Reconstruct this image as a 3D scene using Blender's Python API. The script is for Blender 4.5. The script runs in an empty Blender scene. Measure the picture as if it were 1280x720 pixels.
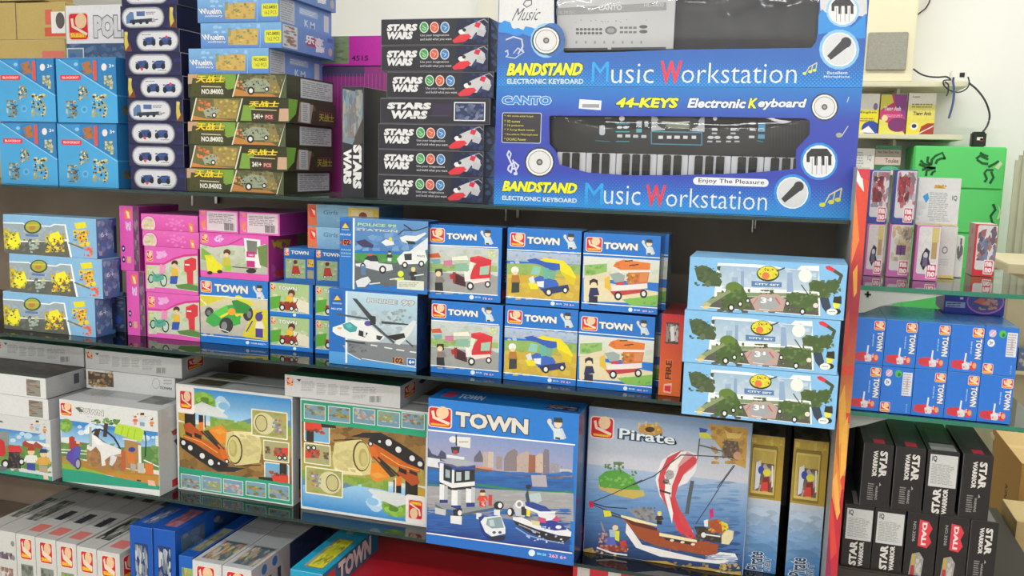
import bpy, math, random
import numpy as np
from mathutils import Matrix, Vector, geometry
R = math.radians
scene = bpy.context.scene
COL = scene.collection

# ------------------------------------------------------------------ camera
CAMZ = 1.5
FPX, YAW, PITCH, ROLL = 1130.2, .29226, .13754, -.02835
cy_, sy_ = math.cos(YAW), math.sin(YAW); cp_, sp_ = math.cos(PITCH), math.sin(PITCH)
fwd = np.array([-sy_*cp_, cy_*cp_, -sp_]); rgt = np.array([cy_, sy_, 0.0]); dwn = np.cross(fwd, rgt)
cr_, sr_ = math.cos(ROLL), math.sin(ROLL)
CM = np.array([rgt*cr_+dwn*sr_, -rgt*sr_+dwn*cr_, fwd])
cam = bpy.data.cameras.new('camera'); camo = bpy.data.objects.new('camera', cam); COL.objects.link(camo)
m3 = Matrix([list(CM[0]), list(-CM[1]), list(-CM[2])]).transposed().to_4x4()
m3.translation = Vector((0, 0, CAMZ)); camo.matrix_world = m3
cam.sensor_width = 36; cam.lens = FPX/1280*36; cam.clip_start = .05
scene.camera = camo

# ------------------------------------------------------------------ light and exposure
w = bpy.data.worlds.new('store_ambient'); scene.world = w; w.use_nodes = True
w.node_tree.nodes['Background'].inputs[0].default_value = (.86, .92, 1, 1)
w.node_tree.nodes['Background'].inputs[1].default_value = .35
def area(name, loc, sx, sy, power, rot=(0, 0, 0), col=(1, .98, .95)):
    l = bpy.data.lights.new(name, 'AREA'); l.shape = 'RECTANGLE'; l.size = sx; l.size_y = sy
    l.energy = power; l.color = col
    o = bpy.data.objects.new(name, l); o.location = loc; o.rotation_euler = rot; COL.objects.link(o); return o
LIGHTS = [(x, y, 2.96) for y in (.45, -1.1, -2.6) for x in (-1.9, -.3, 1.3)]+[(-1.6, 3.3, 2.96), (.2, 3.3, 2.96), (1.7, 3.3, 2.96)]  # the row farthest behind the camera is added fill for the shelf interior
for i, (x, y, z) in enumerate(LIGHTS):
    area('ceiling_tube_light', (x, y, z), 1.2, .12, 26 if y > 3 else 21 if y > 0 else 34 if y > -2 else 48)
vs = scene.view_settings
vs.view_transform = 'Standard'; vs.look = 'None'; vs.exposure = -0.82; vs.gamma = 1; vs.use_curve_mapping = False

# ------------------------------------------------------------------ pixel helpers (1280x720)
def ray(x, y): return CM.T @ np.array([(x-640)/FPX, (y-360)/FPX, 1.0])
def on_y(x, y, Y):
    r = ray(x, y); r = r*Y/r[1]; return np.array([r[0], r[1], r[2]+CAMZ])
def on_z(x, y, z):
    r = ray(x, y); r = r*(z-CAMZ)/r[2]; return np.array([r[0], r[1], r[2]+CAMZ])
def proj(p):
    q = CM @ (np.array(p)-[0, 0, CAMZ]); return (640+FPX*q[0]/q[2], 360+FPX*q[1]/q[2])

# ------------------------------------------------------------------ colours and materials
def lin(c):
    return tuple(v/12.92 if v <= .04045 else ((v+.055)/1.055)**2.4 for v in c)
def hx(s):
    if len(s) == 3: s = ''.join(a*2 for a in s)
    return tuple(int(s[i:i+2], 16)/255 for i in (0, 2, 4))
def hl(s): return lin(hx(s))
def mix(a, b, t): return tuple(a[i]*(1-t)+b[i]*t for i in range(3))
def newmat(name):
    m = bpy.data.materials.new(name); m.use_nodes = True
    nt = m.node_tree; return m, nt, nt.nodes['Principled BSDF']
def print_mat(name, rough=.38, spec=.4, coat=.0, bump=.06, scale=22):
    m, nt, b = newmat(name)
    at = nt.nodes.new('ShaderNodeAttribute'); at.attribute_name = 'Col'
    tc = nt.nodes.new('ShaderNodeTexCoord')
    no = nt.nodes.new('ShaderNodeTexNoise'); no.inputs['Scale'].default_value = scale; no.inputs['Detail'].default_value = 4
    nt.links.new(tc.outputs['Object'], no.inputs['Vector'])
    bm = nt.nodes.new('ShaderNodeBump'); bm.inputs['Strength'].default_value = bump; bm.inputs['Distance'].default_value = .01
    nt.links.new(no.outputs['Fac'], bm.inputs['Height']); nt.links.new(bm.outputs['Normal'], b.inputs['Normal'])
    n2 = nt.nodes.new('ShaderNodeTexNoise'); n2.inputs['Scale'].default_value = 160; n2.inputs['Detail'].default_value = 2
    nt.links.new(tc.outputs['Object'], n2.inputs['Vector'])
    mr = nt.nodes.new('ShaderNodeMapRange'); mr.inputs['From Min'].default_value = .3; mr.inputs['From Max'].default_value = .7
    mr.inputs['To Min'].default_value = .955; mr.inputs['To Max'].default_value = 1.03
    nt.links.new(n2.outputs['Fac'], mr.inputs['Value'])
    mx = nt.nodes.new('ShaderNodeVectorMath'); mx.operation = 'SCALE'
    nt.links.new(at.outputs['Color'], mx.inputs[0]); nt.links.new(mr.outputs['Result'], mx.inputs['Scale'])
    nt.links.new(mx.outputs['Vector'], b.inputs['Base Color'])
    b.inputs['Roughness'].default_value = rough; b.inputs['Specular IOR Level'].default_value = spec
    b.inputs['Coat Weight'].default_value = coat; b.inputs['Coat Roughness'].default_value = .12
    return m
PRINT = print_mat('printed_card'); GLOSSY = print_mat('shrink_wrapped_card', .25, .5, .25, .12, 14)
KRAFT = print_mat('kraft_cardboard', .8, .2, 0, .05, 60)
def plain(name, c, rough=.5, metal=0, spec=.4, noise=.08, scale=8, bump=0, bscale=60):
    m, nt, b = newmat(name); c = hl(c)
    tc = nt.nodes.new('ShaderNodeTexCoord'); no = nt.nodes.new('ShaderNodeTexNoise')
    no.inputs['Scale'].default_value = scale; no.inputs['Detail'].default_value = 5
    nt.links.new(tc.outputs['Object'], no.inputs['Vector'])
    rp = nt.nodes.new('ShaderNodeValToRGB')
    rp.color_ramp.elements[0].position = .3; rp.color_ramp.elements[1].position = .7
    rp.color_ramp.elements[0].color = (*[v*(1-noise) for v in c], 1); rp.color_ramp.elements[1].color = (*[min(1, v*(1+noise)) for v in c], 1)
    nt.links.new(no.outputs['Fac'], rp.inputs['Fac']); nt.links.new(rp.outputs['Color'], b.inputs['Base Color'])
    b.inputs['Roughness'].default_value = rough; b.inputs['Metallic'].default_value = metal; b.inputs['Specular IOR Level'].default_value = spec
    if bump:
        n2 = nt.nodes.new('ShaderNodeTexNoise'); n2.inputs['Scale'].default_value = bscale
        nt.links.new(tc.outputs['Object'], n2.inputs['Vector'])
        bm = nt.nodes.new('ShaderNodeBump'); bm.inputs['Strength'].default_value = bump; bm.inputs['Distance'].default_value = .005
        nt.links.new(n2.outputs['Fac'], bm.inputs['Height']); nt.links.new(bm.outputs['Normal'], b.inputs['Normal'])
    return m
def clear_mat(name, tint, refl=.5, rough=.03, bump=0, base=.06):
    m = bpy.data.materials.new(name); m.use_nodes = True; nt = m.node_tree; nt.nodes.clear()
    out = nt.nodes.new('ShaderNodeOutputMaterial'); mx = nt.nodes.new('ShaderNodeMixShader')
    tr = nt.nodes.new('ShaderNodeBsdfTransparent'); tr.inputs[0].default_value = (*tint, 1)
    gl = nt.nodes.new('ShaderNodeBsdfGlossy'); gl.inputs['Roughness'].default_value = rough
    fr = nt.nodes.new('ShaderNodeFresnel'); fr.inputs[0].default_value = 1.5
    ma = nt.nodes.new('ShaderNodeMath'); ma.operation = 'MULTIPLY_ADD'; ma.inputs[1].default_value = refl; ma.inputs[2].default_value = base
    nt.links.new(fr.outputs[0], ma.inputs[0]); nt.links.new(ma.outputs[0], mx.inputs[0])
    nt.links.new(tr.outputs[0], mx.inputs[1]); nt.links.new(gl.outputs[0], mx.inputs[2]); nt.links.new(mx.outputs[0], out.inputs[0])
    if bump:
        no = nt.nodes.new('ShaderNodeTexNoise'); no.inputs['Scale'].default_value = 16; no.inputs['Detail'].default_value = 1
        tc = nt.nodes.new('ShaderNodeTexCoord'); nt.links.new(tc.outputs['Object'], no.inputs['Vector'])
        bm = nt.nodes.new('ShaderNodeBump'); bm.inputs['Strength'].default_value = bump; bm.inputs['Distance'].default_value = .01
        nt.links.new(no.outputs['Fac'], bm.inputs['Height']); nt.links.new(bm.outputs['Normal'], gl.inputs['Normal'])
        nt.links.new(bm.outputs['Normal'], fr.inputs['Normal'])
    return m

# ------------------------------------------------------------------ object helpers
def link(name, me, parent=None, mat=None):
    o = bpy.data.objects.new(name, me); COL.objects.link(o)
    if parent is not None: o.parent = parent
    if mat is not None: me.materials.append(mat)
    return o
def thing(name, label, cat, loc=(0, 0, 0), rz=0, group=None):
    o = bpy.data.objects.new(name, None); COL.objects.link(o); o.empty_display_size = .05
    o.location = loc; o.rotation_euler = (0, 0, rz); o['label'] = label; o['category'] = cat
    if group: o['group'] = group
    return o
def tag(o, label, cat, group=None):
    o['label'] = label; o['category'] = cat
    if group: o['group'] = group
    return o
def struct(o): o['kind'] = 'structure'; return o
def mesh_cols(name, verts, faces, cols):
    me = bpy.data.meshes.new(name); me.from_pydata([tuple(v) for v in verts], [], faces)
    ca = me.color_attributes.new('Col', 'FLOAT_COLOR', 'CORNER'); buf = []
    for f, c in zip(faces, cols):
        if isinstance(c[0], (tuple, list)):
            for k in range(len(f)): buf += [*c[k], 1]
        else: buf += [*c, 1]*len(f)
    ca.data.foreach_set('color', buf); me.update(); return me
class MB:
    """collects boxes, prisms and tubes into one mesh"""
    def __init__(s): s.v = []; s.f = []
    def box(s, x0, y0, z0, x1, y1, z1):
        b = len(s.v)
        s.v += [(x, y, z) for z in (z0, z1) for y in (y0, y1) for x in (x0, x1)]
        s.f += [tuple(b+i for i in q) for q in ((0, 2, 3, 1), (4, 5, 7, 6), (0, 1, 5, 4), (2, 6, 7, 3), (0, 4, 6, 2), (1, 3, 7, 5))]; return s
    def prism(s, pts, y0, y1):      # pts in xz, front at y0
        b = len(s.v); n = len(pts)
        s.v += [(x, y0, z) for x, z in pts]+[(x, y1, z) for x, z in pts]
        for tri in geometry.tessellate_polygon([[Vector((x, z, 0)) for x, z in pts]]):
            s.f += [(b+tri[0], b+tri[1], b+tri[2]), (b+n+tri[2], b+n+tri[1], b+n+tri[0])]
        for i in range(n):
            j = (i+1) % n; s.f.append((b+i, b+n+i, b+n+j, b+j))
        return s
    def prism_z(s, pts, z0, z1):      # pts in xy
        b = len(s.v); n = len(pts)
        s.v += [(x, y, z0) for x, y in pts]+[(x, y, z1) for x, y in pts]
        s.f += [tuple(b+n-1-i for i in range(n)), tuple(b+n+i for i in range(n))]
        for i in range(n):
            j = (i+1) % n; s.f.append((b+i, b+j, b+n+j, b+n+i))
        return s
    def tube(s, pts, r, n=8):
        P = [Vector(p) for p in pts]; b = len(s.v); up = Vector((.13, .2, 1)).normalized()
        for i, p in enumerate(P):
            t = (P[min(i+1, len(P)-1)]-P[max(i-1, 0)]).normalized(); a = t.cross(up).normalized(); c = t.cross(a)
            for k in range(n):
                an = 2*math.pi*k/n; s.v.append(tuple(p+(a*math.cos(an)+c*math.sin(an))*r))
        for i in range(len(P)-1):
            for k in range(n):
                k2 = (k+1) % n; s.f.append((b+i*n+k, b+i*n+k2, b+(i+1)*n+k2, b+(i+1)*n+k))
        s.f += [tuple(b+n-1-k for k in range(n)), tuple(b+(len(P)-1)*n+k for k in range(n))]; return s
    def build(s, name, mat, parent=None, bev=0):
        me = bpy.data.meshes.new(name); me.from_pydata(s.v, [], s.f); me.update()
        import bmesh
        bm = bmesh.new(); bm.from_mesh(me); bmesh.ops.recalc_face_normals(bm, faces=bm.faces)
        if bev: bmesh.ops.bevel(bm, geom=bm.edges[:], offset=bev, segments=2, affect='EDGES', clamp_overlap=True)
        bm.to_mesh(me); bm.free()
        return link(name, me, parent, mat)

# ------------------------------------------------------------------ lettering cache
_T = {}
def glyphs(s, bold):
    k = (s, bold)
    if k not in _T:
        c = bpy.data.curves.new('lettering', 'FONT'); c.body = s; c.offset = bold; c.resolution_u = 2; c.fill_mode = 'FRONT'
        o = bpy.data.objects.new('lettering', c); COL.objects.link(o)
        bpy.context.view_layer.update()
        me = bpy.data.meshes.new_from_object(o.evaluated_get(bpy.context.evaluated_depsgraph_get()))
        v = np.array([tuple(p.co)[:2] for p in me.vertices]) if len(me.vertices) else np.zeros((1, 2))
        f = [tuple(p.vertices) for p in me.polygons]
        bpy.data.objects.remove(o); bpy.data.curves.remove(c); bpy.data.meshes.remove(me)
        _T[k] = (v, f)
    return _T[k]

# ------------------------------------------------------------------ flat printed artwork as coloured polygons
def homog(src, dst):
    A = []; B = []
    for (x, y), (u, v) in zip(src, dst):
        A += [[x, y, 1, 0, 0, 0, -u*x, -u*y], [0, 0, 0, x, y, 1, -v*x, -v*y]]; B += [u, v]
    h = np.linalg.solve(np.array(A, float), np.array(B, float)); return np.append(h, 1).reshape(3, 3)
EPS = 1.4e-5
class Art:
    def __init__(s, w, h, quad=None):
        s.w = w; s.h = h; s.V = []; s.F = []; s.C = []; s.bb = []; s.fr = (0, 0, 1)
        s.H = homog(quad or [(0, 0), (100, 0), (100, 100), (0, 100)], [(0, 0), (1, 0), (1, 1), (0, 1)])
        s.flip = False
    def m(s, x, y, clamp=True):
        ox, oy, sc = s.fr; q = s.H @ np.array([ox+x/sc, oy+y/sc, 1]); u, v = q[0]/q[2], q[1]/q[2]
        if s.flip: u, v = 1-u, 1-v
        if clamp: u = min(max(u, .002), .998); v = min(max(v, .002), .998)
        return (u*s.w, (1-v)*s.h)
    def add(s, pts, c, faces=None):
        b = len(s.V); xs = [p[0] for p in pts]; zs = [p[1] for p in pts]; bb = (min(xs), max(xs), min(zs), max(zs)); k = 4
        if s.bb:      # lie just above the highest earlier shape this one overlaps
            B = np.array(s.bb); hit = (B[:, 0] < bb[1]) & (B[:, 1] > bb[0]) & (B[:, 2] < bb[3]) & (B[:, 3] > bb[2])
            if hit.any(): k = int(B[hit, 4].max())+1
        s.bb.append((*bb, k))
        s.V += [(p[0], -k*EPS, p[1]) for p in pts]
        for f in (faces or [tuple(range(len(pts)))]):
            s.F.append(tuple(b+i for i in f)); s.C.append(c)
    def rect(s, x0, y0, x1, y1, c):
        a = s.m(x0, y0); b = s.m(x1, y1); s.add([(a[0], b[1]), (b[0], b[1]), (b[0], a[1]), (a[0], a[1])], c)
    def rrect(s, x0, y0, x1, y1, rad, c):
        a = s.m(x0, y0); b = s.m(x1, y1); X0, X1 = sorted((a[0], b[0])); Z0, Z1 = sorted((a[1], b[1]))
        r = rad*min(X1-X0, Z1-Z0); P = []
        for cx, cz, a0 in ((X1-r, Z1-r, 0), (X0+r, Z1-r, 90), (X0+r, Z0+r, 180), (X1-r, Z0+r, 270)):
            for t in (0, 22.5, 45, 67.5, 90): P.append((cx+r*math.cos(R(a0+t)), cz+r*math.sin(R(a0+t))))
        s.add(P, c)
    def ell(s, cx, cy, rx, ry, c, rot=0, n=18):
        cr, sr = math.cos(R(rot)), math.sin(R(rot)); P = []
        for i in range(n):
            a = 2*math.pi*i/n; x = rx*math.cos(a); y = ry*math.sin(a); P.append(s.m(cx+x*cr-y*sr, cy+x*sr+y*cr))
        s.add(P, c)
    def poly(s, xy, c): s.add([s.m(xy[i], xy[i+1]) for i in range(0, len(xy)-1, 2)], c)
    def line(s, wd, xy, c):
        P = [(xy[i], xy[i+1]) for i in range(0, len(xy)-1, 2)]
        for (x0, y0), (x1, y1) in zip(P, P[1:]):
            L = math.hypot(x1-x0, y1-y0) or 1; nx, ny = -(y1-y0)/L*wd/2, (x1-x0)/L*wd/2; ex, ey = (x1-x0)/L*wd*.2, (y1-y0)/L*wd*.2
            s.add([s.m(x0-ex+nx, y0-ey+ny), s.m(x1+ex+nx, y1+ey+ny), s.m(x1+ex-nx, y1+ey-ny), s.m(x0-ex-nx, y0-ey-ny)], c)
    def text(s, x0, y0, x1, y1, bold, slant, st, c, oc=None, mode='t'):
        a = s.m(x0, y0); b = s.m(x1, y1)
        base, _ = glyphs(st, bold); mn = base.min(0); mx = base.max(0); d = np.maximum(mx-mn, 1e-6)
        bold = round(bold*.95, 4); sh = slant*2*abs(a[1]-b[1])/max(abs(b[0]-a[0]), 1e-6)
        for bb, cc in (([(round(bold+.042, 4), oc)] if oc else [])+[(bold, c)]):
            v, f = glyphs(st, bb); q = (v-mn)/d
            if mode == 't': X = q[:, 0]+sh*q[:, 1]; Y = q[:, 1]; X = X/(1+abs(sh)); P = np.stack([a[0]+X*(b[0]-a[0]), b[1]+Y*(a[1]-b[1])], 1)
            elif mode == 'v': P = np.stack([a[0]+q[:, 1]*(b[0]-a[0]), a[1]+q[:, 0]*(b[1]-a[1])], 1)      # reads downwards
            else: P = np.stack([b[0]-q[:, 1]*(b[0]-a[0]), b[1]+q[:, 0]*(a[1]-b[1])], 1)                  # reads upwards
            P[:, 0] = np.clip(P[:, 0], 0, s.w); P[:, 1] = np.clip(P[:, 1], 0, s.h)
            s.add([tuple(p) for p in P], cc, f)
    def logo(s, x0, y0, x1, y1):
        W, Hh = x1-x0, y1-y0
        def q(u, v): return x0+W*u, y0+Hh*v
        s.rrect(*q(-.06, -.05), *q(1.06, 1.05), .16, hl('e8d8d4')); s.rrect(x0, y0, x1, y1, .14, hl('d4222c'))
        s.rect(*q(.05, .74), *q(.9, .93), hl('f08a20'))
        s.add([s.m(*q(.62+.3*math.cos(a), .28+.3*math.sin(a))) for a in [i*.45 for i in range(14)]], hl('ecc8a0'))
        s.line(W*.13, [*q(.16, .2), *q(.22, .5), *q(.6, .66), *q(.92, .8)], hl('f0dcc8'))
        s.text(*q(.1, .76), *q(.78, .92), .02, 0, 'Sluban', hl('f8e040'))
    def run(s, src):
        for ln in src.strip().split('\n'):
            t = ln.split(); 
            if not t: continue
            o = t[0]
            if o == 'f': s.fr = tuple(float(v) for v in t[1:4])
            elif o == 'r': s.rect(*map(float, t[2:6]), hl(t[1]))
            elif o == 'o': s.rrect(*map(float, t[2:7]), hl(t[1]))
            elif o == 'e': s.ell(*map(float, t[2:6]), hl(t[1]), float(t[6]) if len(t) > 6 else 0)
            elif o == 'p': s.poly([float(v) for v in t[2:]], hl(t[1]))
            elif o == 'l': s.line(float(t[2]), [float(v) for v in t[3:]], hl(t[1]))
            elif o == 'g':
                x0, y0, x1, y1 = map(float, t[3:7]); a = s.m(x0, y0); b = s.m(x1, y1); c1, c2 = hl(t[1]), hl(t[2])
                s.add([(a[0], b[1]), (b[0], b[1]), (b[0], a[1]), (a[0], a[1])], (c2, c2, c1, c1))
            elif o == 'G':      # vertical gradient band in percent of the face
                u0, v0, u1, v1 = (float(v)/100 for v in t[3:7]); c1, c2 = hl(t[1]), hl(t[2]); W_, H_ = s.w, s.h
                s.add([(u0*W_, (1-v1)*H_), (u1*W_, (1-v1)*H_), (u1*W_, (1-v0)*H_), (u0*W_, (1-v0)*H_)], (c2, c2, c1, c1))
            elif o in 'tvV': s.text(*map(float, t[3:7]), float(t[7]), float(t[8]), ' '.join(t[9:]), hl(t[1]), None if t[2] == '-' else hl(t[2]), o)
            elif o == 'logo': s.logo(*map(float, t[1:5]))
            elif o == 'b':      # random chips of colour: n size seed x0 y0 x1 y1 colours
                n, sz, seed = int(t[1]), float(t[2]), int(t[3]); x0, y0, x1, y1 = map(float, t[4:8]); rd = random.Random(seed); cs = [hl(c) for c in t[8:]]; av = tuple(sum(c[i] for c in cs)/len(cs) for i in range(3)); cs = [mix(c, av, .5) for c in cs]; n = int(n*1.6); sz *= .72
                for _ in range(n):
                    cx = rd.uniform(x0, x1); cy = rd.uniform(y0, y1); a0 = rd.uniform(0, 6.3); m = rd.randint(4, 6)
                    s.add([s.m(min(max(cx+sz*rd.uniform(.5, 1.1)*math.cos(a0+6.283*i/m), x0), x1), min(max(cy+sz*rd.uniform(.4, .9)*math.sin(a0+6.283*i/m), y0), y1)) for i in range(m)], rd.choice(cs))
            elif o == 's':      # soft streaks following a vertical gradient: n size seed x0 y0 x1 y1 colours
                n, sz, seed = int(t[1]), float(t[2]), int(t[3]); x0, y0, x1, y1 = map(float, t[4:8]); rd = random.Random(seed); cs = [hl(c) for c in t[8:]]
                for _ in range(n):
                    u = rd.random(); cx = rd.uniform(x0, x1); cy = y0+(y1-y0)*u; L = sz*rd.uniform(.8, 2.2); H = sz*rd.uniform(.06, .2); p = u*(len(cs)-1); i = min(int(p), len(cs)-2)
                    c = mix(cs[i], cs[i+1], p-i); j = rd.uniform(.86, 1.18); c = tuple(min(1, v*j) for v in c); xa, xb = max(cx-L, x0), min(cx+L, x1)
                    s.add([s.m(xa, cy), s.m(xa*.7+xb*.3, cy-H), s.m(xa*.3+xb*.7, cy-H), s.m(xb, cy), s.m(xa*.4+xb*.6, cy+H)], c)
            elif o == 'k':      # clouds or leaves as small discs: n size seed x0 y0 x1 y1 colours
                n, sz, seed = int(t[1]), float(t[2]), int(t[3]); x0, y0, x1, y1 = map(float, t[4:8]); rd = random.Random(seed); cs = [hl(c) for c in t[8:]]
                for _ in range(n):
                    r_ = sz*rd.uniform(.4, 1); a_ = rd.uniform(0, 6.28); q_ = rd.random()**.6
                    s.ell((x0+x1)/2+math.cos(a_)*q_*max(0, (x1-x0)/2-r_), (y0+y1)/2+math.sin(a_)*q_*max(0, (y1-y0)/2-r_*.8), r_, r_*.75, rd.choice(cs), 0, 9)
            elif o == 'q':      # rows of fine print
                c = hl(t[1]); n = int(t[2]); x0, y0, x1, y1 = map(float, t[3:7]); rd = random.Random(n*7+int(x0))
                for i in range(n):
                    y = y0+(y1-y0)*(i+.5)/n; hh = (y1-y0)/n*.24; x = x0; xe = x1-(x1-x0)*rd.uniform(0, .25)
                    while x < xe:
                        x2 = min(x+(x1-x0)*rd.uniform(.08, .3), xe); s.poly([x, y-hh, x2, y-hh, x2, y+hh, x, y+hh], c); x = x2+(x1-x0)*.03
            elif o == 'bar':
                x0, y0, x1, y1 = map(float, t[1:5]); rd = random.Random(5); n = 13
                for i in range(n):
                    x = x0+(x1-x0)*i/n; s.rect(x, y0, x+(x1-x0)/n*rd.uniform(.3, .75), y1, hl('222'))
            elif o == 'cop':    # waving policeman: cx cy size
                x, y, z = map(float, t[1:4])
                s.ell(x-.62*z, y-.35*z, .16*z, .2*z, hl('e8d0b0')); s.line(.22*z, [x-.6*z, y-.2*z, x-.25*z, y+.3*z], hl('d0dce4'))
                s.poly([x-.35*z, y+.15*z, x+.3*z, y+.15*z, x+.45*z, y+.95*z, x-.3*z, y+.95*z], hl('cfdbe2'))
                s.line(.2*z, [x+.25*z, y+.25*z, x+.5*z, y+.85*z], hl('c4d0d8')); s.ell(x, y-.2*z, .3*z, .33*z, hl('ead2b4'))
                s.poly([x-.32*z, y-.3*z, x-.28*z, y-.65*z, x+.3*z, y-.62*z, x+.36*z, y-.25*z], hl('2c3a3c')); s.rect(x-.2*z, y+.78*z, x+.15*z, y+.95*z, hl('20282c'))
            elif o == 'fig':    # toy figure: cx top height hair torso legs
                x, y, z = map(float, t[1:4]); hc, tcx, lg = (hl(v) for v in t[4:7])
                s.ell(x, y+.2*z, .15*z, .15*z, hl('e8c89c')); s.poly([x-.17*z, y+.16*z, x-.12*z, y, x+.12*z, y, x+.17*z, y+.16*z], hc)
                s.poly([x-.16*z, y+.34*z, x+.16*z, y+.34*z, x+.2*z, y+.66*z, x-.2*z, y+.66*z], tcx); s.line(.1*z, [x-.18*z, y+.38*z, x-.27*z, y+.6*z], tcx)
                s.line(.1*z, [x+.18*z, y+.38*z, x+.27*z, y+.6*z], tcx); s.rect(x-.18*z, y+.66*z, x+.18*z, y+z, lg)
            elif o == 'wh':     # wheel cx cy r
                x, y, z = map(float, t[1:4]); s.ell(x, y, z, z*1.15, hl('26262a')); s.ell(x, y, z*.55, z*.65, hl('e4e4e4'))
            else: raise ValueError(ln)
        return s
    def build(s, name, parent, face, dims, mat):
        w, d, h = dims
        if face == 'F': M = Matrix.Translation((-w/2, -d/2, 0))
        elif face == 'R': M = Matrix.Translation((w/2, -d/2, 0)) @ Matrix.Rotation(R(90), 4, 'Z')
        elif face == 'L': M = Matrix.Translation((-w/2, d/2, 0)) @ Matrix.Rotation(R(-90), 4, 'Z')
        else: M = Matrix.Translation((-w/2, -d/2, h)) @ Matrix.Rotation(R(-90), 4, 'X')
        me = mesh_cols(name, [M @ Vector(v) for v in s.V], s.F, s.C); o = link(name, me, parent, mat); return o

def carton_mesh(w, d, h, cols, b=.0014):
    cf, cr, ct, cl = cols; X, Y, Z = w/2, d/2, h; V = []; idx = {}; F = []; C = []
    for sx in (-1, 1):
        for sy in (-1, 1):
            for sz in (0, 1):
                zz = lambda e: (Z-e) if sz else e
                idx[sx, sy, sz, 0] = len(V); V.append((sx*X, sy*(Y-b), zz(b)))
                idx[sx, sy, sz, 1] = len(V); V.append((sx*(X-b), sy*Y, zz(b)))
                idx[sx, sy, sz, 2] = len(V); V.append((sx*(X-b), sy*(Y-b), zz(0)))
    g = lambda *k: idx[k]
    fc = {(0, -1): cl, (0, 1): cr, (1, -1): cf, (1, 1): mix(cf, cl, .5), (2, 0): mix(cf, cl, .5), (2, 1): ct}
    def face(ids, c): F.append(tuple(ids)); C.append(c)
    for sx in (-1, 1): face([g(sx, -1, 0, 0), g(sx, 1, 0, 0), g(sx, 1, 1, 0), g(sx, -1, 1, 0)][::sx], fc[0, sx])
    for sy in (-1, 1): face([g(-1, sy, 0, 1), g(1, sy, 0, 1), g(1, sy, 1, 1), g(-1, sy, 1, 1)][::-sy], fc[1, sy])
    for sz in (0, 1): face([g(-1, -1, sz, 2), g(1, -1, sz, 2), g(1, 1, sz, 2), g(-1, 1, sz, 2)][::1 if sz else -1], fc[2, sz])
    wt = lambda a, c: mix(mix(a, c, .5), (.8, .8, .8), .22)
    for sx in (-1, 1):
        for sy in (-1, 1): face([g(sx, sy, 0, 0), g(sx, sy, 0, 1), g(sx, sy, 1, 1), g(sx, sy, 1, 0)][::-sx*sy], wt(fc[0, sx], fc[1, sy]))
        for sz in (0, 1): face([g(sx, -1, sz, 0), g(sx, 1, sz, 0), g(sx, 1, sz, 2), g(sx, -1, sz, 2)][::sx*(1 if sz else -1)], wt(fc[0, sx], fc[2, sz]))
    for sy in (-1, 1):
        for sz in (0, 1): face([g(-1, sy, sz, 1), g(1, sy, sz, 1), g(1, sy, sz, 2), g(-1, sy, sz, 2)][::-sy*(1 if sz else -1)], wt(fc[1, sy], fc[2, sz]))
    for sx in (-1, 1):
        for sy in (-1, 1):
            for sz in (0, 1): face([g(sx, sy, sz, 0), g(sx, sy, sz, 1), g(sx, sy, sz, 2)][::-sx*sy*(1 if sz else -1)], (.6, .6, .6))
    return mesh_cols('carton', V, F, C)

def place(bl, br=None, tr=None, Y=None, z0=None, w=None, h=None, yaw=0, right=False):
    """size and base corner of a box from the pixels of its front corners; Y: front plane, z0: the surface it stands on"""
    if Y is None: Y = on_z(*(bl or br), z0)[1]
    if right:       # anchored at its right front corner
        p1 = on_y(*br, Y); x0 = p1[0]-w; 
    else:
        p0 = on_y(*bl, Y); x0 = p0[0]
        if w is None:
            if yaw == 0: w = on_y(*br, Y)[0]-x0
            else:
                lo, hi = .01, 2
                for _ in range(50):
                    md = (lo+hi)/2; q = proj((x0+md*math.cos(yaw), Y+md*math.sin(yaw), z0))
                    if q[0] < br[0]: lo = md
                    else: hi = md
                w = lo
    if h is None:
        yr = Y+w*math.sin(yaw); h = on_y(*tr, yr)[2]-z0
    return x0, Y, z0, w, h
def face_quad(root_loc, yaw, w, d, h, face='F'):
    def P(x, y, z):
        return proj((root_loc[0]+x*math.cos(yaw)-y*math.sin(yaw), root_loc[1]+x*math.sin(yaw)+y*math.cos(yaw), root_loc[2]+z))
    X, D = w/2, d/2
    if face == 'F': c = [(-X, -D, h), (X, -D, h), (X, -D, 0), (-X, -D, 0)]
    elif face == 'R': c = [(X, -D, h), (X, D, h), (X, D, 0), (X, -D, 0)]
    elif face == 'L': c = [(-X, D, h), (-X, -D, h), (-X, -D, 0), (-X, D, 0)]
    else: c = [(-X, D, h), (X, D, h), (X, -D, h), (-X, -D, h)]
    return [P(*q) for q in c]
PN = {'F': 'front_print', 'R': 'side_print', 'L': 'side_print', 'T': 'top_print'}
def box(name, label, pl, d, cols, arts={}, cat='toy box', group=None, yaw=0, mat=None, flip=''):
    """cols: front right top left. arts: face -> text (percent) or ('px', text) in photograph pixels"""
    x0, Y, z0, w, h = pl; mat = mat or PRINT
    cx = x0+w/2*math.cos(yaw)-d/2*math.sin(yaw); cy = Y+w/2*math.sin(yaw)+d/2*math.cos(yaw)
    t = thing(name, label, cat, (cx, cy, z0), yaw, group)
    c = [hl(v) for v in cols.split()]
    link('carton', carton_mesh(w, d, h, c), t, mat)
    for fc, src in arts.items():
        W, Hh = {'F': (w, h), 'R': (d, h), 'L': (d, h), 'T': (w, d)}[fc]
        px = isinstance(src, tuple)
        a = Art(W, Hh, face_quad((cx, cy, z0), yaw, w, d, h, fc) if px else None); a.flip = fc in flip
        a.run(src[1] if px else src).build(PN[fc], t, fc, (w, d, h), mat)
    t['_d'] = (w, d, h); del t['_d']
    DIM[t.name] = (w, d, h); return t
DIM = {}
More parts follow.
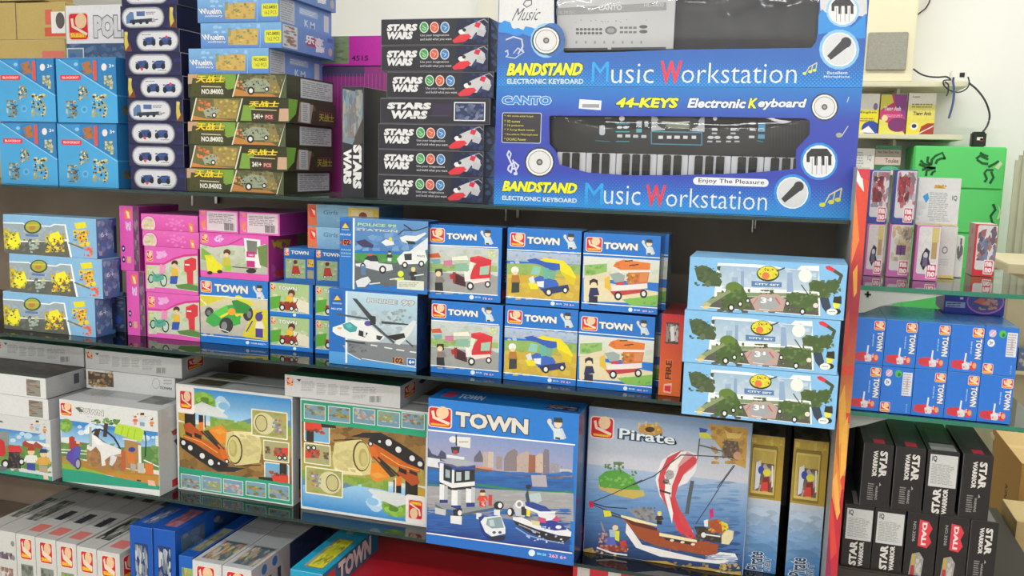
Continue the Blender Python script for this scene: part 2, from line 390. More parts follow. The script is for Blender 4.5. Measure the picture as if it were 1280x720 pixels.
def dup(src, label, bl=None, Y=None, z0=None, yaw=0, x0=None, group=None):
    w, d, h = DIM[src.name]
    if Y is None: Y = on_z(*bl, z0)[1]
    if x0 is None: x0 = on_y(*bl, Y)[0]
    r = src.copy(); COL.objects.link(r); r['label'] = label
    if group: r['group'] = group
    r.location = (x0+w/2*math.cos(yaw)-d/2*math.sin(yaw), Y+w/2*math.sin(yaw)+d/2*math.cos(yaw), z0); r.rotation_euler = (0, 0, yaw)
    for ch in list(src.children):
        c = ch.copy(); COL.objects.link(c); c.parent = r
        for g in ch.children:
            e = g.copy(); COL.objects.link(e); e.parent = c
    DIM[r.name] = (w, d, h); return r

# ================================================================== the room
ZA, ZB, ZC, ZD = 1.409, 1.035, .642, .30
WALLW = plain('white_painted_wall', 'f1f2ee', .8, spec=.2, noise=.02, scale=2)
def wall(name, x0, y0, z0, x1, y1, z1, mat): return struct(MB().box(x0, y0, z0, x1, y1, z1).build(name, mat))
wall('floor', -4, -3.2, -.05, 3, 4.6, 0, plain('floor_tile', 'b9b4aa', .3, noise=.05))
wall('ceiling', -4, -3.2, 3, 3, 4.6, 3.05, plain('ceiling_white', 'eeeeea', .9, noise=.02))
wall('wall_back', -4, 4.3, 0, 3, 4.4, 3, WALLW)
wall('wall_left', -4.1, -3.2, 0, -4, 4.6, 3, WALLW); wall('wall_right', 3, -3.2, 0, 3.1, 4.6, 3, WALLW)
wall('wall_front', -4, -3.3, 0, 3, -3.2, 3, WALLW)
wall('trim_1', -1.50, 4.27, 0, -1.34, 4.299, 3, plain('column_cream', 'e9e8da', .7, noise=.02))

# ceiling lamps the light comes from, plus the added rear fill row
LAMP = plain('lamp_housing', 'f2f2f2', .4)
for i, (x, y, z) in enumerate(LIGHTS):
    t = thing('ceiling_lamp', f'slim white tube lamp on the ceiling, {["left", "middle", "right"][i % 3]} of the {["nearest", "second", "added rear fill", "back wall"][i//3]} row', 'lamp', (x, y, 2.965), 0, 'ceiling tube lamps')
    MB().box(-.62, -.05, 0, .62, .05, .034).build('housing', LAMP, t)

# ------------------------------------------------------------------ shelving unit
DARK = plain('dark_brown_board', 'a08f80', .42, noise=.15, scale=5)
GLASS = clear_mat('smoked_glass', (.50, .60, .60), .9, .04)
EDGE = plain('glass_green_edge', '14302e', .15, spec=.6)
STEEL = plain('bracket_steel', 'b9b9b4', .25, metal=.9)
t = thing('shelving_unit', 'long dark brown display shelving unit packed with toy boxes', 'shelving', (-1, 2.06, 0))
def lk(o, p):   # child given in world coordinates
    o.matrix_parent_inverse = Matrix.Translation(p.location).inverted(); return o
XP0, XP1 = on_y(1068, 262, 1.785)[0], on_y(1084, 262, 1.785)[0]
lk(MB().box(-2.9, 2.36, 0, XP0, 2.38, 1.40).build('back_panel', DARK, t), t)
ZP = on_y(1078, 209, 1.785)[2]
lk(MB().box(XP0, 1.790, 0, XP1, 2.36, ZP).build('side_panel', plain('panel_grey_white', 'b4b4b0', .5), t), t)
lk(MB().box(-2.92, 1.79, 0, -2.9, 2.36, 1.4).build('side_panel', DARK, t), t)
XM = (XP0+XP1)/2
q_ = [proj((XP0, 1.79, ZP)), proj((XP1, 1.79, ZP)), proj((XP1, 1.79, 0)), proj((XP0, 1.79, 0))]
a = Art(XP1-XP0, ZP, q_); a.run('''r d8442e 960 200 1100 720
r a82436 960 330 1100 420
g d8442e a82436 960 300 1100 345
g a82436 c05c34 960 385 1100 460
g c05c34 d8903a 960 460 1100 520
r d8903a 960 519 1100 600
p f0ece8 1066 212 1078 222 1080 240 1074 232 1068 226
p c83044 1072 205 1090 205 1086 226 1076 222
p e8803c 1060 270 1068 240 1074 300 1064 330
p e8a03c 1066 340 1072 330 1071 366 1067 372
p c83c34 1056 400 1062 385 1060 440 1052 450
p e8a840 1046 500 1056 480 1058 540 1048 560
p f0b048 1052 540 1060 520 1058 585 1050 600
p c06a28 1044 520 1048 500 1049 590 1042 600
r b81c34 960 600 1100 1200
p e08838 1030 610 1042 560 1052 610 1046 650 1040 620
p f0a850 1040 600 1046 590 1050 640 1046 650
p d03c30 1034 640 1040 625 1046 690 1038 700
p 8c1c48 1026 690 1034 660 1040 740 1020 740''')
me = mesh_cols('edge_strip', [(v[0]+XP0, 1.789+v[1], v[2]) for v in a.V], a.F, a.C); o = link('edge_strip', me, t, GLOSSY); lk(o, t)
o['label'] = 'red and orange flame printed front edge strip'
def shelf_glass(label, z, y0, x0=-2.895, x1=None, y1=2.358, th=.008):
    x1 = x1 or XP0-.001
    g = thing('glass_shelf', label, 'shelf', ((x0+x1)/2, (y0+y1)/2, z-th), 0, None)
    lk(MB().box(x0, y0+.002, z-th, x1, y1, z-.0005).build('pane', GLASS, g), g)
    lk(MB().box(x0, y0, z-th, x1, y0+.002, z-.0005).build('polished_edge', EDGE, g), g)
    return g
shelf_glass('smoked glass shelf carrying the keyboard cartons on top of the unit', ZA, 1.855)
shelf_glass('smoked glass shelf under the rows of small blue and pink toy boxes', ZB, 1.79)
shelf_glass('smoked glass shelf under the large building set boxes', ZC, 1.832)
lk(MB().box(-2.895, 1.66, ZD-.02, XP0-.001, 2.355, ZD-.0005).build('base_board', DARK, t), t)
for i, (x, z, nm) in enumerate([(930/1, ZA, 0), (640, ZA, 0), (255, ZA, 0), (290, ZB, 0), (360, ZB, 0), (590, ZC, 0)]):
    pass
for (px, py, z) in ((942, 285, ZA), (641, 266, ZA), (258, 246, ZA), (293, 440, ZB), (362, 452, ZB), (591, 690, ZC)):
    x = on_y(px, py, 2.30)[0]; b = thing('shelf_bracket', {942: 'small steel bracket under the top glass above the green vehicle boxes', 641: 'small steel bracket under the top glass above the blue truck box', 258: 'small steel bracket under the top glass above the pink labelled boxes', 293: 'small steel bracket under the middle glass right of the white flat boxes', 362: 'small steel bracket under the middle glass above the upside down hay set box', 591: 'small steel bracket under the lower glass behind the harbour set box'}[px], 'bracket', (x, 2.35, z-.045), 0)
    MB().box(-.004, -.12, .029, .004, .01, .036).box(-.004, -.004, -.01, .004, .01, .036).build('arm', STEEL, b)
    MB().tube([(0, -.115, -.012), (0, -.115, .030)], .004).build('pin', STEEL, b)

# ------------------------------------------------------------------ glass shelves right of the unit
CLEAR = clear_mat('clear_glass', (.80, .90, .88), 1.2, .03)
XR = .50
for z, lb in ((1.28, 'clear green-edged glass shelf under the small figure boxes at right'), (1.024, 'clear green-edged glass shelf under the ten blue boxes at right')):
    g = thing('glass_shelf', lb, 'shelf', (.32, 2.15, z-.009))
    pts = [(XP1+.001, 1.902), (XR-.004, 1.902), (XR, 1.915), (XR, 2.40), (XP1+.001, 2.40)]
    lk(MB().prism_z(pts, z-.009, z-.0005).build('pane', CLEAR, g), g)
    lk(MB().box(XP1+.001, 1.900, z-.009, XR-.004, 1.9018, z-.0005).build('polished_edge', plain('glass_edge_green', '2f7a62', .15), g), g)
    for y in (1.98, 2.3):
        lk(MB().box(XP1+.0005, y, z-.022, XP1+.06, y+.012, z-.0095).build('bracket', STEEL, g), g)
t = thing('low_cabinet', 'low dark cabinet under the black boxes at right', 'cabinet', (.36, 2.14, 0))
lk(MB().box(XP1+.002, 1.905, .04, .545, 2.4, .690).build('body', plain('cabinet_dark', '3a3430', .5), t, .003), t)
lk(MB().box(XP1+.01, 1.93, 0, .54, 2.38, .04).build('plinth', DARK, t), t)

# ================================================================== top shelf
TF = 1.9     # front plane of the boxes on the top shelf
def mk_hole(pts_px, x0, Y, z0): return [(on_y(x, y, Y)[0]-x0, on_y(x, y, Y)[2]-z0) for x, y in pts_px]
KBW, KBH, KBD = .742, .2535, .10
def kb_mat(name, stops, dots):
    m, nt, b = newmat(name); tc = nt.nodes.new('ShaderNodeTexCoord'); sp = nt.nodes.new('ShaderNodeSeparateXYZ')
    nt.links.new(tc.outputs['Object'], sp.inputs[0]); rp = nt.nodes.new('ShaderNodeValToRGB')
    dv = nt.nodes.new('ShaderNodeMath'); dv.operation = 'DIVIDE'; dv.inputs[1].default_value = KBH
    nt.links.new(sp.outputs['Z'], dv.inputs[0]); nt.links.new(dv.outputs[0], rp.inputs['Fac'])
    el = rp.color_ramp.elements
    for i, (p, c) in enumerate(stops):
        e = el[i] if i < 2 else el.new(p); e.position = p; e.color = (*hl(c), 1)
    # halftone dots, as printed along the bottom
    vo = nt.nodes.new('ShaderNodeVectorMath'); vo.operation = 'SCALE'; vo.inputs['Scale'].default_value = 190
    ro = nt.nodes.new('ShaderNodeVectorRotate'); ro.rotation_type = 'Y_AXIS'; ro.inputs['Angle'].default_value = R(45)
    fr = nt.nodes.new('ShaderNodeVectorMath'); fr.operation = 'FRACTION'; sb = nt.nodes.new('ShaderNodeVectorMath'); sb.operation = 'SUBTRACT'; sb.inputs[1].default_value = (.5, .5, .5)
    nt.links.new(tc.outputs['Object'], ro.inputs['Vector']); nt.links.new(ro.outputs[0], vo.inputs[0]); nt.links.new(vo.outputs[0], fr.inputs[0]); nt.links.new(fr.outputs[0], sb.inputs[0])
    s2 = nt.nodes.new('ShaderNodeSeparateXYZ'); nt.links.new(sb.outputs[0], s2.inputs[0])
    cb = nt.nodes.new('ShaderNodeCombineXYZ'); nt.links.new(s2.outputs['X'], cb.inputs[0]); nt.links.new(s2.outputs['Z'], cb.inputs[2])
    ln = nt.nodes.new('ShaderNodeVectorMath'); ln.operation = 'LENGTH'; nt.links.new(cb.outputs[0], ln.inputs[0])
    mr = nt.nodes.new('ShaderNodeMapRange'); mr.inputs['From Min'].default_value = 0; mr.inputs['From Max'].default_value = dots; mr.inputs['To Min'].default_value = .42; mr.inputs['To Max'].default_value = 0
    nt.links.new(dv.outputs[0], mr.inputs['Value'])
    lt = nt.nodes.new('ShaderNodeMath'); lt.operation = 'LESS_THAN'; nt.links.new(ln.outputs['Value'], lt.inputs[0]); nt.links.new(mr.outputs[0], lt.inputs[1])
    mx = nt.nodes.new('ShaderNodeMix'); mx.data_type = 'RGBA'; mx.inputs[7].default_value = (*hl('1c9ae8'), 1)
    nt.links.new(lt.outputs[0], mx.inputs[0]); nt.links.new(rp.outputs['Color'], mx.inputs[6]); nt.links.new(mx.outputs[2], b.inputs['Base Color'])
    b.inputs['Roughness'].default_value = .3; b.inputs['Coat Weight'].default_value = .2
    return m
FILM = clear_mat('blister_plastic', (.95, .95, .96), .75, .06, .3, .01)
BLACKP = plain('keyboard_black_plastic', '17181b', .35, noise=.1); WKEY = plain('white_key', 'c8cbd2', .3, noise=.03); BKEY = plain('black_key', '141518', .25)
SILV = plain('silver_card', 'c4c6c8', .4, noise=.03); CREASE = plain('black_grille_cloth', '33353b', .5, noise=.2, scale=30)
def kb_carton(name, label, z0, hole_px, hole_dz, mat, art, px=True):
    x0 = -.6195; t = thing(name, label, 'keyboard carton', (x0+KBW/2, TF+KBD/2, z0), 0, 'boxed electronic keyboards')
    H = [(on_y(x, y, TF)[0]-x0-KBW/2, on_y(x, y, TF)[2]+hole_dz-z0) for x, y in hole_px]
    O = [(-KBW/2, 0), (KBW/2, 0), (KBW/2, KBH), (-KBW/2, KBH)]
    pts = O+H; tris = geometry.tessellate_polygon([[Vector((p[0], p[1], 0)) for p in O], [Vector((p[0], p[1], 0)) for p in H]])
    V = [(x, -KBD/2, z) for x, z in pts]+[(x, -KBD/2+.0012, z) for x, z in pts]; n = len(pts)
    F = [tuple(q) for q in tris]+[tuple(n+i for i in q[::-1]) for q in tris]
    for s, m in ((0, 4), (4, len(H))):
        for i in range(m): j = (i+1) % m; F.append((s+i, s+j, n+s+j, n+s+i))
    me = bpy.data.meshes.new('front_panel'); me.from_pydata(V, [], F); me.update(); link('front_panel', me, t, mat)
    b = MB(); X = KBW/2; y0, y1 = -KBD/2+.0012, KBD/2
    b.box(-X, y0, 0, X, y1, .0015).box(-X, y0, KBH-.0015, X, y1, KBH).box(-X, y0, .0015, -X+.0015, y1, KBH-.0015).box(X-.0015, y0, .0015, X, y1, KBH-.0015).box(-X+.0015, y1-.0015, .0015, X-.0015, y1, KBH-.0015)
    b.build('carton', mat, t)
    a = Art(KBW, KBH, face_quad((x0+KBW/2, TF+KBD/2, z0), 0, KBW, KBD, KBH)); a.run(art)
    a.build('front_print', t, 'F', (KBW, KBD, KBH), GLOSSY)
    # bulging clear window
    cx = sum(p[0] for p in H)/len(H); cz = sum(p[1] for p in H)/len(H); V = []; F = []; n = len(H)
    for k in range(7):
        s = 1-k/7; dy = -.012*math.sin(min(1, k/3)*math.pi/2)
        V += [(cx+(p[0]-cx)*s, -KBD/2+.0005+dy, cz+(p[1]-cz)*s) for p in H]
    V.append((cx, -KBD/2-.0115, cz))
    for k in range(6):
        for i in range(n): j = (i+1) % n; F.append((k*n+i, k*n+j, (k+1)*n+j, (k+1)*n+i))
    for i in range(n): F.append((6*n+i, 6*n+(i+1) % n, 7*n))
    me = bpy.data.meshes.new('clear_window'); me.from_pydata(V, [], F); me.update(); me.polygons.foreach_set('use_smooth', [True]*len(F))
    o = link('clear_window', me, t, FILM); o['label'] = 'bulging clear plastic window'
    return t, x0
HOLE = [(686.5, 146), (690, 144.5), (850, 145.5), (1005, 148), (1012, 151), (1012, 168), (1003, 178), (995, 187), (995, 211), (962, 214), (929, 216.5), (880, 218), (840, 219), (783, 219), (734, 215.5), (699, 205.5), (695, 189), (687, 180)]
SPK = lambda x, y, r: f'e 303848 {x} {y} {r*1.12} {r*1.12}\ne e6e8ea {x} {y} {r} {r}\ne 8a8c90 {x} {y} {r*.86} {r*.86}\ne dcdcde {x} {y} {r*.8} {r*.8}\ne 55585c {x} {y} {r*.24} {r*.24}\ne 9a9ca0 {x} {y} {r*.12} {r*.12}\n'
MIC = lambda x, y, r, c: f'e {c} {x} {y} {r*1.2} {r*1.2}\ne f0f4f8 {x} {y} {r*1.02} {r*1.02}\ne d4d6da {x} {y} {r*.95} {r*.95}\ne 2c2e34 {x+.4*r} {y-.42*r} {r*.32} {r*.32}\np 2c2e34 {x+.1*r} {y-.5*r} {x+.45*r} {y-.1*r} {x-.5*r} {y+.62*r} {x-.72*r} {y+.38*r}\n'
def KEYC(x, y, r, c):
    s = f'e {c} {x} {y} {r*1.2} {r*1.2}\ne f0f4f8 {x} {y} {r*1.04} {r*1.04}\ne e6e6ea {x} {y} {r*.95} {r*.95}\np 24262c {x-.8*r} {y-.5*r} {x-.5*r} {y-.82*r} {x+.5*r} {y-.82*r} {x+.85*r} {y-.35*r} {x-.82*r} {y-.3*r}\n'
    for k, dx in enumerate((-.72, -.22, .22, .66)): s += f'p 24262c {x+(dx-.09)*r} {y-.4*r} {x+(dx+.12)*r} {y-.4*r} {x+(dx+.12)*r} {y+(.25 if k else .05)*r} {x+(dx-.09)*r} {y+(.25 if k else .05)*r}\n'
    for dx in (-.45, -.16, .16, .46): s += f'l 8a8c92 {r*.04} {x+dx*r} {y-.2*r} {x+dx*r} {y+.8*r}\n'
    return s
NOTES = lambda x, y, s: f'l d8d890 {s*.12} {x} {y} {x+s*.5} {y-s*.9}\nl d8d890 {s*.12} {x+s*.5} {y-s*.9} {x+s*1.6} {y-s*1.5} {x+s*1.4} {y-s*.4}\nl d8d890 {s*.12} {x+s} {y-s*1.2} {x+s*.8} {y-s*.2}\ne d8dc40 {x-s*.15} {y} {s*.28} {s*.2}\ne d8dc40 {x+s*.65} {y-s*.25} {s*.28} {s*.2}\ne d8dc40 {x+s*1.25} {y-s*.45} {s*.28} {s*.2}\n'
lowart = '''f 610 120 4.5
t 2f8ae0 e8f4fc 80 0 355 50 .05 0 CANTO
p e4e8ec 515 18 640 26 634 80 510 70
r 9a9ca0 530 45 625 66
t e8ec20 1c2c60 718 8 1075 68 .05 .12 44-KEYS
o c0c8d8 80 92 297 268 .06
o 2c2430 84 96 293 264 .05
t e0d83c - 92 106 255 122 0 0 * 44 mini-size keys
t e0d83c - 92 134 180 150 0 0 * 32 tones
t e0d83c - 92 158 200 175 0 0 * 16 patterns
t e0d83c - 92 183 262 200 0 0 * 7 Song Bank tones
t e0d83c - 92 209 280 226 0 0 * Excellent Microphone
t e0d83c - 92 234 215 252 0 0 * DC/AC Power
l d0d4f0 9 118 308 108 330 122 360 138 395 130 430 112 415 118 395 150 372 172 392 160 412 140 408
l d0d4f0 7 118 308 130 325 122 350
l d0d4f0 8 140 360 160 430 150 440
e d0d4f0 155 437 12 9
''' + SPK(290, 372, 76) + '''t e8ec20 1c2c60 80 475 508 552 .06 .12 BANDSTAND
t dfe8f2 - 80 560 500 602 .03 0 ELECTRONIC KEYBOARD
t 18a0e8 - 548 488 645 612 .0 0 M
t dfe8f2 - 655 500 855 615 -.008 0 usic
t e03048 - 890 498 998 625 .03 0 W
f 840 120 4.5
t dfe8f2 - -30 515 532 645 -.008 0 orkstation
t e4ecf4 24407a 88 12 420 70 .04 .12 Electronic
t e8ec20 24407a 430 12 485 70 .04 .1 K
t e4ecf4 24407a 478 14 755 80 .04 .12 eyboard
''' + SPK(858, 62, 70) + KEYC(828, 368, 88, '1c8ce0') + MIC(678, 545, 88, '1c8ce0') + '''o e8eaf0 120 455 542 512 .5
t 1c2430 - 150 462 518 505 .01 0 Enjoy The Pleasure
l c8ccb8 5 955 225 990 170
e a8a890 940 220 18 14
l c8ccb8 5 985 35 995 5
''' + NOTES(855, 612, 62)
m1 = kb_mat('keyboard_carton_blue', [(0, '1488dc'), (1, '1c78c8'), (.16, '1e5cc0'), (.3, '2c3cae'), (.75, '2c44b0'), (.9, '2268c4')], .3)
t, kx = kb_carton('keyboard_carton', 'blue keyboard carton with bulging window showing black keyboard, below the other one', ZA, HOLE, 0, m1, lowart)
def lx(px, py=200): return on_y(px, py, TF)[0]-kx-KBW/2
def lz(px, py): return on_y(px, py, TF)[2]-ZA
kbt = thing('electronic_keyboard', 'black electronic keyboard with pale keys seen through the carton window', 'keyboard', (kx+KBW/2, TF+KBD/2, ZA+.003), 0)
YK = -KBD/2+.012
zb, zt = lz(850, 193), lz(850, 143)
b = MB().box(lx(684), YK+.006, .02-.003+.004, lx(1016), YK+.045, lz(850, 136)-.003); o = b.build('body', BLACKP, kbt, .004)
b = MB().box(lx(690), YK-.001, zb-.003, lx(1010), YK+.0055, zt+.001-.003); b.build('control_panel', BLACKP, kbt, .002)
Bc = [731.3, 955]; pitch = (lx(955)-lx(731.3))/17; xs = lx(731.3)-3*pitch; names = 'GAB'+'CDEFGAB'*3
wm = None
for i in range(24):
    x = xs+i*pitch
    k = MB().box(x+.0007, YK-.003, lz(850, 230)-.003, x+pitch-.0007, YK+.0055, zb-.004).build('white_key', WKEY, kbt, .001)
    if names[i] in 'CDFGA': MB().box(x+pitch*.62, YK-.008, lz(850, 221)-.003, x+pitch*1.38, YK-.0035, zb-.005).build('black_key', BKEY, kbt, .0012)
a = Art(KBW, KBH, face_quad((kx+KBW/2, TF+KBD/2, ZA), 0, KBW, KBD, KBH)); a.run('''f 610 120 4.5
o c0c4cc 622 162 652 220 .4
e d8dce4 735 175 16 8
e d8dce4 770 175 16 8
l 3aa0b8 6 715 155 790 155
l 3aa0b8 6 715 200 790 200
l 3aa0b8 4 715 255 790 255
e f0f0f0 748 125 16 14
r c4c8d0 722 215 750 232
r c4c8d0 768 215 796 232
r c4c8d0 812 217 840 234
r c4c8d0 858 218 886 235
r c0c4cc 832 138 860 172
r c0c4cc 878 138 896 172
r 5aa8b4 830 182 860 204
l 3a8ca8 3 598 250 680 255
l 3a8ca8 6 915 198 915 268 1200 275 1200 205 915 198
p b8bcc0 915 112 945 115 990 190 915 195
p b8bcc0 1215 118 1215 200 1140 196 1195 118
e 3c403c 1065 150 120 45
e 8a9080 1065 165 70 18
l e0e4e0 7 975 145 1050 150 1130 144
r d8dce0 955 222 980 240
r d8dce0 1003 222 1028 240
r d8dce0 1050 222 1075 240
f 840 120 4.5
r d8dce0 10 222 35 240
r d8dce0 60 222 84 240
r d8dce0 108 222 132 240
e f4f4f4 240 125 12 12
l 9a9ea4 3 200 162 385 164
r d0d4d8 222 178 252 194
r d0d4d8 328 178 358 194
e c8ccd0 215 232 18 9
e c8ccd0 252 232 18 9
e c8ccd0 322 232 18 9
e c8ccd0 360 232 18 9
r b0b4b8 222 204 250 214
r b0b4b8 328 204 356 214
r b0b4b8 196 250 224 260
r b0b4b8 245 250 273 260
r b0b4b8 302 250 330 260
r b0b4b8 350 250 378 260
r d0d4d8 436 146 466 160
r d0d4d8 436 180 466 194
r d0d4d8 432 222 462 236
r 5a9ac0 486 150 522 200
r 5a9ac0 484 215 520 240
l 3a8ca8 4 478 250 512 258
''' + '\n'.join(f'l 34363c 3 {560+i*18} 150 {560+i*18} 290' for i in range(11)))
o = a.build('control_print', kbt, 'F', (KBW, KBD, KBH), PRINT); o.location = (0, .0108, -.003)

upart = '''f 610 0 5.333
p dadbde 76 -240 440 -240 440 190 300 190 200 205 90 150 70 150
p 1c8ce0 70 165 110 135 150 150 165 195 200 185 235 200 250 175 300 185 330 230 300 250 230 225 190 245 130 220 66 215
p 2a5cb0 66 212 130 235 230 240 300 250 440 340 440 345 66 345
t 38405a - 160 55 365 135 -.005 .3 Music
l 38405a 6 255 45 235 30 250 5 290 0 290 30 255 50
l c0c8dc 10 120 265 170 245 225 262 232 310 200 360
l c0c8dc 8 115 345 130 335 135 365 120 380
l c0c8dc 7 170 355 200 320 240 350 225 320
l c0c8dc 6 130 380 180 388 235 350
e 8cc4f0 388 270 104 116
e 2868b8 425 265 88 112
''' + SPK(388, 270, 86) + '''t e8ec20 1c2c60 125 420 640 505 .06 .12 BANDSTAND
t c8dcf0 - 128 525 636 560 .03 0 ELECTRONIC KEYBOARD
t 18a0e8 - 695 412 802 545 .0 0 M
t dce6f0 - 825 425 1102 556 -.008 0 usic
t e03048 - 1150 405 1290 560 .03 0 W
f 840 0 5.333
t dce6f0 - 68 420 828 556 -.008 0 orkstation
p d0d4da 978 -240 1300 -240 1300 90 1278 110 1200 100 1140 130 990 70
p 1c8ce0 975 110 1000 60 1090 150 1200 180 1290 90 1290 250 1240 260 1150 200 1050 215 975 230
''' + KEYC(1138, 70, 92, '9cc8ec') + MIC(1115, 330, 112, '84c0ee') + '''t d4dcec - 1035 475 1170 495 .02 0 Excellent
t d4dcec - 1012 503 1185 523 .02 0 Microphone
''' + NOTES(890, 490, 48)
m2 = kb_mat('keyboard_carton_blue_upper', [(0, '1a6cc4'), (1, '2a58a8'), (.3, '1e5cb4'), (.6, '2856a8')], .25)
zu = ZA+KBH+.0005
HU = [(692.5, -25), (850, -25), (1025, -25), (1024, 5), (1022, 40), (1020, 52), (1014, 60), (930, 61), (843, 62), (770, 65), (706, 66), (700, 55), (695, 38), (693, 20)]
t, _ = kb_carton('keyboard_carton', 'upper blue keyboard carton, its window showing a silver card and black speaker', zu, HU, 0, m2, upart)
kt = thing('electronic_keyboard', 'grey and black keyboard packed behind the window of the upper carton', 'keyboard', (kx+KBW/2, TF+KBD/2, zu+.003))
def lzu(px, py): return on_y(px, py, TF)[2]-zu
MB().box(lx(686), YK+.012, .03, lx(1030), YK+.05, KBH-.012).build('body', CREASE, kt, .004)
MB().box(lx(850, 30), YK+.001, lzu(900, 64), lx(1026, 30), YK+.0115, KBH-.02).build('speaker_cover', CREASE, kt, .003)
MB().box(lx(694, 30), YK, lzu(770, 63), lx(842, 30), YK+.0115, KBH-.02).build('silver_card', SILV, kt, .001)
a = Art(KBW, KBH, face_quad((kx+KBW/2, TF+KBD/2, zu), 0, KBW, KBD, KBH)); a.run('''f 610 0 5.333
p 9a9c9e 445 48 1185 8 1185 62 445 98
t d8dadc - 730 28 885 60 .03 0 CANTO
t c4c6c8 - 1035 14 1165 38 .01 0 HL-4400
t c4c6c8 - 460 66 575 86 0 0 HL-MUSIC
b 8 9 3 560 120 1060 145 8a8c90 a0a2a4
e 707276 812 197 40 28
e 9a9c9e 812 197 26 16
''' + '\n'.join(f'e 606266 {588+i*26} {y} 11 9' for i in range(7) for y in (190, 216)) + '\n' + '\n'.join(f'r 707276 {872+i*30} {y} {894+i*30} {y+14}' for i in range(4) for y in (172, 202)) + '''
e 585a5e 1030 173 28 12
e 585a5e 1030 205 28 12
''' + '\n'.join(f'r 9a9c9e {575+i*62} 268 {587+i*62} 286' for i in range(8)) + '\nr 484a4e 500 316 790 330\nr 484a4e 815 312 1180 326')
o = a.build('card_print', kt, 'F', (KBW, KBD, KBH), PRINT); o.location = (0, .0118, -.003)

# ---- dark boxes with a red and white spaceship, in a stack of seven
SWA = ('px', '''f 430 0 5.333
p 1c2440 760 124 960 124 960 298 800 298 740 210
b 14 34 3 800 130 955 290 2c3c6c 24305c 3c4c80 1c2448
t e0e0e2 - 283 162 492 206 .07 .1 STARS
t e0e0e2 - 278 212 462 262 .07 .1 WARS
e d8e8d8 534 182 30 37
e 4c9a5c 534 182 25 31
l a8d8a8 5 520 170 548 190 536 200 522 188
e e8d4cc 603 182 30 37
e d8604c 603 182 25 31
l f0b0a0 5 590 170 614 180 600 198
e d0dcec 673 182 30 37
e 4a80b8 673 182 25 31
l b0d0f0 5 660 172 684 182 670 198
t c8c8cc - 508 228 700 244 .01 0 Use your imaginations
t c8c8cc - 508 254 718 272 .01 0 and build what you want
p c4c4c8 770 225 800 185 850 160 900 140 940 175 945 210 880 215 850 260 790 250
p d83844 722 270 770 232 830 225 850 245 800 280 735 286
e ece8e4 785 212 22 16
e 30303c 802 200 12 12
p d02c48 868 175 880 148 915 150 900 188
p b8b8c0 890 190 950 205 930 245 885 232
l 9a9aa4 6 900 140 935 128 960 150''')
SWR = '''g 30486c 243a68 0 0 100 100
p 4a90d8 10 0 60 0 90 40 70 100 20 100 45 50
r 20242e 0 0 8 100
b 6 18 4 10 10 90 90 6aa8e0 2c4c88'''
c7 = '2c2c36 243450 33333c 2a2a34'
h7 = (on_y(543, 22.5, TF)[2]-ZA)/7.0; SWD = .20
zz = [ZA+i*h7 for i in range(7)]
pl = place((476, 56), (610, 56), None, TF, zz[6], h=h7-.0006)
GS = 'dark spaceship boxes beside the keyboards'
swt = box('toy_set_box', 'dark grey spaceship box topmost in the stack left of the keyboards', pl, SWD, c7, {'F': SWA, 'R': SWR}, 'toy box', GS)
for k, x, y, l in ((5, 476, 90, 'second from the top of the stack of spaceship boxes'), (4, 483, 120, 'dark spaceship box pushed slightly right, third from the top of the stack'), (2, 472.5, 187, 'dark spaceship box directly under the one with the white framed picture'), (1, 472.5, 220, 'dark spaceship box second from the bottom of the stack left of the keyboards'), (0, 472, 250, 'dark spaceship box at the very bottom of the stack left of the keyboards')):
    dup(swt, l if 'box' in l else 'dark spaceship box '+l, (x, y), TF, zz[k])
pl = place((475, 153), (612.5, 153), None, TF, zz[3], h=h7-.0006)
box('toy_set_box', 'black box with a white framed picture in the middle of the spaceship stack', pl, SWD, c7, {'F': ('px', '''f 430 0 5.333
t e0e0e2 - 285 682 585 730 .07 .1 STARS
t e0e0e2 - 305 735 560 795 .07 .1 WARS
r 3a3048 590 690 720 780
r e4e4e8 734 680 940 808
r 2c3a60 741 687 933 801
b 26 26 8 745 690 930 798 5a6a90 303c64 8890a8 40406a
l 55555e 3 250 660 980 660
l 50505a 3 440 775 690 770'''), 'R': SWR}, 'toy box', GS)

# ---- standing dark box with letters running down, left of the stack
SWV = '''r 2c2c34 0 0 100 100
p 7a8894 4 2 96 6 96 30 50 52 4 50
b 60 13 4 4 3 94 46 9a9890 5a6874 3a5a80 b0a898 6a9ab8 8a6a50
p 4a4440 60 46 96 28 96 50 50 56
v e4e4e4 - 52 52 92 92 .07 0 STARS
v e4e4e4 - 8 56 46 88 .07 0 WARS'''
Yv = TF+.03
pl = place((427, 249), (454, 249), (456, 108), Yv, ZA, yaw=-.0)
box('toy_set_box', 'dark box standing on its end with white letters running down its narrow face', pl, .24, '2c2c34 1e1e28 44444c 2a2a34', {'F': SWV})

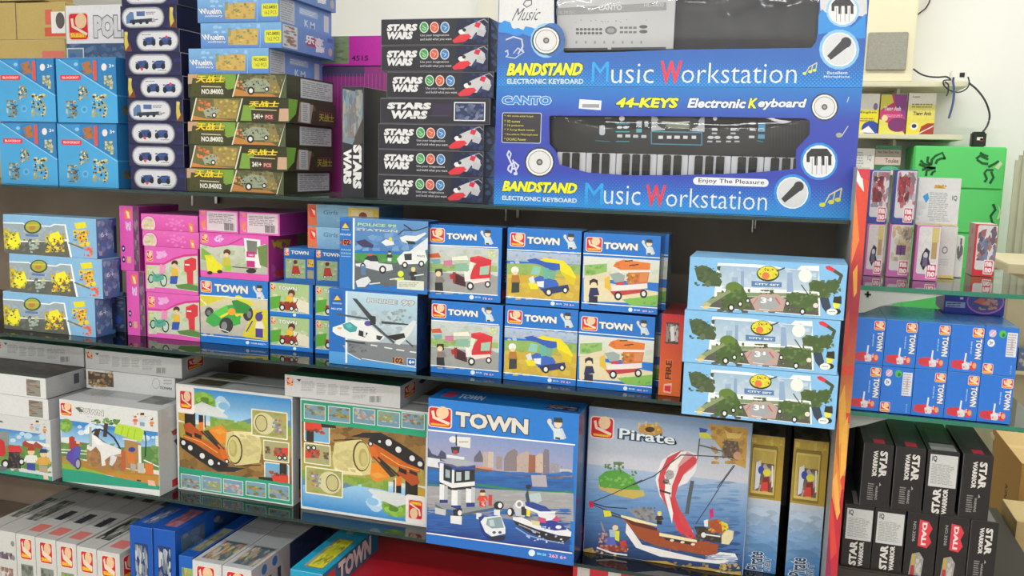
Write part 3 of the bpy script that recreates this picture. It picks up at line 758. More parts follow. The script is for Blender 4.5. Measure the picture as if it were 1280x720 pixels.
# ---- olive vehicle boxes
CAMA = ('px', '''f 220 0 5.333
r 3a3c24 80 480 760 660
p c0a080 80 480 150 480 155 555 80 560
p 7aa040 150 480 400 482 395 585 345 598 300 560 150 552
p 4a4a28 110 520 330 540 320 645 95 642
b 10 12 4 110 570 340 640 3a3a20 4a4a2c 2c2e1a
t e8d030 5a3a10 128 500 335 552 .04 .15 天战士
l d8ccb0 6 170 576 300 580
t e4e4dc - 170 592 316 628 .04 0 NO.84002
p 5a5a3a 420 484 730 505 685 645 385 640
p 8a7a50 520 505 660 500 700 620 600 625
b 24 22 5 400 490 710 560 5a6040 6a7048 8a8a5c 44482c 3a3c28
p c08040 395 590 500 620 640 628 680 645 385 640
b 5 16 6 405 540 460 600 d8683c e89a50
p 98a088 440 560 520 520 600 530 630 570 600 610 470 615
b 20 14 7 450 530 620 600 5a6450 7a826c a4a894
b 12 10 8 450 540 620 600 2c302a
wh 500 605 24
wh 605 595 15
b 8 12 2 630 570 690 620 c8b040 8a7a30
l e0dccc 8 418 482 378 644
l e0dccc 8 738 500 690 650
p 4c5a3c 748 508 762 508 762 655 700 652''')
LBL = '''r c8ccd2 {0} {1} {2} {3}
q 8a8e96 8 {4} {5} {6} {7}'''
def label(x0, y0, x1, y1): return LBL.format(x0, y0, x1, y1, x0+4, y0+6, x1-3, y1-6)
CAR = 'r 30341e 0 0 100 100\nb 8 30 3 0 0 100 100 3c4026 282c18\n'+label(28, 8, 97, 88)
CBR = '''r 34301e 0 0 100 100
p 7ab040 0 0 18 0 14 60 0 95
b 12 12 5 20 5 55 50 5a5040 3a3428 a89480
p a89484 22 10 50 12 44 95 18 92
'''+label(24, 8, 42, 92)+'''
t b8a838 - 62 45 96 80 .03 0 天战士
r 703830 62 36 94 42'''
CBA = ('px', '''f 220 120 5.333
r 34361f 80 -10 800 190
p 6a6a40 130 2 440 5 410 165 105 160
p a08850 250 20 420 30 400 150 260 150
b 20 20 4 270 20 410 140 c8b048 8a8040 5a6034 d8c860
p c88440 110 130 200 150 300 156 405 165 105 160
b 12 18 5 145 25 240 100 e0683c e89850 c85030
p a0a890 180 95 250 70 290 90 270 130 200 145
b 8 12 6 190 80 280 140 3a443c 98a090 20241e
wh 255 128 16
l e4e0d0 8 136 0 102 164
l e4e0d0 8 442 4 405 168
p 7aa040 450 60 530 66 520 166 430 164
p 3a3420 500 88 680 96 670 170 505 168
t e8d030 5a3a10 480 32 692 76 .04 .15 天战士
l d8ccb0 5 500 88 670 96
t e4e4dc - 516 118 580 152 .04 0 241+
r 8a3038 590 120 650 160
t d8c0b0 - 596 128 644 152 .02 0 PCS
p c4a488 690 84 765 84 770 168 684 168''')
h5 = (on_y(358, 92, TF)[2]-ZA)/5
GC = 'olive green vehicle boxes in a leaning stack'
zc5 = [ZA+i*h5 for i in range(9)]
YWC = 0
A1 = box('vehicle_toy_box', 'olive vehicle box topmost of the five olive ones, directly under the light blue boxes', place((235, 119), (358, 121), None, TF, zc5[4], h=h5-.0006, yaw=YWC), .23, '3c3e26 343820 5a5c40 3c3e26', {'F': CAMA, 'R': CAR}, 'toy box', GC, YWC)
B1 = box('vehicle_toy_box', 'olive vehicle box second from the top of the five, yellow title right of its picture', place((238, 150), (361, 151), None, TF, zc5[3], h=h5-.0006, yaw=YWC), .23, '3c3e26 343820 5a5c40 3c3e26', {'F': CBA, 'R': CBR}, 'toy box', GC, YWC)
dup(A1, 'olive vehicle box in the middle of the five olive ones, number at its left end', (235, 181), TF, zc5[2], YWC)
dup(B1, 'olive vehicle box second from the bottom of the five, yellow title right of its picture', (237, 212), TF, zc5[1], YWC)
dup(A1, 'olive vehicle box at the bottom of the five, standing on the glass shelf', (233.5, 239), TF, zc5[0], YWC)
# ---- light blue boxes on top of them
LBF = ('px', '''f 220 0 5.333
g 7cb0e0 5a84c8 60 150 720 325
b 10 30 6 170 160 560 220 8abce8 74a8dc a4cce8
t e8ecf4 5a6a9a 180 228 340 266 .03 -.2 Wiuelm
t d8dce8 - 215 272 335 288 .02 0 military
p c8a860 345 215 400 195 480 190 548 190 545 300 350 300
b 20 18 3 350 200 545 298 d0b060 b89850 e0c878 907840
b 12 16 8 400 190 540 255 c8c040 6a7a70 a0a060 4a5a58
p 8a9a70 345 190 365 185 368 240 345 245
o d8d838 590 200 704 284 .15
t 303028 - 604 212 690 234 .02 0 NO.84001
t 5a5a30 - 612 246 690 270 0 0 162 PCS
l 90b4e0 4 565 165 560 318''')
LR1 = '''r 6488cc 0 0 100 100
r c8ccd8 2 6 28 94
b 14 10 3 4 10 26 88 8a8a90 b0a070 5a5a60 a05040
r a04060 45 30 70 66
t e4e4f0 - 42 22 78 58 .04 0 乐高
t e4e4f0 - 62 54 80 84 .04 0 高
r 4c68b0 86 12 97 30
e b8a8a0 92 70 4 18'''
LR2 = '''r 6a90d4 0 0 100 100
r b8bcc8 2 4 28 96
q 8a90a0 9 4 10 26 90
o 9ab4dc 36 18 72 46 .3
q d8e0f0 3 38 22 70 42
t c8d8f0 - 46 62 54 90 .03 0 K
t c8d8f0 - 57 64 66 90 .03 0 M
r c8ccd8 84 20 94 88'''
h3 = (on_y(335, 59.5, TF)[2]-zc5[5])
GL = 'light blue desert vehicle boxes on top of the olive ones'
lc = '6c9cd8 6a90d4 88b0e0 6c9cd8'; zl = [zc5[5]+i*h3 for i in range(5)]
YL = 0
LM = box('vehicle_toy_box', 'light blue desert vehicle box second of its pile, turned so its side shows', place((251, 58), (352, 61), None, TF+.004, zl[1], h=h3-.0006, yaw=YL), .255, lc, {'F': LBF, 'R': LR1}, 'toy box', GL, YL)
LBF2 = ('px', LBF[1].replace('f 220 0 5.333', 'f 205 30 5.333'))
LB = dup(LM, 'light blue desert vehicle box at the bottom of its pile, lying on the olive boxes', (236, 89), TF, zl[0], 0)
LT = dup(LM, 'light blue desert vehicle box third of its pile, cut by the top of the picture', (247, 29), TF+.002, zl[2], 0)
LX = dup(LM, 'uppermost light blue desert vehicle box, only its side in view at the top', (252, 0), TF+.002, zl[3], 0)
for r_ in (LB, LT):      # these two show the pale labelled side
    for ch in list(r_.children):
        if ch.name.startswith('side_print'): bpy.data.objects.remove(ch)
    Art(DIM[r_.name][1], DIM[r_.name][2]).run(LR2).build('side_print', r_, 'R', DIM[r_.name], PRINT)

# ---- dark blue boxes with a capsule shaped picture, eight in a tower
CAPC = 'r 20204a 0 0 100 100\nb 14 22 3 0 0 100 100 28285c 1c1c3c 2c2c7c 181838\n'
def caps(a, b, kind, fg):
    s = CAPC+f'o 60626c {a-1.5} 6 {b+1.5} 96 .5\no a8aab4 {a} 9 {b} 93 .5\no d4d5dc {a+2} 15 {b-2} 87 .5\n'
    m = (a+b)/2; q = (b-a)/4
    if kind == 'T':
        s += f'p 5a7aa8 {m-1.6*q} 45 {m-1.2*q} 25 {m-.9*q} 28 {m-.8*q} 70 {m-1.6*q} 78\nr 4a6aa0 {m-.6*q} 25 {m+.2*q} 45\np 303c50 {m-1.2*q} 60 {m+.9*q} 55 {m+.9*q} 70 {m-1.3*q} 76\nq 6a6a70 2 {m+.3*q} 26 {m+1.3*q} 40\ne 24282e {m-.9*q} 74 3 8\ne 24282e {m-.2*q} 72 3 8\ne 24282e {m+.4*q} 72 3 8\nb 6 5 4 {m+.8*q} 55 {m+1.5*q} 78 8a7a6a 4a5460\n'
    else:
        for sg, sd in ((-1, 4), (1, 9)):
            c = m+sg*q*.78
            s += f'p 34508c {c-.62*q} 52 {c-.2*q} 36 {c+.4*q} 34 {c+.62*q} 52 {c+.4*q} 68 {c-.4*q} 70\nb 10 7 {sd} {c-.6*q} 36 {c+.6*q} 66 2c4484 3c5ca0 202c50 4a6ab0 1c2438\ne 20242c {c-.42*q} 62 {.2*q} 13\ne 20242c {c+.42*q} 60 {.2*q} 13\n'
        s += f'q 8a8a92 1 {m-1.5*q if kind=="Q" else m+.7*q} {20 if kind=="Q" else 74} {m-.5*q if kind=="Q" else m+1.6*q} {28 if kind=="Q" else 82}\ne d84058 {m-.8*q if kind=="P" else m+.9*q} {72 if kind=="P" else 36} 2.5 7\n'
    if fg is not None: s += f'p 703c30 {fg-4} 55 {fg+6} 60 {fg+10} 96 {fg-4} 96\np c8b850 {fg-3} 10 {fg+3} 12 {fg+2} 40 {fg+4} 70 {fg-2} 92 {fg-4} 60\ne d8c870 {fg} 18 3 8\n'
    return s
CAP = {'P': caps(7, 84, 'P', None), 'Q': caps(24, 98, 'Q', 5), 'T': caps(3, 78, 'T', 92)}
CT = [235.5, 208, 180.5, 152.5, 123, 93, 65.5, 35, 5.6]
CL = [164, 161.5, 161, 160, 160, 157, 155, 151, 152]
GP = 'dark blue capsule picture boxes in a tower'
seen = {}; hc = (on_y(200, 6, TF)[2]-ZA)/8; wc = on_y(232, 200, TF)[0]-on_y(163.5, 200, TF)[0]
pos = ['at the bottom of its tower', 'second from the bottom of its tower', 'third from the bottom of its tower', 'fourth from the bottom of its tower, showing a truck', 'fifth from the bottom of its tower, with yellow figure', 'sixth from the bottom of its tower', 'third from the top of its tower, with yellow figure', 'second from the top of its tower, showing a truck', 'topmost of its tower, cut by the upper picture edge']
for i, k in enumerate('PPPTQPQTP'):
    lb = 'dark blue capsule picture box '+pos[i]
    if k in seen: dup(seen[k], lb, (CL[i], 100), TF, ZA+i*hc, x0=on_y(CL[i], CT[i], TF)[0])
    else: seen[k] = box('vehicle_toy_box', lb, (on_y(CL[i], CT[i], TF)[0], TF, ZA+i*hc, wc, hc-.0006), .2, '20204a 1c1c3c 30305a 242464', {'F': CAP[k]}, 'toy box', GP)

# ---- blue counter display cartons at the left end
DSA = '''f 0 120 5.333
r 2f7fbc 400 185 780 440
r 2a6fa8 645 185 660 400
r 3a92cc 420 190 530 260
e 8cc4e8 510 222 14 12
p b07040 545 220 600 200 620 280 580 290
b 8 14 5 545 205 620 290 8a6a50 6a5040 a88060
r e05038 622 200 648 330
e e8e0e4 695 245 18 24
t e4f0f8 - 728 226 762 250 .02 0 3+
b 12 22 6 695 300 755 390 c8c890 8a8a60 4a4a38 e0e0b0'''
DSP = '''f 0 120 5.333
g 48a4dc 3890d0 395 185 810 600
l 9cd0f0 6 402 190 790 438
o e03848 410 290 546 328 .2
t f8d8d8 - 424 300 534 318 .03 0 BLOCKBOT
b 16 20 5 530 365 592 460 c8ccac 8a8c6a 30302c e8e8d8 5a5c48
b 18 20 6 450 460 530 575 c0c090 7a7c58 28282c e0e0c8 303030
b 22 24 7 620 420 722 580 b8b890 8a8c68 d8d8a8
b 9 12 4 530 370 592 456 3c3c34
b 9 11 5 452 470 530 572 3c3c34
b 14 14 6 622 430 720 578 34342c
b 5 9 8 540 372 580 420 f0f0d8
b 6 10 9 640 420 690 470 e8e8c0
e 6ab4e4 570 520 22 24
e 4090c8 570 520 12 13'''
def display(name, label, bl, br, tr, z0, template=None):
    global DISP
    x0, Y, z0, w, h = place(bl, br, tr, TF, z0)
    d = .16; t = thing(name, label, 'display carton', (x0+w/2, TF+d/2, z0), 0, 'blue counter display cartons of small toys')
    c = [hl(v) for v in '2f7fbc 2a78b8 2a70b0 3484c4'.split()]
    link('carton', carton_mesh(w, d-.004, h, c), t, PRINT).location = (0, .002, 0)
    pts = [(-w/2, 0), (w/2, 0), (w/2, h*.43), (-w/2, h*.99)]
    o = MB().prism(pts, -d/2-.0005, -d/2+.003).build('front_lip', plain('display_blue', '48a4dc', .4), t)
    a = Art(w, h, face_quad((x0+w/2, TF+d/2, z0), 0, w, d, h)); a.run(DSA); o = a.build('inner_packs_print', t, 'F', (w, d, h), PRINT); o.location = (0, .0018, 0)
    a = Art(w, h, face_quad((x0+w/2, TF+d/2, z0), 0, w, d, h)); a.run(DSP.replace('g 48a4dc 3890d0 395 185 810 600\n', '')); o = a.build('front_print', t, 'F', (w, d, h), PRINT); o.location = (0, -.0006, 0)
    Art(d, h).run('''r 2a78b8 0 0 100 100
b 10 12 4 10 60 80 90 3a3a38 6a6450 a09a78 
l 50a0d8 2 0 58 100 58''').build('side_print', t, 'R', (w, d, h), PRINT)
    DIM[t.name] = (w, d, h); return t
hD = (on_y(146, 75, TF)[2]-ZA)/2
D0 = display('counter_display_carton', 'blue open front display carton, lower one of the right pair at the left end', (74.5, 231), (148.5, 234), (148, 154.3), ZA)
w0 = DIM[D0.name][0]
dup(D0, 'blue open front display carton, upper one of the right pair at the left end', (73, 154), TF, ZA+DIM[D0.name][2]+.0006)
dup(D0, 'blue open front display carton, lower one at the left picture edge', (0, 0), TF, ZA, x0=on_y(74.5, 231, TF)[0]-w0-.004)
dup(D0, 'blue open front display carton, upper one at the left picture edge', (0, 0), TF, ZA+DIM[D0.name][2]+.0006, x0=on_y(73, 154, TF)[0]-w0-.006)

# ---- behind: white building set box, kraft cartons, magenta boxes
pl = (on_y(81, 5, 2.12)[0], 2.12, ZA, on_y(180, 20, 2.12)[0]-on_y(81, 5, 2.12)[0], on_y(81, 7, 2.12)[2]-ZA)
box('building_set_box', 'white building set box with silver letters standing behind the blue display cartons', pl, .07, 'e8e8ec d8d8dc e4e4e4 d8d8dc', {'F': ('px', '''f 0 0 5.333
g 3c5c84 2c4468 430 292 1000 900
b 40 40 4 430 292 900 420 4a6c94 2c4468 6a8ab0 5a7aa8 34507c
r c8d4e0 445 320 562 398
r 5a7c9c 452 328 554 396
e 3c68b8 485 372 24 18
logo 458 92 588 262
t d8d8dc 707078 622 105 1010 248 .07 0 POLICE''')}, 'toy box')
KC = 'c8b070 b8a060 d0bc80 b8a060'
def kraft(label, x0p, y0p, x1p, y1p, Y, z0, d, arts={}, name='cardboard_carton', cols=KC, grp='kraft cartons stacked at the upper left'):
    xa, xb = on_y(x0p, y0p, Y)[0], on_y(x1p, y0p, Y)[0]
    return box(name, label, (xa, Y, z0, xb-xa, on_y(x1p, y0p, Y)[2]-z0), d, cols, arts, 'carton', grp, 0, KRAFT)
kb0 = ZA
TAPE = 'r bca468 0 47 100 52\nl 8a7848 1 0 49.5 100 49.5'
KL = '''r e06a50 84 38 98 88
r f0e8e4 88 42 100 66
e 8a7a74 96 54 5 9
'''
zk = on_y(60, 49, 2.22)[2]
kraft('kraft carton resting on the shelf top behind the display cartons, red and white label', -70, 49, 80, 75, 2.225, ZA, .14, {'F': '''r e08070 82 8 100 60
r f0e8e8 88 14 100 34'''})
kraft('upper kraft carton with a red and white picture label behind the display cartons', 19, 2, 80.5, 48, 2.23, zk+.001, .13, {'F': '''r e07060 60 20 74 60
r d86850 58 68 100 92
r f0f0f0 72 26 100 84
e 6a6464 90 50 9 22'''})
kraft('kraft carton at the upper left picture edge behind the display cartons', -60, 3, 18, 30, 2.23, zk+.001, .13)
zk2 = on_y(40, 1.5, 2.22)[2]+.002
kraft('kraft carton cut by the upper picture edge above the other cartons', -60, -40, 52, 2, 2.235, zk2+.004, .12)
pl = (on_y(54, 0, 2.2)[0], 2.2, on_y(54, 4, 2.2)[2]+.02, .3, .12)
MG = 'magenta building set boxes behind the olive boxes'
zm = on_y(440, 82, 2.20)[2]
def magenta(label, x0p, x1p, ytop, ybot, Y, z0, z1, art):
    xa, xb = on_y(x0p, ytop, Y)[0], on_y(x1p, ytop, Y)[0]
    return box('building_set_box', label, (xa, Y, z0, xb-xa, z1-z0), .14, 'c828a4 b02090 c83cac a82088', {'F': art}, 'toy box', MG)
zt = on_y(440, 45, 2.20)[2]
M2 = magenta('tall magenta dotted box behind the olive boxes, under the one with a number', 400, 480, 83, 108, 2.205, ZA, zm-.001, '''g a0408c c040a0 0 0 100 100
r 5a4c70 0 0 70 8
'''+'\n'.join(f'l e070c8 .5 {x} 6 {x} 40' for x in range(4, 100, 6)))
M1 = magenta('bright magenta box with a printed number behind the stack of spaceship boxes', 400, 480, 45, 82, 2.20, zm, zt, '''r d030b0 0 0 100 100
p 8a9a70 0 0 46 0 46 94 0 94
b 12 8 3 20 4 45 90 5a8a40 c08a50 a0b0b8 3a6a38
t 50104c - 50 66 76 84 .03 0 4515''')

# ================================================================== middle shelf
def zof(x, y, Y): return on_y(x, y, Y)[2]
# ---- light blue boxes of yellow machines, left end
Yy = on_z(120, 422, ZB)[1]; hy = (zof(119, 273.7, Yy)-ZB)/3; wy = .29
YSA = ('px', '''f 0 350 5.333
r 86b8e0 -400 70 720 400
p f0f4f4 -60 118 150 132 175 150 265 152 330 158 355 146 432 152 475 378 30 350 25 325 -60 320
g b4c4d0 8a98a4 -50 132 425 270
p 9aaab4 -50 126 150 140 178 158 330 166 360 154 424 160 440 250 -50 240
p 60625c -50 250 440 262 462 366 35 342 -50 330
b 26 26 4 -40 240 440 350 5a5c54 6a6a60 788078 50524a
b 16 30 5 -40 150 420 250 a4b4c0 8c9ca8 bcc8d0
b 24 30 3 -40 165 60 300 f0e030 e0c828 c8a828 88906c
b 22 26 6 30 190 138 305 f0e828 f4ec40 d8c020 706030
p f4ec30 60 230 120 200 138 250 100 296 50 270
b 26 26 9 300 205 425 330 f0e428 e8d028 d07838 585848 f4ec50
p f4e830 330 210 385 195 420 270 380 260 350 290 320 250
e 484838 215 162 58 44
e a8b040 215 160 48 36
e c08040 212 166 22 18
l c8c040 10 175 150 255 150
r 5a7cb8 168 205 255 228
b 10 20 12 190 240 260 330 8ca4b0 c0d0d0 d8d850
p e8dc28 488 145 560 140 572 175 500 185
b 24 24 5 480 190 580 300 f0b030 e8e030 d87830 f0d840
b 10 11 6 484 200 580 300 504c40
b 8 10 7 490 200 575 300 d86830
b 9 12 8 40 200 130 295 585040
b 10 12 9 305 220 420 325 504838
b 8 9 5 310 230 410 310 d87838
l 6a7078 10 452 272 548 312
e e8d040 578 282 16 16
b 14 20 7 552 305 610 368 e05840 d84838 f0a080''')
YSR = '''g 6488b8 4c6ca4 0 0 100 100
p 4a4a94 60 2 100 0 100 30 78 34
b 22 18 5 5 5 95 95 7a8ec0 9ab0d4 405894 c0c8dc 343870
t e0e0f0 - 20 34 60 46 .02 0 6+
r 24304c 84 20 100 90'''
GY = 'light blue boxes of yellow machines at the left picture edge'
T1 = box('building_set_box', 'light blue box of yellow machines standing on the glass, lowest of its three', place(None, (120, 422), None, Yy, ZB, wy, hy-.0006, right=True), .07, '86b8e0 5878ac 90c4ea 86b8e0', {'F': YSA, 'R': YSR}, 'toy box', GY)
dup(T1, 'light blue box of yellow machines, middle one of its three, pushed right', z0=ZB+hy, Y=Yy, x0=on_y(129, 371, Yy)[0]-wy)
dup(T1, 'light blue box of yellow machines, topmost of its three', z0=ZB+2*hy, Y=Yy, x0=on_y(121.5, 320, Yy)[0]-wy)
xb = on_y(156.5, 400, 1.925)[0]
box('building_set_box', 'dark blue picture box behind the lowest box of yellow machines', (xb-.20, 1.925, ZB, .20, zof(150, 370, 1.925)-ZB), .06, '3c4c70 2c3854 5a6a90 3c4c70', {'F': '''g 46587c 343c58 0 0 100 100
b 20 8 3 60 5 98 95 6a80a8 2c3450 8a94a8 405a90
e 3c5cc0 88 66 6 12
l c8d0dc 1.5 62 2 98 6'''})

# ---- pink boxes
PF = 'd850b0 a03088 e070c0 c8409c'
GP1 = 'pink building set boxes'
SPL = '''r dc58b4 0 0 72 100
r 6c3464 72 0 100 100
b 14 14 4 74 4 98 90 806070 5a6848 a080a0 403848
o e88030 28 5 62 20 .2
p f0d0c0 34 7 50 9 56 19 44 19
b 5 10 9 32 24 60 38 c8a0d8 e8c8e8
e 28284c 16 66 9 5
e d0d8e0 16 66 4 2
e 28284c 16 83 9 5
e d0d8e0 16 83 4 2
r d8a880 34 78 56 88'''
pl = place((160, 418.5), (181.5, 421), (180, 340), TF, ZB)
S1 = box('pink_toy_box', 'pink box standing on its end, narrow printed spine forward, lower of two', pl, .16, PF, {'F': SPL}, 'toy box', GP1)
pl = place((151.5, 338), (174.5, 340), (172, 258), TF, ZB+pl[4]+.0006)
S2 = box('pink_toy_box', 'pink box standing on its end on another one, beside the round picture boxes', pl, .16, PF, {'F': SPL}, 'toy box', GP1)
BIKE = ('px', '''f 0 350 5.333
r e060b8 960 60 1400 420
logo 992 112 1030 178
p f0a0d8 1060 120 1110 112 1130 140 1110 160 1065 150
b 5 24 8 1055 115 1130 165 e8b8e4 c890d8
p d0388c 985 188 1100 196 1170 160 1240 140 1340 136 1340 150 1240 152 1170 172 1100 206 985 200
p c8d0b8 988 205 1100 210 1170 176 1240 156 1335 152 1335 390 1200 366 990 345
b 30 36 3 990 212 1330 360 a8c090 d8d0c0 8ab080 e0d8d0 c0c8b0
p e890c0 1080 200 1120 210 1110 270 1075 260
b 6 20 6 990 215 1040 300 d8d868 b8c860
l 30403c 7 1012 270 1000 300 1020 315 1038 295 1025 268
e 283430 1104 310 24 40
e c4d8c8 1104 310 17 31
e 283430 1020 295 20 30
e a8c8b4 1020 295 13 22
p 5aa894 1030 268 1100 262 1108 300 1060 318 1030 310
l 40907c 8 1030 250 1060 290 1100 268
e 4a2c24 1177 196 22 20
e e8c090 1175 212 16 14
p e8b830 1160 232 1196 232 1200 280 1156 280
p 3458b0 1150 280 1200 280 1190 334 1144 330
l e8c090 8 1196 240 1236 232
p d83844 1240 180 1290 160 1320 170 1320 240 1300 250 1300 340 1262 344 1256 260 1240 250
r f0e8e8 1246 202 1276 214
p 5a8a48 1180 340 1270 330 1335 350 1335 385 1200 362''')
b1 = place((184.5, 423), (250, 427), (250, 370), TF, ZB)
K1 = box('pink_toy_box', 'pink box with a green bicycle picture standing on the glass shelf', b1, .16, PF, {'F': BIKE}, 'toy box', GP1)
zb2 = ZB+b1[4]+.0006
K2 = dup(K1, 'pink box with a green bicycle picture resting on an identical one', (182, 366), TF, zb2)
zb3 = zb2+b1[4]+.0006
RND = ('px', '''f 0 240 5.333
g e468bc d850a8 930 95 1400 400
e c04898 988 178 52 62
e f0b8d8 988 178 47 57
b 20 22 3 952 135 1022 225 c8d8a0 e8d070 d89898 f4e4e8 a8b878
b 14 20 5 1060 120 1230 240 e070c0 ec84c8
p e89050 1255 165 1285 175 1290 238 1262 232
p f4d8c8 1262 185 1280 195 1278 225''')
pr_ = place((178.5, 313), (249, 316), (249, 291), TF, zb3)
Rn = box('pink_toy_box', 'flat pink box with a round picture lying on the bicycle boxes', pr_, .18, PF, {'F': ('px', RND[1].replace('f 0 240', 'f 2 268'))}, 'toy box', GP1)
dup(Rn, 'flat pink box with a round picture, uppermost, beside the standing pink box', (176.5, 286), TF, zb3+pr_[4]+.0006)
GRN = ('px', '''f 220 330 5.333
r 1276d0 140 80 640 600
logo 168 112 234 188
t e4e4e0 404850 256 130 480 202 .06 0 TOWN
cop 556 178 58
g d8d0a8 b8b4ac 155 206 612 500
p d8cc30 155 206 360 212 200 275 155 280
b 30 30 4 160 280 600 480 b4b0a8 c4c0b8 a4a098 ccc8c0
p d8cc28 520 300 612 310 612 510 470 490 440 480
l 5a4a90 9 470 450 510 380
l 5a4a90 9 540 330 575 320
l e8e4dc 10 160 232 200 270
e 343438 222 322 30 34
e 707478 218 324 14 17
e 303034 480 330 34 50
e 787c80 488 336 15 24
p 38a848 205 360 250 320 340 275 400 268 440 300 455 330 400 400 330 395 250 420 200 385
p 58c848 245 322 340 272 350 310 290 355
p 2c8838 370 245 430 235 500 285 470 330 400 320
p d8d838 395 212 420 208 520 262 510 282 400 236
p e8e040 290 350 345 320 350 335 300 362
e f0a030 372 318 26 24
p e8d038 390 330 450 330 440 350 400 350
p 38b040 340 385 430 340 430 400 360 420
e 303034 335 408 46 52
e 84888c 322 412 20 28
l e8e8e8 6 290 430 350 452
e 4a3a88 554 352 26 30
p e8e0dc 535 385 575 385 590 430 528 430
r 4c3c94 530 428 580 492
l f0f4f8 5 155 206 612 238
l f0f4f8 4 155 470 612 516
e d8e8f4 477 524 12 11
t d8e8f4 - 500 522 600 542 .02 0 M38-B0271''')
g1 = place((251, 427.5), (335.5, 436), (335, 352.5), TF, ZB)
box('town_toy_box', 'blue town box with a green racing car picture on the middle shelf', g1, .14, '1276d0 1060b0 2a88dc 1060b0', {'F': GRN, 'R': 'r 1468bc 0 0 100 100'}, 'toy box', None, mat=GLOSSY)
SCO = ('px', '''f 220 230 5.333
r e058b4 140 310 640 650
logo 172 336 212 388
b 8 18 3 245 340 320 390 e8b8e8 c890d8 f0d0f0
g c8ccc0 b8b8a8 160 395 610 605
b 20 44 5 165 400 610 560 b0c498 c8ccb8 d8d4c8 98b080
p 88b050 168 420 240 470 230 520 168 500
p e060b8 160 390 250 418 350 405 440 360 470 350 160 350
logo 172 336 212 388
b 8 18 3 245 340 320 390 e8b8e8 c890d8 f0d0f0
l c03890 7 160 396 250 420 350 406 440 362
p ecebe8 452 360 562 372 566 560 470 550
p 787c74 470 374 540 382 540 470 478 465
r c03080 470 448 526 490
r c03080 470 510 526 556
t f0e8f0 - 484 466 516 482 .02 0 160
l 303030 6 376 552 540 566
e 30302c 502 580 34 16
e 5a3828 340 456 24 22
e ecc8a0 336 474 16 15
p c8c040 316 490 360 490 366 545 330 560 306 540
p 9cc840 320 540 372 548 368 585 330 580
p e8e030 196 480 240 476 270 510 306 540 310 580 270 592 214 588 204 540
p d8d828 190 476 240 470 236 490 196 494
e 2c2c28 226 592 18 12
e 2c2c28 292 584 18 12
p 708850 540 420 612 400 612 560 560 540''')
SCR = '''r b83890 0 0 100 100
p c8a838 10 10 80 14 70 34 20 30
b 14 14 5 10 8 90 96 a03080 d060b0 8a5a78
p d84838 20 78 70 80 66 94 26 92'''
s1 = place((250.5, 345), (336, 351), (335, 294.7), TF, ZB+g1[4]+.0006)
box('pink_toy_box', 'pink box with a yellow scooter picture on top of the green car box', s1, .13, PF.replace('a03088', 'b83890'), {'F': SCO, 'R': SCR}, 'toy box', GP1)
LBX = '''r e060b8 0 0 100 100
b 6 12 3 3 4 18 96 e86060 f0a0b0 e88838
r d8c8d0 20 5 96 92
q 8c8090 6 24 14 90 60
bar 64 56 90 88'''
zl_ = ZB+g1[4]+s1[4]+.0015
l1 = place((249.5, 290), (298, 292), (298, 264.7), TF, zl_)
L1 = box('pink_toy_box', 'flat pink box with a grey label, left of two lying over the scooter box', l1, .2, PF, {'F': LBX}, 'toy box', GP1)
dup(L1, 'flat pink box with a grey label, right of two lying over the scooter box', (299.5, 293), TF, zl_)

# ---- small blue kart boxes
KRT = ('px', '''f 220 330 5.333
r 1a6cc0 610 100 930 370
g a8c888 b8c4a0 628 122 888 332
b 26 30 4 630 200 885 325 78b048 98c060 e0dcc0 c8d4a8 e8e4d0
p 5aa838 630 220 700 210 690 290 630 300
p e4e0cc 780 220 885 260 885 332 790 310
logo 632 132 662 176
t e4e4e0 3a5a44 680 144 806 182 .05 0 TOWN
e 5c2c28 770 196 24 26
e e0a878 766 208 16 14
p e8c038 738 216 780 222 776 262 728 256
p a03028 690 250 800 262 812 300 740 310 690 290
b 14 16 7 694 250 800 305 d04030 702820 c86040 382820
wh 708 290 20
wh 770 298 16
wh 802 304 12
l 303030 5 800 260 812 235
r 1a78d4 628 312 930 362
l d8e8f4 3 628 312 890 334
e d8e8f4 790 340 11 10''')
KBS = '''r 2a5090 0 0 100 100
b 8 18 4 5 5 95 95 c8c8d0 d06050 304878'''
k1 = place((337.5, 436), (391, 440.5), (391, 398), TF, ZB)
k1 = (k1[0], k1[1], k1[2], k1[3], (zof(388, 356, TF)-ZB)/2-.0006)
GK = 'small blue kart boxes'
kz = k1[4]+.0006
q1 = box('town_toy_box', 'upper small blue box with an orange kart picture, right of the racing car box', (k1[0], TF, ZB+kz, k1[3], k1[4]), .07, '1a6cc0 24508c 3a88d0 1a5ca8', {'F': KRT, 'R': KBS}, 'toy box', GK)
dup(q1, 'lower small blue box with an orange kart picture, right of the racing car box', Y=TF, x0=k1[0], z0=ZB)
dup(q1, 'small blue kart box mostly hidden behind the police sets, upper one', Y=TF, x0=on_y(393.5, 420, TF)[0]+.001, z0=ZB+kz)
dup(q1, 'small blue kart box mostly hidden behind the helicopter set, standing on the glass', Y=TF, x0=on_y(393.5, 420, TF)[0]+.001, z0=ZB)
KR2 = ('px', '''f 220 230 5.333
r 1a5ca8 700 400 1200 660
p 1a68b4 715 415 925 425 925 480 715 470
logo 726 430 752 474
t d8dcdc 2c4870 766 442 884 474 .04 0 TOWN
r 90a880 730 496 862 632
b 18 18 4 732 500 860 628 7a9870 a8b890 688858 c8c0a0
e 58241c 796 520 14 14
p a83028 778 545 815 545 830 600 770 600
wh 780 605 9
wh 820 605 9
r d0a848 876 502 918 556
r 94907c 876 574 918 632
b 5 8 6 880 510 914 550 5a4030 b05030''')
k3 = place((355, 350), (393.5, 353), (393.5, 312), TF, ZB+2*kz)
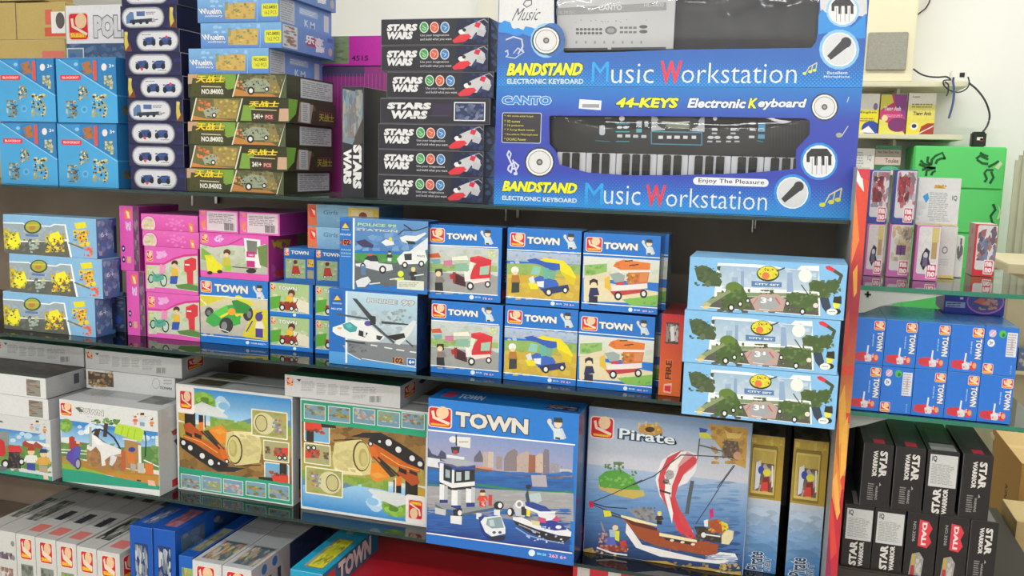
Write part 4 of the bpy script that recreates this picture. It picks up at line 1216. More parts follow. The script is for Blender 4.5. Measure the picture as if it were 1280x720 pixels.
q3 = box('town_toy_box', 'small blue red-kart box, left of two under the pale blue flat boxes', k3, .09, '1a5ca8 24508c 3a88d0 1a5ca8', {'F': KR2, 'R': KBS}, 'toy box', GK)
dup(q3, 'small blue red-kart box, right of two, beside the police cars box', Y=TF, x0=k3[0]+k3[3]+.002, z0=ZB+2*kz)
SEA = '''g 8cb8d4 6c9cc4 0 0 100 100
b 16 10 3 8 5 95 95 88b4d4 7ca8cc 98c0dc 6c98c0
p d87048 0 4 12 0 14 96 0 94
p e83830 3 14 12 18 11 60 4 56
p f0d8c8 5 20 11 30 10 52
r e8c850 58 8 100 92
r ecd8a0 62 18 92 80
e 90402c 78 46 6 20
t 5878a8 - 22 24 44 44 .02 .1 Girls'''
zs = ZB+2*kz+k3[4]+.0012
xs_ = on_y(384.5, 281, TF+.012)[0]; hs = (zof(384, 254.5, TF+.012)-zs)/2
se = box('building_set_box', 'pale blue flat box with a red logo, lower one on the small kart boxes', (xs_, TF+.012, zs, .185, hs-.0006), .14, '7caad0 5a88b0 98c0e0 7caad0', {'F': SEA}, 'toy box', 'pale blue flat boxes with a yellow end')
dup(se, 'pale blue flat box with a red logo and yellow end, upper of two', Y=TF+.012, x0=xs_, z0=zs+hs)

# ---- police sets
POB = '''
r 1a68b8 {0}
'''
HEL = ('px', '''f 400 360 5.333
r 1468bc 50 -10 700 570
g b8d4e4 a0bccc 180 20 655 250
p 90989c 150 380 640 395 640 520 250 470 190 440
g c0d4e0 8c9498 180 200 648 500
b 26 40 6 190 150 640 330 a8bcc8 b8c8d4 98a8b0 8898a4 c8d4dc
p 787e84 175 350 645 380 645 530 260 478 180 420
p 4a98d8 60 420 180 430 260 475 640 530 640 562 60 500
b 12 20 3 400 140 640 240 7c9880 a0b8b0 8090a0
l e0e4e4 8 340 380 380 386
l e0e4e4 8 430 396 480 404
l e0e4e4 8 510 410 560 418
l e0e4e4 8 600 424 640 430
r e0ecf4 170 20 182 500
o 2858a8 76 34 152 122 .08
p e8c820 92 80 114 48 138 80
r 78a8d8 84 94 146 110
t d8e8f4 - 76 130 146 148 .02 0 NO.6725
t c8ccd0 404850 312 66 516 112 .06 .08 POLICE
t c8ccd0 404850 540 78 632 124 .05 .08 99
p 3c4248 215 68 245 72 350 190 330 215
p 50565c 110 168 320 200 320 214 110 180
p 3c4248 410 220 600 240 600 250 410 238
p 4a5056 360 235 500 360 490 372 345 245
p d8dcdc 530 300 620 215 645 222 600 310 530 380 500 370
p e4e6e6 85 262 150 240 210 212 290 218 350 262 400 300 430 330 400 355 330 358 180 336 110 312 84 290
p 3c9ca0 150 242 200 226 250 262 240 290 200 296 160 270
p 58b8b8 170 246 200 236 220 260 190 272
e 5a4a98 320 236 24 18
p 30343c 330 180 372 190 372 240 336 250
p e0b060 118 262 145 262 140 276 116 272
p 2a2e34 260 280 320 300 300 330 255 316
r d8dcdc 290 288 306 324
p 34383e 376 315 420 322 400 350 376 340
p 3c4046 170 345 300 362 300 376 170 360
b 14 22 8 190 370 310 430 60666c 484c54 787e84
p 26282e 440 320 560 300 570 330 500 350
l 34383e 9 575 350 620 390
l d8ecf8 5 280 470 640 530
l d8ecf8 5 176 430 270 478
e d88838 520 482 38 22
t 282c30 - 486 462 552 504 .05 0 102
o c8e0f4 580 466 638 522 .12
o 1a60b4 584 470 634 518 .12
t e8f0f8 - 592 478 630 508 .05 0 6+''')
Yp = on_z(411, 454, ZB)[1]
h1 = place((411, 454), (520.5, 464.5), (522.5, 368), Yp, ZB)
PL1 = box('police_toy_box', 'blue box with a white police helicopter picture standing on the glass shelf', h1, .062, '1468bc 183c70 2a78c4 1458a4', {'F': HEL, 'R': 'r 1c3c6c 0 0 100 100\nb 8 30 3 0 0 100 100 24487c 182c54'}, 'toy box', None, mat=GLOSSY)
POL = ('px', '''f 400 250 5.333
r 1a70c4 100 100 740 640
r e0ecf4 219 118 230 600
o 2858a8 134 138 206 210 .08
p e8c820 148 186 168 152 192 186
r 78a8d8 144 192 196 204
t d8e8f4 - 136 222 206 238 .02 0 NO.6729
e d8683c 172 282 36 20
t 24242c - 144 262 200 300 .05 0 102
t a8c8a0 - 140 324 206 340 .02 0 POLICE
t a8c8a0 - 140 348 206 364 .02 0 STATION
r 90c0e8 140 372 206 380
g 5c90c8 4878b0 232 120 722 360
b 26 50 5 234 180 720 340 5080c0 4470b4 6898cc 80a8d0
r 5c6468 232 400 722 590
p 489048 232 352 520 362 722 352 722 430 232 402
b 14 26 4 234 360 718 420 58a048 3c8040 509850
b 16 50 7 234 440 718 590 5c646c 505860 687078
p d8e0e8 600 340 722 250 722 330 640 360
t a8d0b4 3c5c70 248 150 512 186 .05 .08 POLICE 99
t b8c8cc 3c5c70 240 186 520 218 .05 .08 STATION
l 30343c 9 560 164 610 200
l 30343c 8 520 232 560 200 640 204 722 180
p e0e4e4 532 250 570 236 640 240 700 216 712 224 650 270 590 292 545 276
p 283038 570 270 630 276 640 296 590 294
p e0e4e8 408 282 440 262 490 276 495 298 440 306
e d8d040 470 262 12 14
p 3c3860 238 276 300 262 360 300 350 320 280 312
p d8dce0 236 424 290 420 300 400 380 390 390 420 480 430 486 466 420 480 300 450 240 440
p 30343c 296 392 330 362 380 372 392 410 340 408
p e04848 320 362 350 358 350 370 322 374
wh 418 464 24
wh 286 440 18
fig 464 340 68 28282c 2c3440 e0e0e0
p e4e8e8 512 392 560 344 700 336 716 400 700 424 530 430
p 30383c 560 360 612 356 612 400 566 402
t 28303c - 648 366 700 382 .02 0 POLICE
wh 566 434 20
wh 676 426 20
p d8dce0 238 540 280 520 320 510 340 540 300 580 250 580
p 5878a8 270 440 306 436 306 500 276 500
e d8e840 538 492 20 20
p d0dc40 500 520 560 516 560 532 500 534
fig 622 448 90 d8e068 282c30 2c3034
l e4e8e8 7 466 530 520 522
l e4e8e8 7 630 504 690 496
l e4e8e8 7 330 560 400 552
r d8dccc 514 530 692 604
q 9a9c90 3 526 548 660 580''')
h2 = place((424.3, 361), (534, 369), (535, 277), Yp, ZB+h1[4]+.0006)
box('police_toy_box', 'blue box with police cars and a small white sticker, on top of the helicopter box', h2, .062, '1a70c4 183c70 2a78c4 1458a4', {'F': POL, 'R': 'r 1c3c6c 0 0 100 100'}, 'toy box', None, mat=GLOSSY)

# ---- six town boxes
HEAD = '''logo {0} {1} {2} {3}
t e8e8e4 40484e {4} {5} {6} {7} .06 0 TOWN
cop {8} {9} {10}
'''
RED = ('px', '''f 400 250 5.333
r 1272cc 700 140 1240 700
logo 740 188 826 280
t e8e8e4 383c40 844 218 1044 272 .06 0 TOWN
cop 1118 238 62
r c8d0cc 724 300 1183 632
g c4ccd4 b8c0a8 724 300 1183 440
b 24 46 3 726 330 1183 420 d0d4d4 b0bcb4 a8b490 c4c8c8
p 98b470 724 420 1183 440 1183 480 724 470
b 12 30 4 726 430 900 480 88ac60 a4bc80 78a058
r 9a9c9a 724 478 1183 634
b 20 44 5 726 490 1180 628 94969a a4a6a4 8a8c90
p c85838 730 360 790 352 806 384 735 386
p 70a8b0 740 398 800 392 806 420 760 430
p c87898 824 404 880 400 884 440 824 440
p e8e8d8 880 380 980 370 990 400 880 402
b 10 14 9 1120 340 1170 380 c8d860 e0e4a0
p d0303c 1000 382 1060 372 1145 400 1140 440 1060 430 1000 410
p e0404c 1020 378 1080 376 1100 384 1030 390
p d02c38 1052 410 1142 408 1134 536 1060 556 1000 540 1010 470
p 9cc4ac 1068 446 1132 436 1124 496 1064 500
p dce4d8 1000 410 1030 420 1004 500 985 480
p 88b4a0 900 424 980 420 996 470 900 470
p f0d8d0 1000 530 1130 520 1130 540 1000 562
p b8283c 862 500 900 482 900 530 870 528
p 401c28 886 478 970 520 972 580 890 556
l 602030 7 888 490 960 524 960 570
p e8e4e0 960 476 1000 484 1004 540 966 544
wh 1002 574 24
wh 1118 562 20
p 90302c 885 486 905 478 902 560 886 548
p 34302c 766 480 770 460 815 458 818 500 806 506 800 490 776 492
e ecd0a8 790 492 18 18
p 847a78 772 512 812 512 830 548 768 556
l 847a78 10 812 514 828 540
p 26262a 766 550 818 550 822 618 768 618
l f4f6f8 6 722 298 1184 318
l f4f6f8 6 722 604 1184 636
e e0ecf4 1010 648 15 15
t d8e8f4 - 1034 642 1070 654 .02 0 B0178
t e8b0c8 - 1084 648 1152 668 .02 0 78 6+''')
SPN = '''r 1c3464 0 0 100 100
b 6 24 3 10 4 90 30 50404c 30384c
v c8d0dc - 40 42 78 74 .03 0 TOWN
p c82c3c 20 84 88 84 88 96 20 96'''
Yt = on_z(538, 465, ZB)[1]
GT = 'blue town boxes in two rows at the middle of the unit'
BC = '1272cc 1c3464 1e80d4 1060b0'
r1 = place((538, 465), (626.5, 475.5), (627.5, 379.5), Yt, ZB)
zt2 = ZB+r1[4]+.0006
r2 = place((536.6, 371.5), (624, 379), (622, 284.7), Yt, zt2); r2 = (on_y(536, 371, Yt)[0], Yt, zt2, r1[3], r2[4])
RB = box('town_toy_box', 'blue town box with a red van picture, upper of two', r2, .062, BC, {'F': RED, 'R': SPN}, 'toy box', GT, mat=GLOSSY)
dup(RB, 'blue town box with a red van picture, lower one beside the helicopter box', (538, 465), Yt, ZB)
BLU = ('px', '''f 620 260 5.333
r 1272cc 50 120 600 700
logo 100 166 188 256
t e8e8e4 383c40 208 190 424 250 .06 0 TOWN
cop 500 212 64
g b0c0d8 a0b0c0 74 284 572 380
b 20 22 3 90 290 560 370 8c9cc4 a0acd0 7888b8 c8d0dc
p 90b060 74 370 240 370 560 380 560 470 74 440
b 16 40 4 78 380 560 460 88ac58 a0b868 78a04c
r c8a838 74 440 570 622
b 26 44 5 78 440 560 610 d0b040 bca034 c8ac50 d8bc48
p e8d820 290 345 330 332 400 345 450 350 500 400 535 460 520 500 440 440 420 400 340 370
p d8c018 430 420 530 470 520 520 470 480
p 2c58b8 205 345 260 335 330 360 425 372 428 410 380 420 290 378 230 366
p 3464c0 250 470 290 450 400 480 420 510 400 545 300 550
p 60b0a0 310 402 350 400 350 470 320 474
p 88c4b4 250 385 300 395 290 450 230 440
p 70a890 350 410 400 420 390 480 355 470
p e4e8e8 270 490 320 486 318 530 280 524
p d8dce0 216 470 250 450 260 500 230 504
p e8dc20 212 498 275 506 282 540 230 540
p 24386c 300 540 480 510 490 550 330 580
wh 352 562 24
wh 462 548 20
e e8ece4 126 414 26 24
e ecd0a8 128 434 16 12
p b07838 106 448 152 448 162 500 100 500
p 343c38 106 496 156 496 156 562 102 566
l f4f6f8 6 74 276 574 302
l f4f6f8 6 68 590 560 628
e e0ecf4 378 636 14 14
t d8e8f4 - 402 634 438 646 .02 0 B0179
t e8b0c8 - 452 636 520 656 .02 0 79 6+''')
u1 = place((629, 474), (719.5, 483.5), (722, 388.5), Yt, ZB)
u2 = place((632, 380.5), (724, 388), (728, 289), Yt, zt2); u2 = (u2[0], Yt, zt2, u1[3], u2[4])
BB = box('town_toy_box', 'blue town box with a blue and yellow tipper truck picture, upper of two', u2, .062, BC, {'F': BLU, 'R': SPN}, 'toy box', GT, mat=GLOSSY)
dup(BB, 'blue town box with a blue and yellow tipper truck picture standing on the glass', Y=Yt, x0=u1[0], z0=ZB)
ORA = ('px', '''f 620 260 5.333
r 1272cc 570 140 1140 730
logo 606 196 702 290
t e8e8e4 383c40 720 226 944 286 .06 0 TOWN
cop 1022 250 64
g d8dcd8 d4d0b8 585 320 1092 500
b 18 44 3 590 340 1085 460 d0d8c8 c0ccb4 e0dcd0
p 90b868 590 380 740 370 740 430 620 450 590 450
b 10 24 4 600 380 720 450 70a848 589040 98c070
p dccfae 590 460 760 420 760 520 700 600 590 630
p e0d4b0 585 470 1090 560 1090 640 585 620
p 80b850 840 610 1090 580 1090 655 900 650
b 8 20 6 880 600 1080 650 40a048 90c058
p e07830 780 388 800 360 850 345 1030 368 1025 412 830 412
p e8e0d4 780 398 830 420 1030 412 1030 428 830 432
b 8 24 8 800 360 930 400 e88838 c86028
l 24242c 7 860 354 910 350
l 24242c 7 890 384 950 376
p d87030 880 430 1024 428 1010 500 880 510
p d88850 960 435 1018 430 1005 490 955 495
p 98a8a4 756 440 820 430 860 450 850 500 790 496
p e0b840 724 470 756 452 770 560 724 530
p c83848 800 496 850 490 860 510 800 514
p ece0dc 770 520 1008 502 1010 535 780 560
p c03840 760 556 980 540 1000 560 790 590
b 8 24 9 870 440 950 500 b05828 704030 e8c848
wh 814 586 26
wh 984 572 25
p 28282c 624 512 624 484 650 470 678 480 680 516
e ecd4ac 652 510 20 16
p 242c58 628 532 676 532 690 580 616 590
r 1c2248 620 584 676 648
l f4f6f8 6 582 302 1106 334
l f4f6f8 6 574 630 1090 668
e e0ecf4 896 678 14 14
t d8e8f4 - 920 674 960 688 .02 0 B0180
t e8b0c8 - 976 680 1050 698 .02 0 80 6+''')
o1 = place((720.5, 484), (814.5, 493.5), (820, 394), Yt, ZB)
o2 = place((726, 389), (824, 395), (828, 295.6), Yt, zt2); o2 = (o2[0], Yt, zt2, o1[3], o2[4])
OR_ = 'r 1a4c94 0 0 100 100\nr 6c8878 10 20 70 80\nb 8 20 3 12 24 68 78 8a9c80 4c6c64 3c6048'
OB = box('town_toy_box', 'blue town box with an orange camper van picture, upper front one', o2, .062, BC, {'F': ORA, 'R': OR_}, 'toy box', GT, mat=GLOSSY)
dup(OB, 'blue town box with an orange camper van picture, lower one beside the red box', Y=Yt, x0=o1[0], z0=ZB)
dup(OB, 'blue town box right behind the upper camper van box, only its edge showing', Y=Yt+.066, x0=o2[0]+.008, z0=zt2)
dup(OB, 'blue town box hidden behind the lower camper van box', Y=Yt+.066, x0=o1[0]+.008, z0=ZB)
f1 = place((822.5, 492.5), (850, 495), (851, 393.5), Yt, ZB)
box('fire_toy_box', 'narrow red and orange box on its end between town boxes and army boxes', f1, .16, 'd8482c 8a2820 8c2c2c b83828', {'F': '''g c83034 e06c2c 0 0 100 100
r 5a4440 20 10 80 36
b 12 14 4 22 12 78 34 8a7470 b0a09c d8d0cc 483028
p e0dcd8 40 16 56 14 64 32 46 33
V 702420 f09030 28 56 56 80 .05 0 FIRE
p f0b0a0 24 86 60 84 60 97 24 96
p d83030 28 88 56 87 56 95 28 94''', 'T': 'g 6a2424 a03030 0 0 100 100'}, 'toy box')

# ---- three green army vehicle boxes
CITY = ('px', '''f 840 260 5.333
r 84bce8 80 320 1200 760
p f4f6f4 306 366 560 376 700 392 740 402 835 410 862 384 980 386 988 720 186 660 230 640 275 640
g 9cb8d0 bcccd8 318 382 970 560
p 84bce8 700 360 740 396 832 402 856 378 1000 382 1000 360
b 16 36 3 330 400 960 540 b4c8dc a4bcd4 c8d8e4 bccce0
p 94acc8 400 460 440 460 440 540 400 540
p 8ca4c4 460 420 480 420 480 560 455 560
p 90a8c8 770 430 800 430 810 560 765 560
e f0f0e4 888 452 44 44
p 80946c 300 560 970 570 970 590 300 590
p 585850 272 590 972 596 978 716 200 656
b 30 40 5 290 600 965 700 50504a 606058 48484a 6a6860
p b8a098 520 610 600 574 700 574 760 610 740 690 560 690
p a0a4a8 560 620 600 590 680 590 720 640 660 680 600 680
l d07060 8 540 640 570 600
l d84848 8 690 600 720 640
t f0f0f0 - 592 594 630 636 .04 0 3
t f0f0f0 - 636 610 646 616 .04 0 -
t f0f0f0 - 650 598 664 622 .04 0 1
l e8d0cc 5 580 674 650 682
e 3c3c28 640 438 76 52
e d8d838 640 434 68 44
b 12 20 6 580 400 700 470 e8e048 c8c030 f0b050
b 9 10 7 580 400 700 470 604828
b 6 9 8 340 560 510 670 98a868
b 12 9 9 330 570 520 680 2c3420
b 14 9 10 770 570 970 685 2c3420
b 8 9 4 770 570 960 680 94a468
b 10 9 5 160 400 320 515 283424
b 10 8 6 920 490 1120 590 283424
e e0784c 625 452 26 24
l 38402c 9 700 420 750 400
p 5880b0 530 486 732 496 730 530 530 524
t e8ecf0 2c5080 552 498 716 522 .04 0 CITY SET
b 14 16 7 590 545 680 575 4a5a3c 384430 606c44
p 4a6234 340 600 370 520 420 490 470 520 500 580 510 620 450 660 340 680
e 647e38 410 530 54 38
b 26 26 8 330 540 520 680 4a6034 3a4c2c 5c7440 6c8448
p 8c9870 380 544 394 560 245 650 215 630
p b0b484 222 620 264 640 240 668 200 656
e e8c890 226 662 24 10
wh 395 664 22
wh 455 640 17
wh 505 618 14
p 4c6438 760 600 800 560 900 570 970 610 980 660 900 690 800 650
b 26 26 9 760 560 975 690 4a6034 3a4c2c 607840 708850
l 3a4430 7 862 512 910 580
wh 770 636 16
wh 870 690 20
e e8d8d0 958 650 18 16
p 4c5c3c 150 400 200 380 260 400 300 440 335 490 320 525 250 520 170 480
b 24 22 10 150 385 330 520 4a5c3c 3a4a30 5c6c48 405038
e 606c50 240 505 20 22
p d83848 1022 390 1050 384 1096 412 1080 430 1030 408
l 48503c 22 1084 420 1130 450 1110 500
p 4a6034 910 500 960 480 1030 500 1090 470 1120 520 1090 560 1040 570 1030 610 990 600 980 560 920 550
p 3a4458 985 600 1040 590 1060 660 1030 700 1000 660
b 26 22 11 915 480 1125 600 4a6034 3c4c2e 6c8048
e e8e050 1096 644 24 28
p 303428 1072 630 1080 590 1130 590 1130 640
e 2c3028 1096 690 30 20
e f0f0ec 1066 692 36 22
q a09c90 1 1044 684 1090 698''')
Yc = on_z(851, 517, ZB)[1]
ci = place((851.5, 517), (1043.5, 538), (1047, 471.5), Yc, ZB)
hc_ = (zof(1062, 331, Yc)-ZB)/3
GCc = 'sky blue boxes of green army vehicles by the flame printed panel'
xt = on_y(859, 385, Yc)[0]
CB = box('army_toy_box', 'sky blue box of green army vehicles topmost of its three beside the flame printed panel', (xt, Yc, ZB+2*hc_, ci[3], hc_-.0006), .12, '84bce8 5c8cb8 90c8f0 7cb0dc', {'F': CITY, 'R': 'r 6c9ccc 0 0 100 100', 'T': 'g 84bce8 98ccf4 0 0 100 100\nb 5 20 3 10 30 90 90 7cb4e0 8cc4ec'}, 'toy box', GCc)
dup(CB, 'sky blue box of green army vehicles in the middle of its three', (852.5, 450), Yc, ZB+hc_)
dup(CB, 'sky blue box of green army vehicles lowest of its three, overhanging the glass shelf', (851.5, 517), Yc, ZB)

# ================================================================== lower shelf
WB = 'd4d5d6 c0c2c6 c8cacc d4d5d6'
FARM = ('px', '''f 0 410 5.333
r dcdddd 380 450 1100 1180
logo 404 498 478 586
t d8d8d4 5a6058 520 528 690 588 .05 0 TOWN
t 8a9088 - 580 588 640 600 .02 0 Farm
p 606858 500 530 530 528 560 560 530 560
b 10 10 4 885 560 1030 655 ecd0b0 c86848 e8e8e8 4a3a34
fig 948 566 90 3c2c28 c8d8e8 8aa0b8
fig 902 586 60 b04838 d87058 d8a090
fig 1012 606 52 30343c e08840 c87848
G 3c88cc a8d0ec 1 26 97 50
p 3c88cc 395 606 640 640 1052 695 1052 720 395 640
k 18 34 4 480 630 700 720 e8f0f4 d0e4f0 b8d8ec
k 8 26 5 840 700 1040 760 c8e0f0 a8cce8
e 78a448 440 650 44 46
k 22 16 6 395 602 478 700 88b050 6c9840 98c060
p e8e8e0 410 730 480 728 510 760 400 750
p a04c38 480 740 520 760 600 770 596 800 440 790
p 5a8848 395 760 640 800 1060 790 1060 950 395 850
b 36 40 7 400 770 1060 960 608c48 78a058 4c7840 88a860
l f0f0ec 6 402 808 600 822
l f0f0ec 6 402 828 600 842
l f0f0ec 8 960 880 1060 926
p b08038 400 850 540 880 800 930 1060 980 1060 1040 600 960 400 920
b 20 40 8 420 860 900 980 b88840 a87830 8ca048 c89850
p 90b038 400 900 560 930 700 970 700 990 400 940
p c08838 700 960 1060 990 1060 1050 800 1010
p 2c9c80 410 935 600 960 1068 1052 1068 1080 412 1060
p e8b8a0 985 1012 1030 1018 1040 1055 990 1048
r 303838 912 1010 940 1024
l 4c3828 26 708 640 700 720
k 26 16 9 600 595 830 650 5c8c40 3c6c30 78a050
l 4a3428 34 652 680 640 720 670 800
l 383028 12 660 740 720 780 800 820
p a87850 620 780 640 770 830 850 830 960 580 900 580 810
b 22 34 2 590 790 830 950 a88058 94683c b89868 806040
l c0a078 8 730 840 900 870
p b8d840 775 645 800 640 940 668 960 690 944 760 900 750 760 700
l 90b828 5 820 660 806 716
l 90b828 5 860 668 848 728
l 90b828 5 904 676 892 740
p a88450 830 740 940 770 940 950 830 930
r e8e8e4 922 780 944 920
l e0dcd0 10 820 738 910 752
l 24344c 12 604 730 606 700 630 680 665 676 710 690 760 730 790 780 826 860
l 202c30 8 966 690 974 760 968 860
p e4e4e4 600 700 640 720 690 760 760 790 810 810 806 840 740 850 700 880 706 915 680 920 670 830 640 790 604 820 580 805 582 780 610 770 600 730
p f0f0f0 610 704 636 724 700 780 640 776
p d8dce0 740 840 780 860 770 890 748 920 730 910
p a8b0b4 596 660 612 660 614 790 596 790
e e8c0a0 520 764 12 14
p b04038 460 730 480 720 500 730 496 770 530 772 500 830 462 800
p 6048a8 450 830 500 790 536 790 536 830 500 860 500 930 440 870
p 5858b0 500 790 540 800 530 900 506 930 490 870
e 3c4060 520 905 22 40
e a8a8b4 520 905 14 28
e 404098 880 810 24 16
p d87838 846 800 862 830 900 840 900 900 856 900
p c05c34 810 820 836 820 840 940 810 950
p b0a8a0 870 900 910 910 900 960 874 940
p c4c0b8 916 900 960 900 964 970 920 964
p d87838 965 900 1020 905 1024 980 970 970''')
FARR = '''r c4c6c8 0 0 100 100
b 12 20 4 5 0 95 30 b8babc cccdd0
r 9a9ca0 30 6 60 10
p a05048 20 30 70 24 76 30 24 36
p 50406c 24 42 80 34 84 40 30 50
V 303838 - 34 62 56 84 .03 0 FARM
p c83038 20 88 70 86 70 96 20 97'''
FART = 'r ccced0 0 0 100 100\nr 6c6e70 66 45 92 80\nb 10 8 4 66 45 92 80 8a8880 5a5c5c 9c9a90\nt a8aaac - 12 50 30 80 .03 0 TOWN\nr a0a29c 20 4 46 20'
fa = place((78, 601.5), (200, 622), (197, 514), None, ZC); fa = place((78, 601.5), (200, 622), (135, 506), fa[1], ZC)
box('building_set_box', 'white farm set box with a white horse picture under the flat white boxes', fa, .24, WB, {'F': FARM, 'R': FARR, 'T': FART}, 'toy box', None)
ztf = ZC+fa[4]+.0006
Yp_ = 1.955
PIC = ('px', '''f 0 410 5.333
r dadbdd 560 250 1180 470
r 5c5048 586 286 758 396
b 26 20 4 588 288 756 394 b09058 7c6040 e0d0b0 48403c a04838 c8b078
e b0b2b4 1040 370 26 36
e dadbdd 1040 370 22 31
t 6a6c70 - 1062 388 1146 416 .05 .1 TOWN
q b0b2b4 2 1090 340 1150 380''')
pb = place((108, 485), (219, 497), (219, 473), Yp_, ztf)
box('building_set_box', 'white flat box with a small farm picture, lying on the farm set box', pb, .24, WB, {'F': PIC}, 'toy box', None)
THIN = ('px', '''f 0 410 5.333
r d4d5d7 560 130 1230 340
r 2c8468 560 130 1230 150
r d4d5d7 560 146 1230 340
logo 580 158 616 206
p 2c2c2c 634 166 660 168 650 182
q a8aaac 7 662 178 738 240
q a8aaac 7 748 188 800 260
q a8aaac 7 812 194 868 262
q a8aaac 6 878 202 932 264
q a8aaac 4 948 208 1100 250
q a8aaac 3 948 256 1030 282
bar 1042 264 1108 302''')
THR = '''r b8babe 0 0 100 100
logo 8 14 30 66
p 24242c 36 26 60 10 66 24 44 44
q 9a9ca0 5 70 20 96 80'''
THT = 'r 3c3c38 0 0 100 100\nr 2c7c60 0 88 100 100\nb 46 10 4 2 4 98 86 5a4038 2c3830 70605a 803838 384838 4a4a50'
tz = ztf+pb[4]+.0006
th = place((107, 458), (227.5, 471), (227, 448.5), Yp_, tz)
GW = 'flat white boxes lying on their backs'
TH = box('building_set_box', 'flat white box with barcode and fine print, left of the gap above the farm set', th, .30, WB.replace('c8cacc', '3c3c38'), {'F': THIN, 'R': THR, 'T': THT}, 'toy box', GW)
# tractor set and the boxes on it
TRC = ('px', '''f 0 520 5.333
r d4d5d6 -600 -30 380 500
b 6 10 4 205 30 310 120 c8d0d8 d89078 b8b0b0
fig 248 30 70 3c3430 b8ccdc a0b0c0
fig 212 52 48 a85848 c8a8a0 c8c0c0
fig 298 70 46 584838 d09058 c07850
p 606058 -30 30 10 30 24 44 -30 40
G 3c88cc 98c4e4 0 24 95 50
k 14 30 4 -100 100 330 190 c8dcec b8d8ec 80b0d8
p a8482c 150 180 170 160 230 190 225 215 150 205
p e4e4e0 170 165 260 170 250 195 190 180
p a04c38 225 185 240 170 290 200 280 220 230 215
p e8e8e4 240 170 330 190 336 210 290 205
G 5c8c48 789a54 0 49 95 86
b 24 40 5 -100 210 345 380 608c48 789c58 507c40
p 88908c -20 100 60 104 60 200 -20 200
p c83038 -60 200 0 150 30 170 40 250 20 270 -60 270
p d03c40 50 200 130 195 150 230 140 250 60 250
p 282c30 60 240 130 240 140 350 50 350
b 16 16 6 50 240 140 350 303438 50565c 784040
wh 36 320 28
wh 144 305 22
fig 208 206 160 a8402c e4e4e0 4048a0
fig 290 220 160 343c78 d8a850 b0a088
p 2c9c80 -300 320 60 362 200 380 350 405 350 460 -300 420
p e8c0a0 290 394 320 398 325 425 292 420
r 303838 236 392 256 400
e 606870 -10 350 60 20''')
tr_ = place(None, (65.8, 601.5), (59.5, 525.5), on_z(65.8, 601.5, ZC)[1], ZC, w=.34, right=True)
box('building_set_box', 'white box with a red tractor picture at the left picture edge', tr_, .24, WB, {'F': TRC, 'R': '''r bcbec2 0 0 100 100
r 2c2c34 20 38 50 44
V 5a6068 - 24 50 56 80 .03 0 FARM
p c83038 16 86 60 84 60 96 16 97
b 6 20 3 10 2 90 30 c8cacc b0b2b8'''}, 'toy box', None)
z1 = ZC+tr_[4]+.0006; hw = (zof(56.5, 473, tr_[1])-z1)/2
WSD = '''r dcddde 0 0 100 100
r 8a8c84 79 12 94 92
b 12 8 4 79 12 94 92 5c7050 c84844 a8a898 485048'''
WSR = '''r b4b6ba 0 0 100 100
q a0a2a8 1 20 14 30 24
r 50545c 40 16 48 66
r 847c70 56 12 66 60
V 6a6c70 - 78 20 92 80 .02 0 TOWN'''
x0w = on_y(58, 499, tr_[1])[0]-.30
W1 = box('building_set_box', 'white box with a small tractor picture, lower of two on the red tractor box', (x0w+.005, tr_[1], z1, .30, hw-.0006), .24, WB.replace('c8cacc', '50504c'), {'F': WSD, 'R': WSR, 'T': THT.replace('2c7c60', '50544c')}, 'toy box', GW)
dup(W1, 'white box with a small tractor picture, upper of two, its dark top picture showing', Y=tr_[1], x0=x0w, z0=z1+hw)
tl = on_y(106, 459.7, 1.968)
dup(TH, 'flat white box with fine print and barcode, farthest left, half under the middle glass shelf', Y=1.968, x0=tl[0]-th[3]-.002, z0=z1+2*hw)

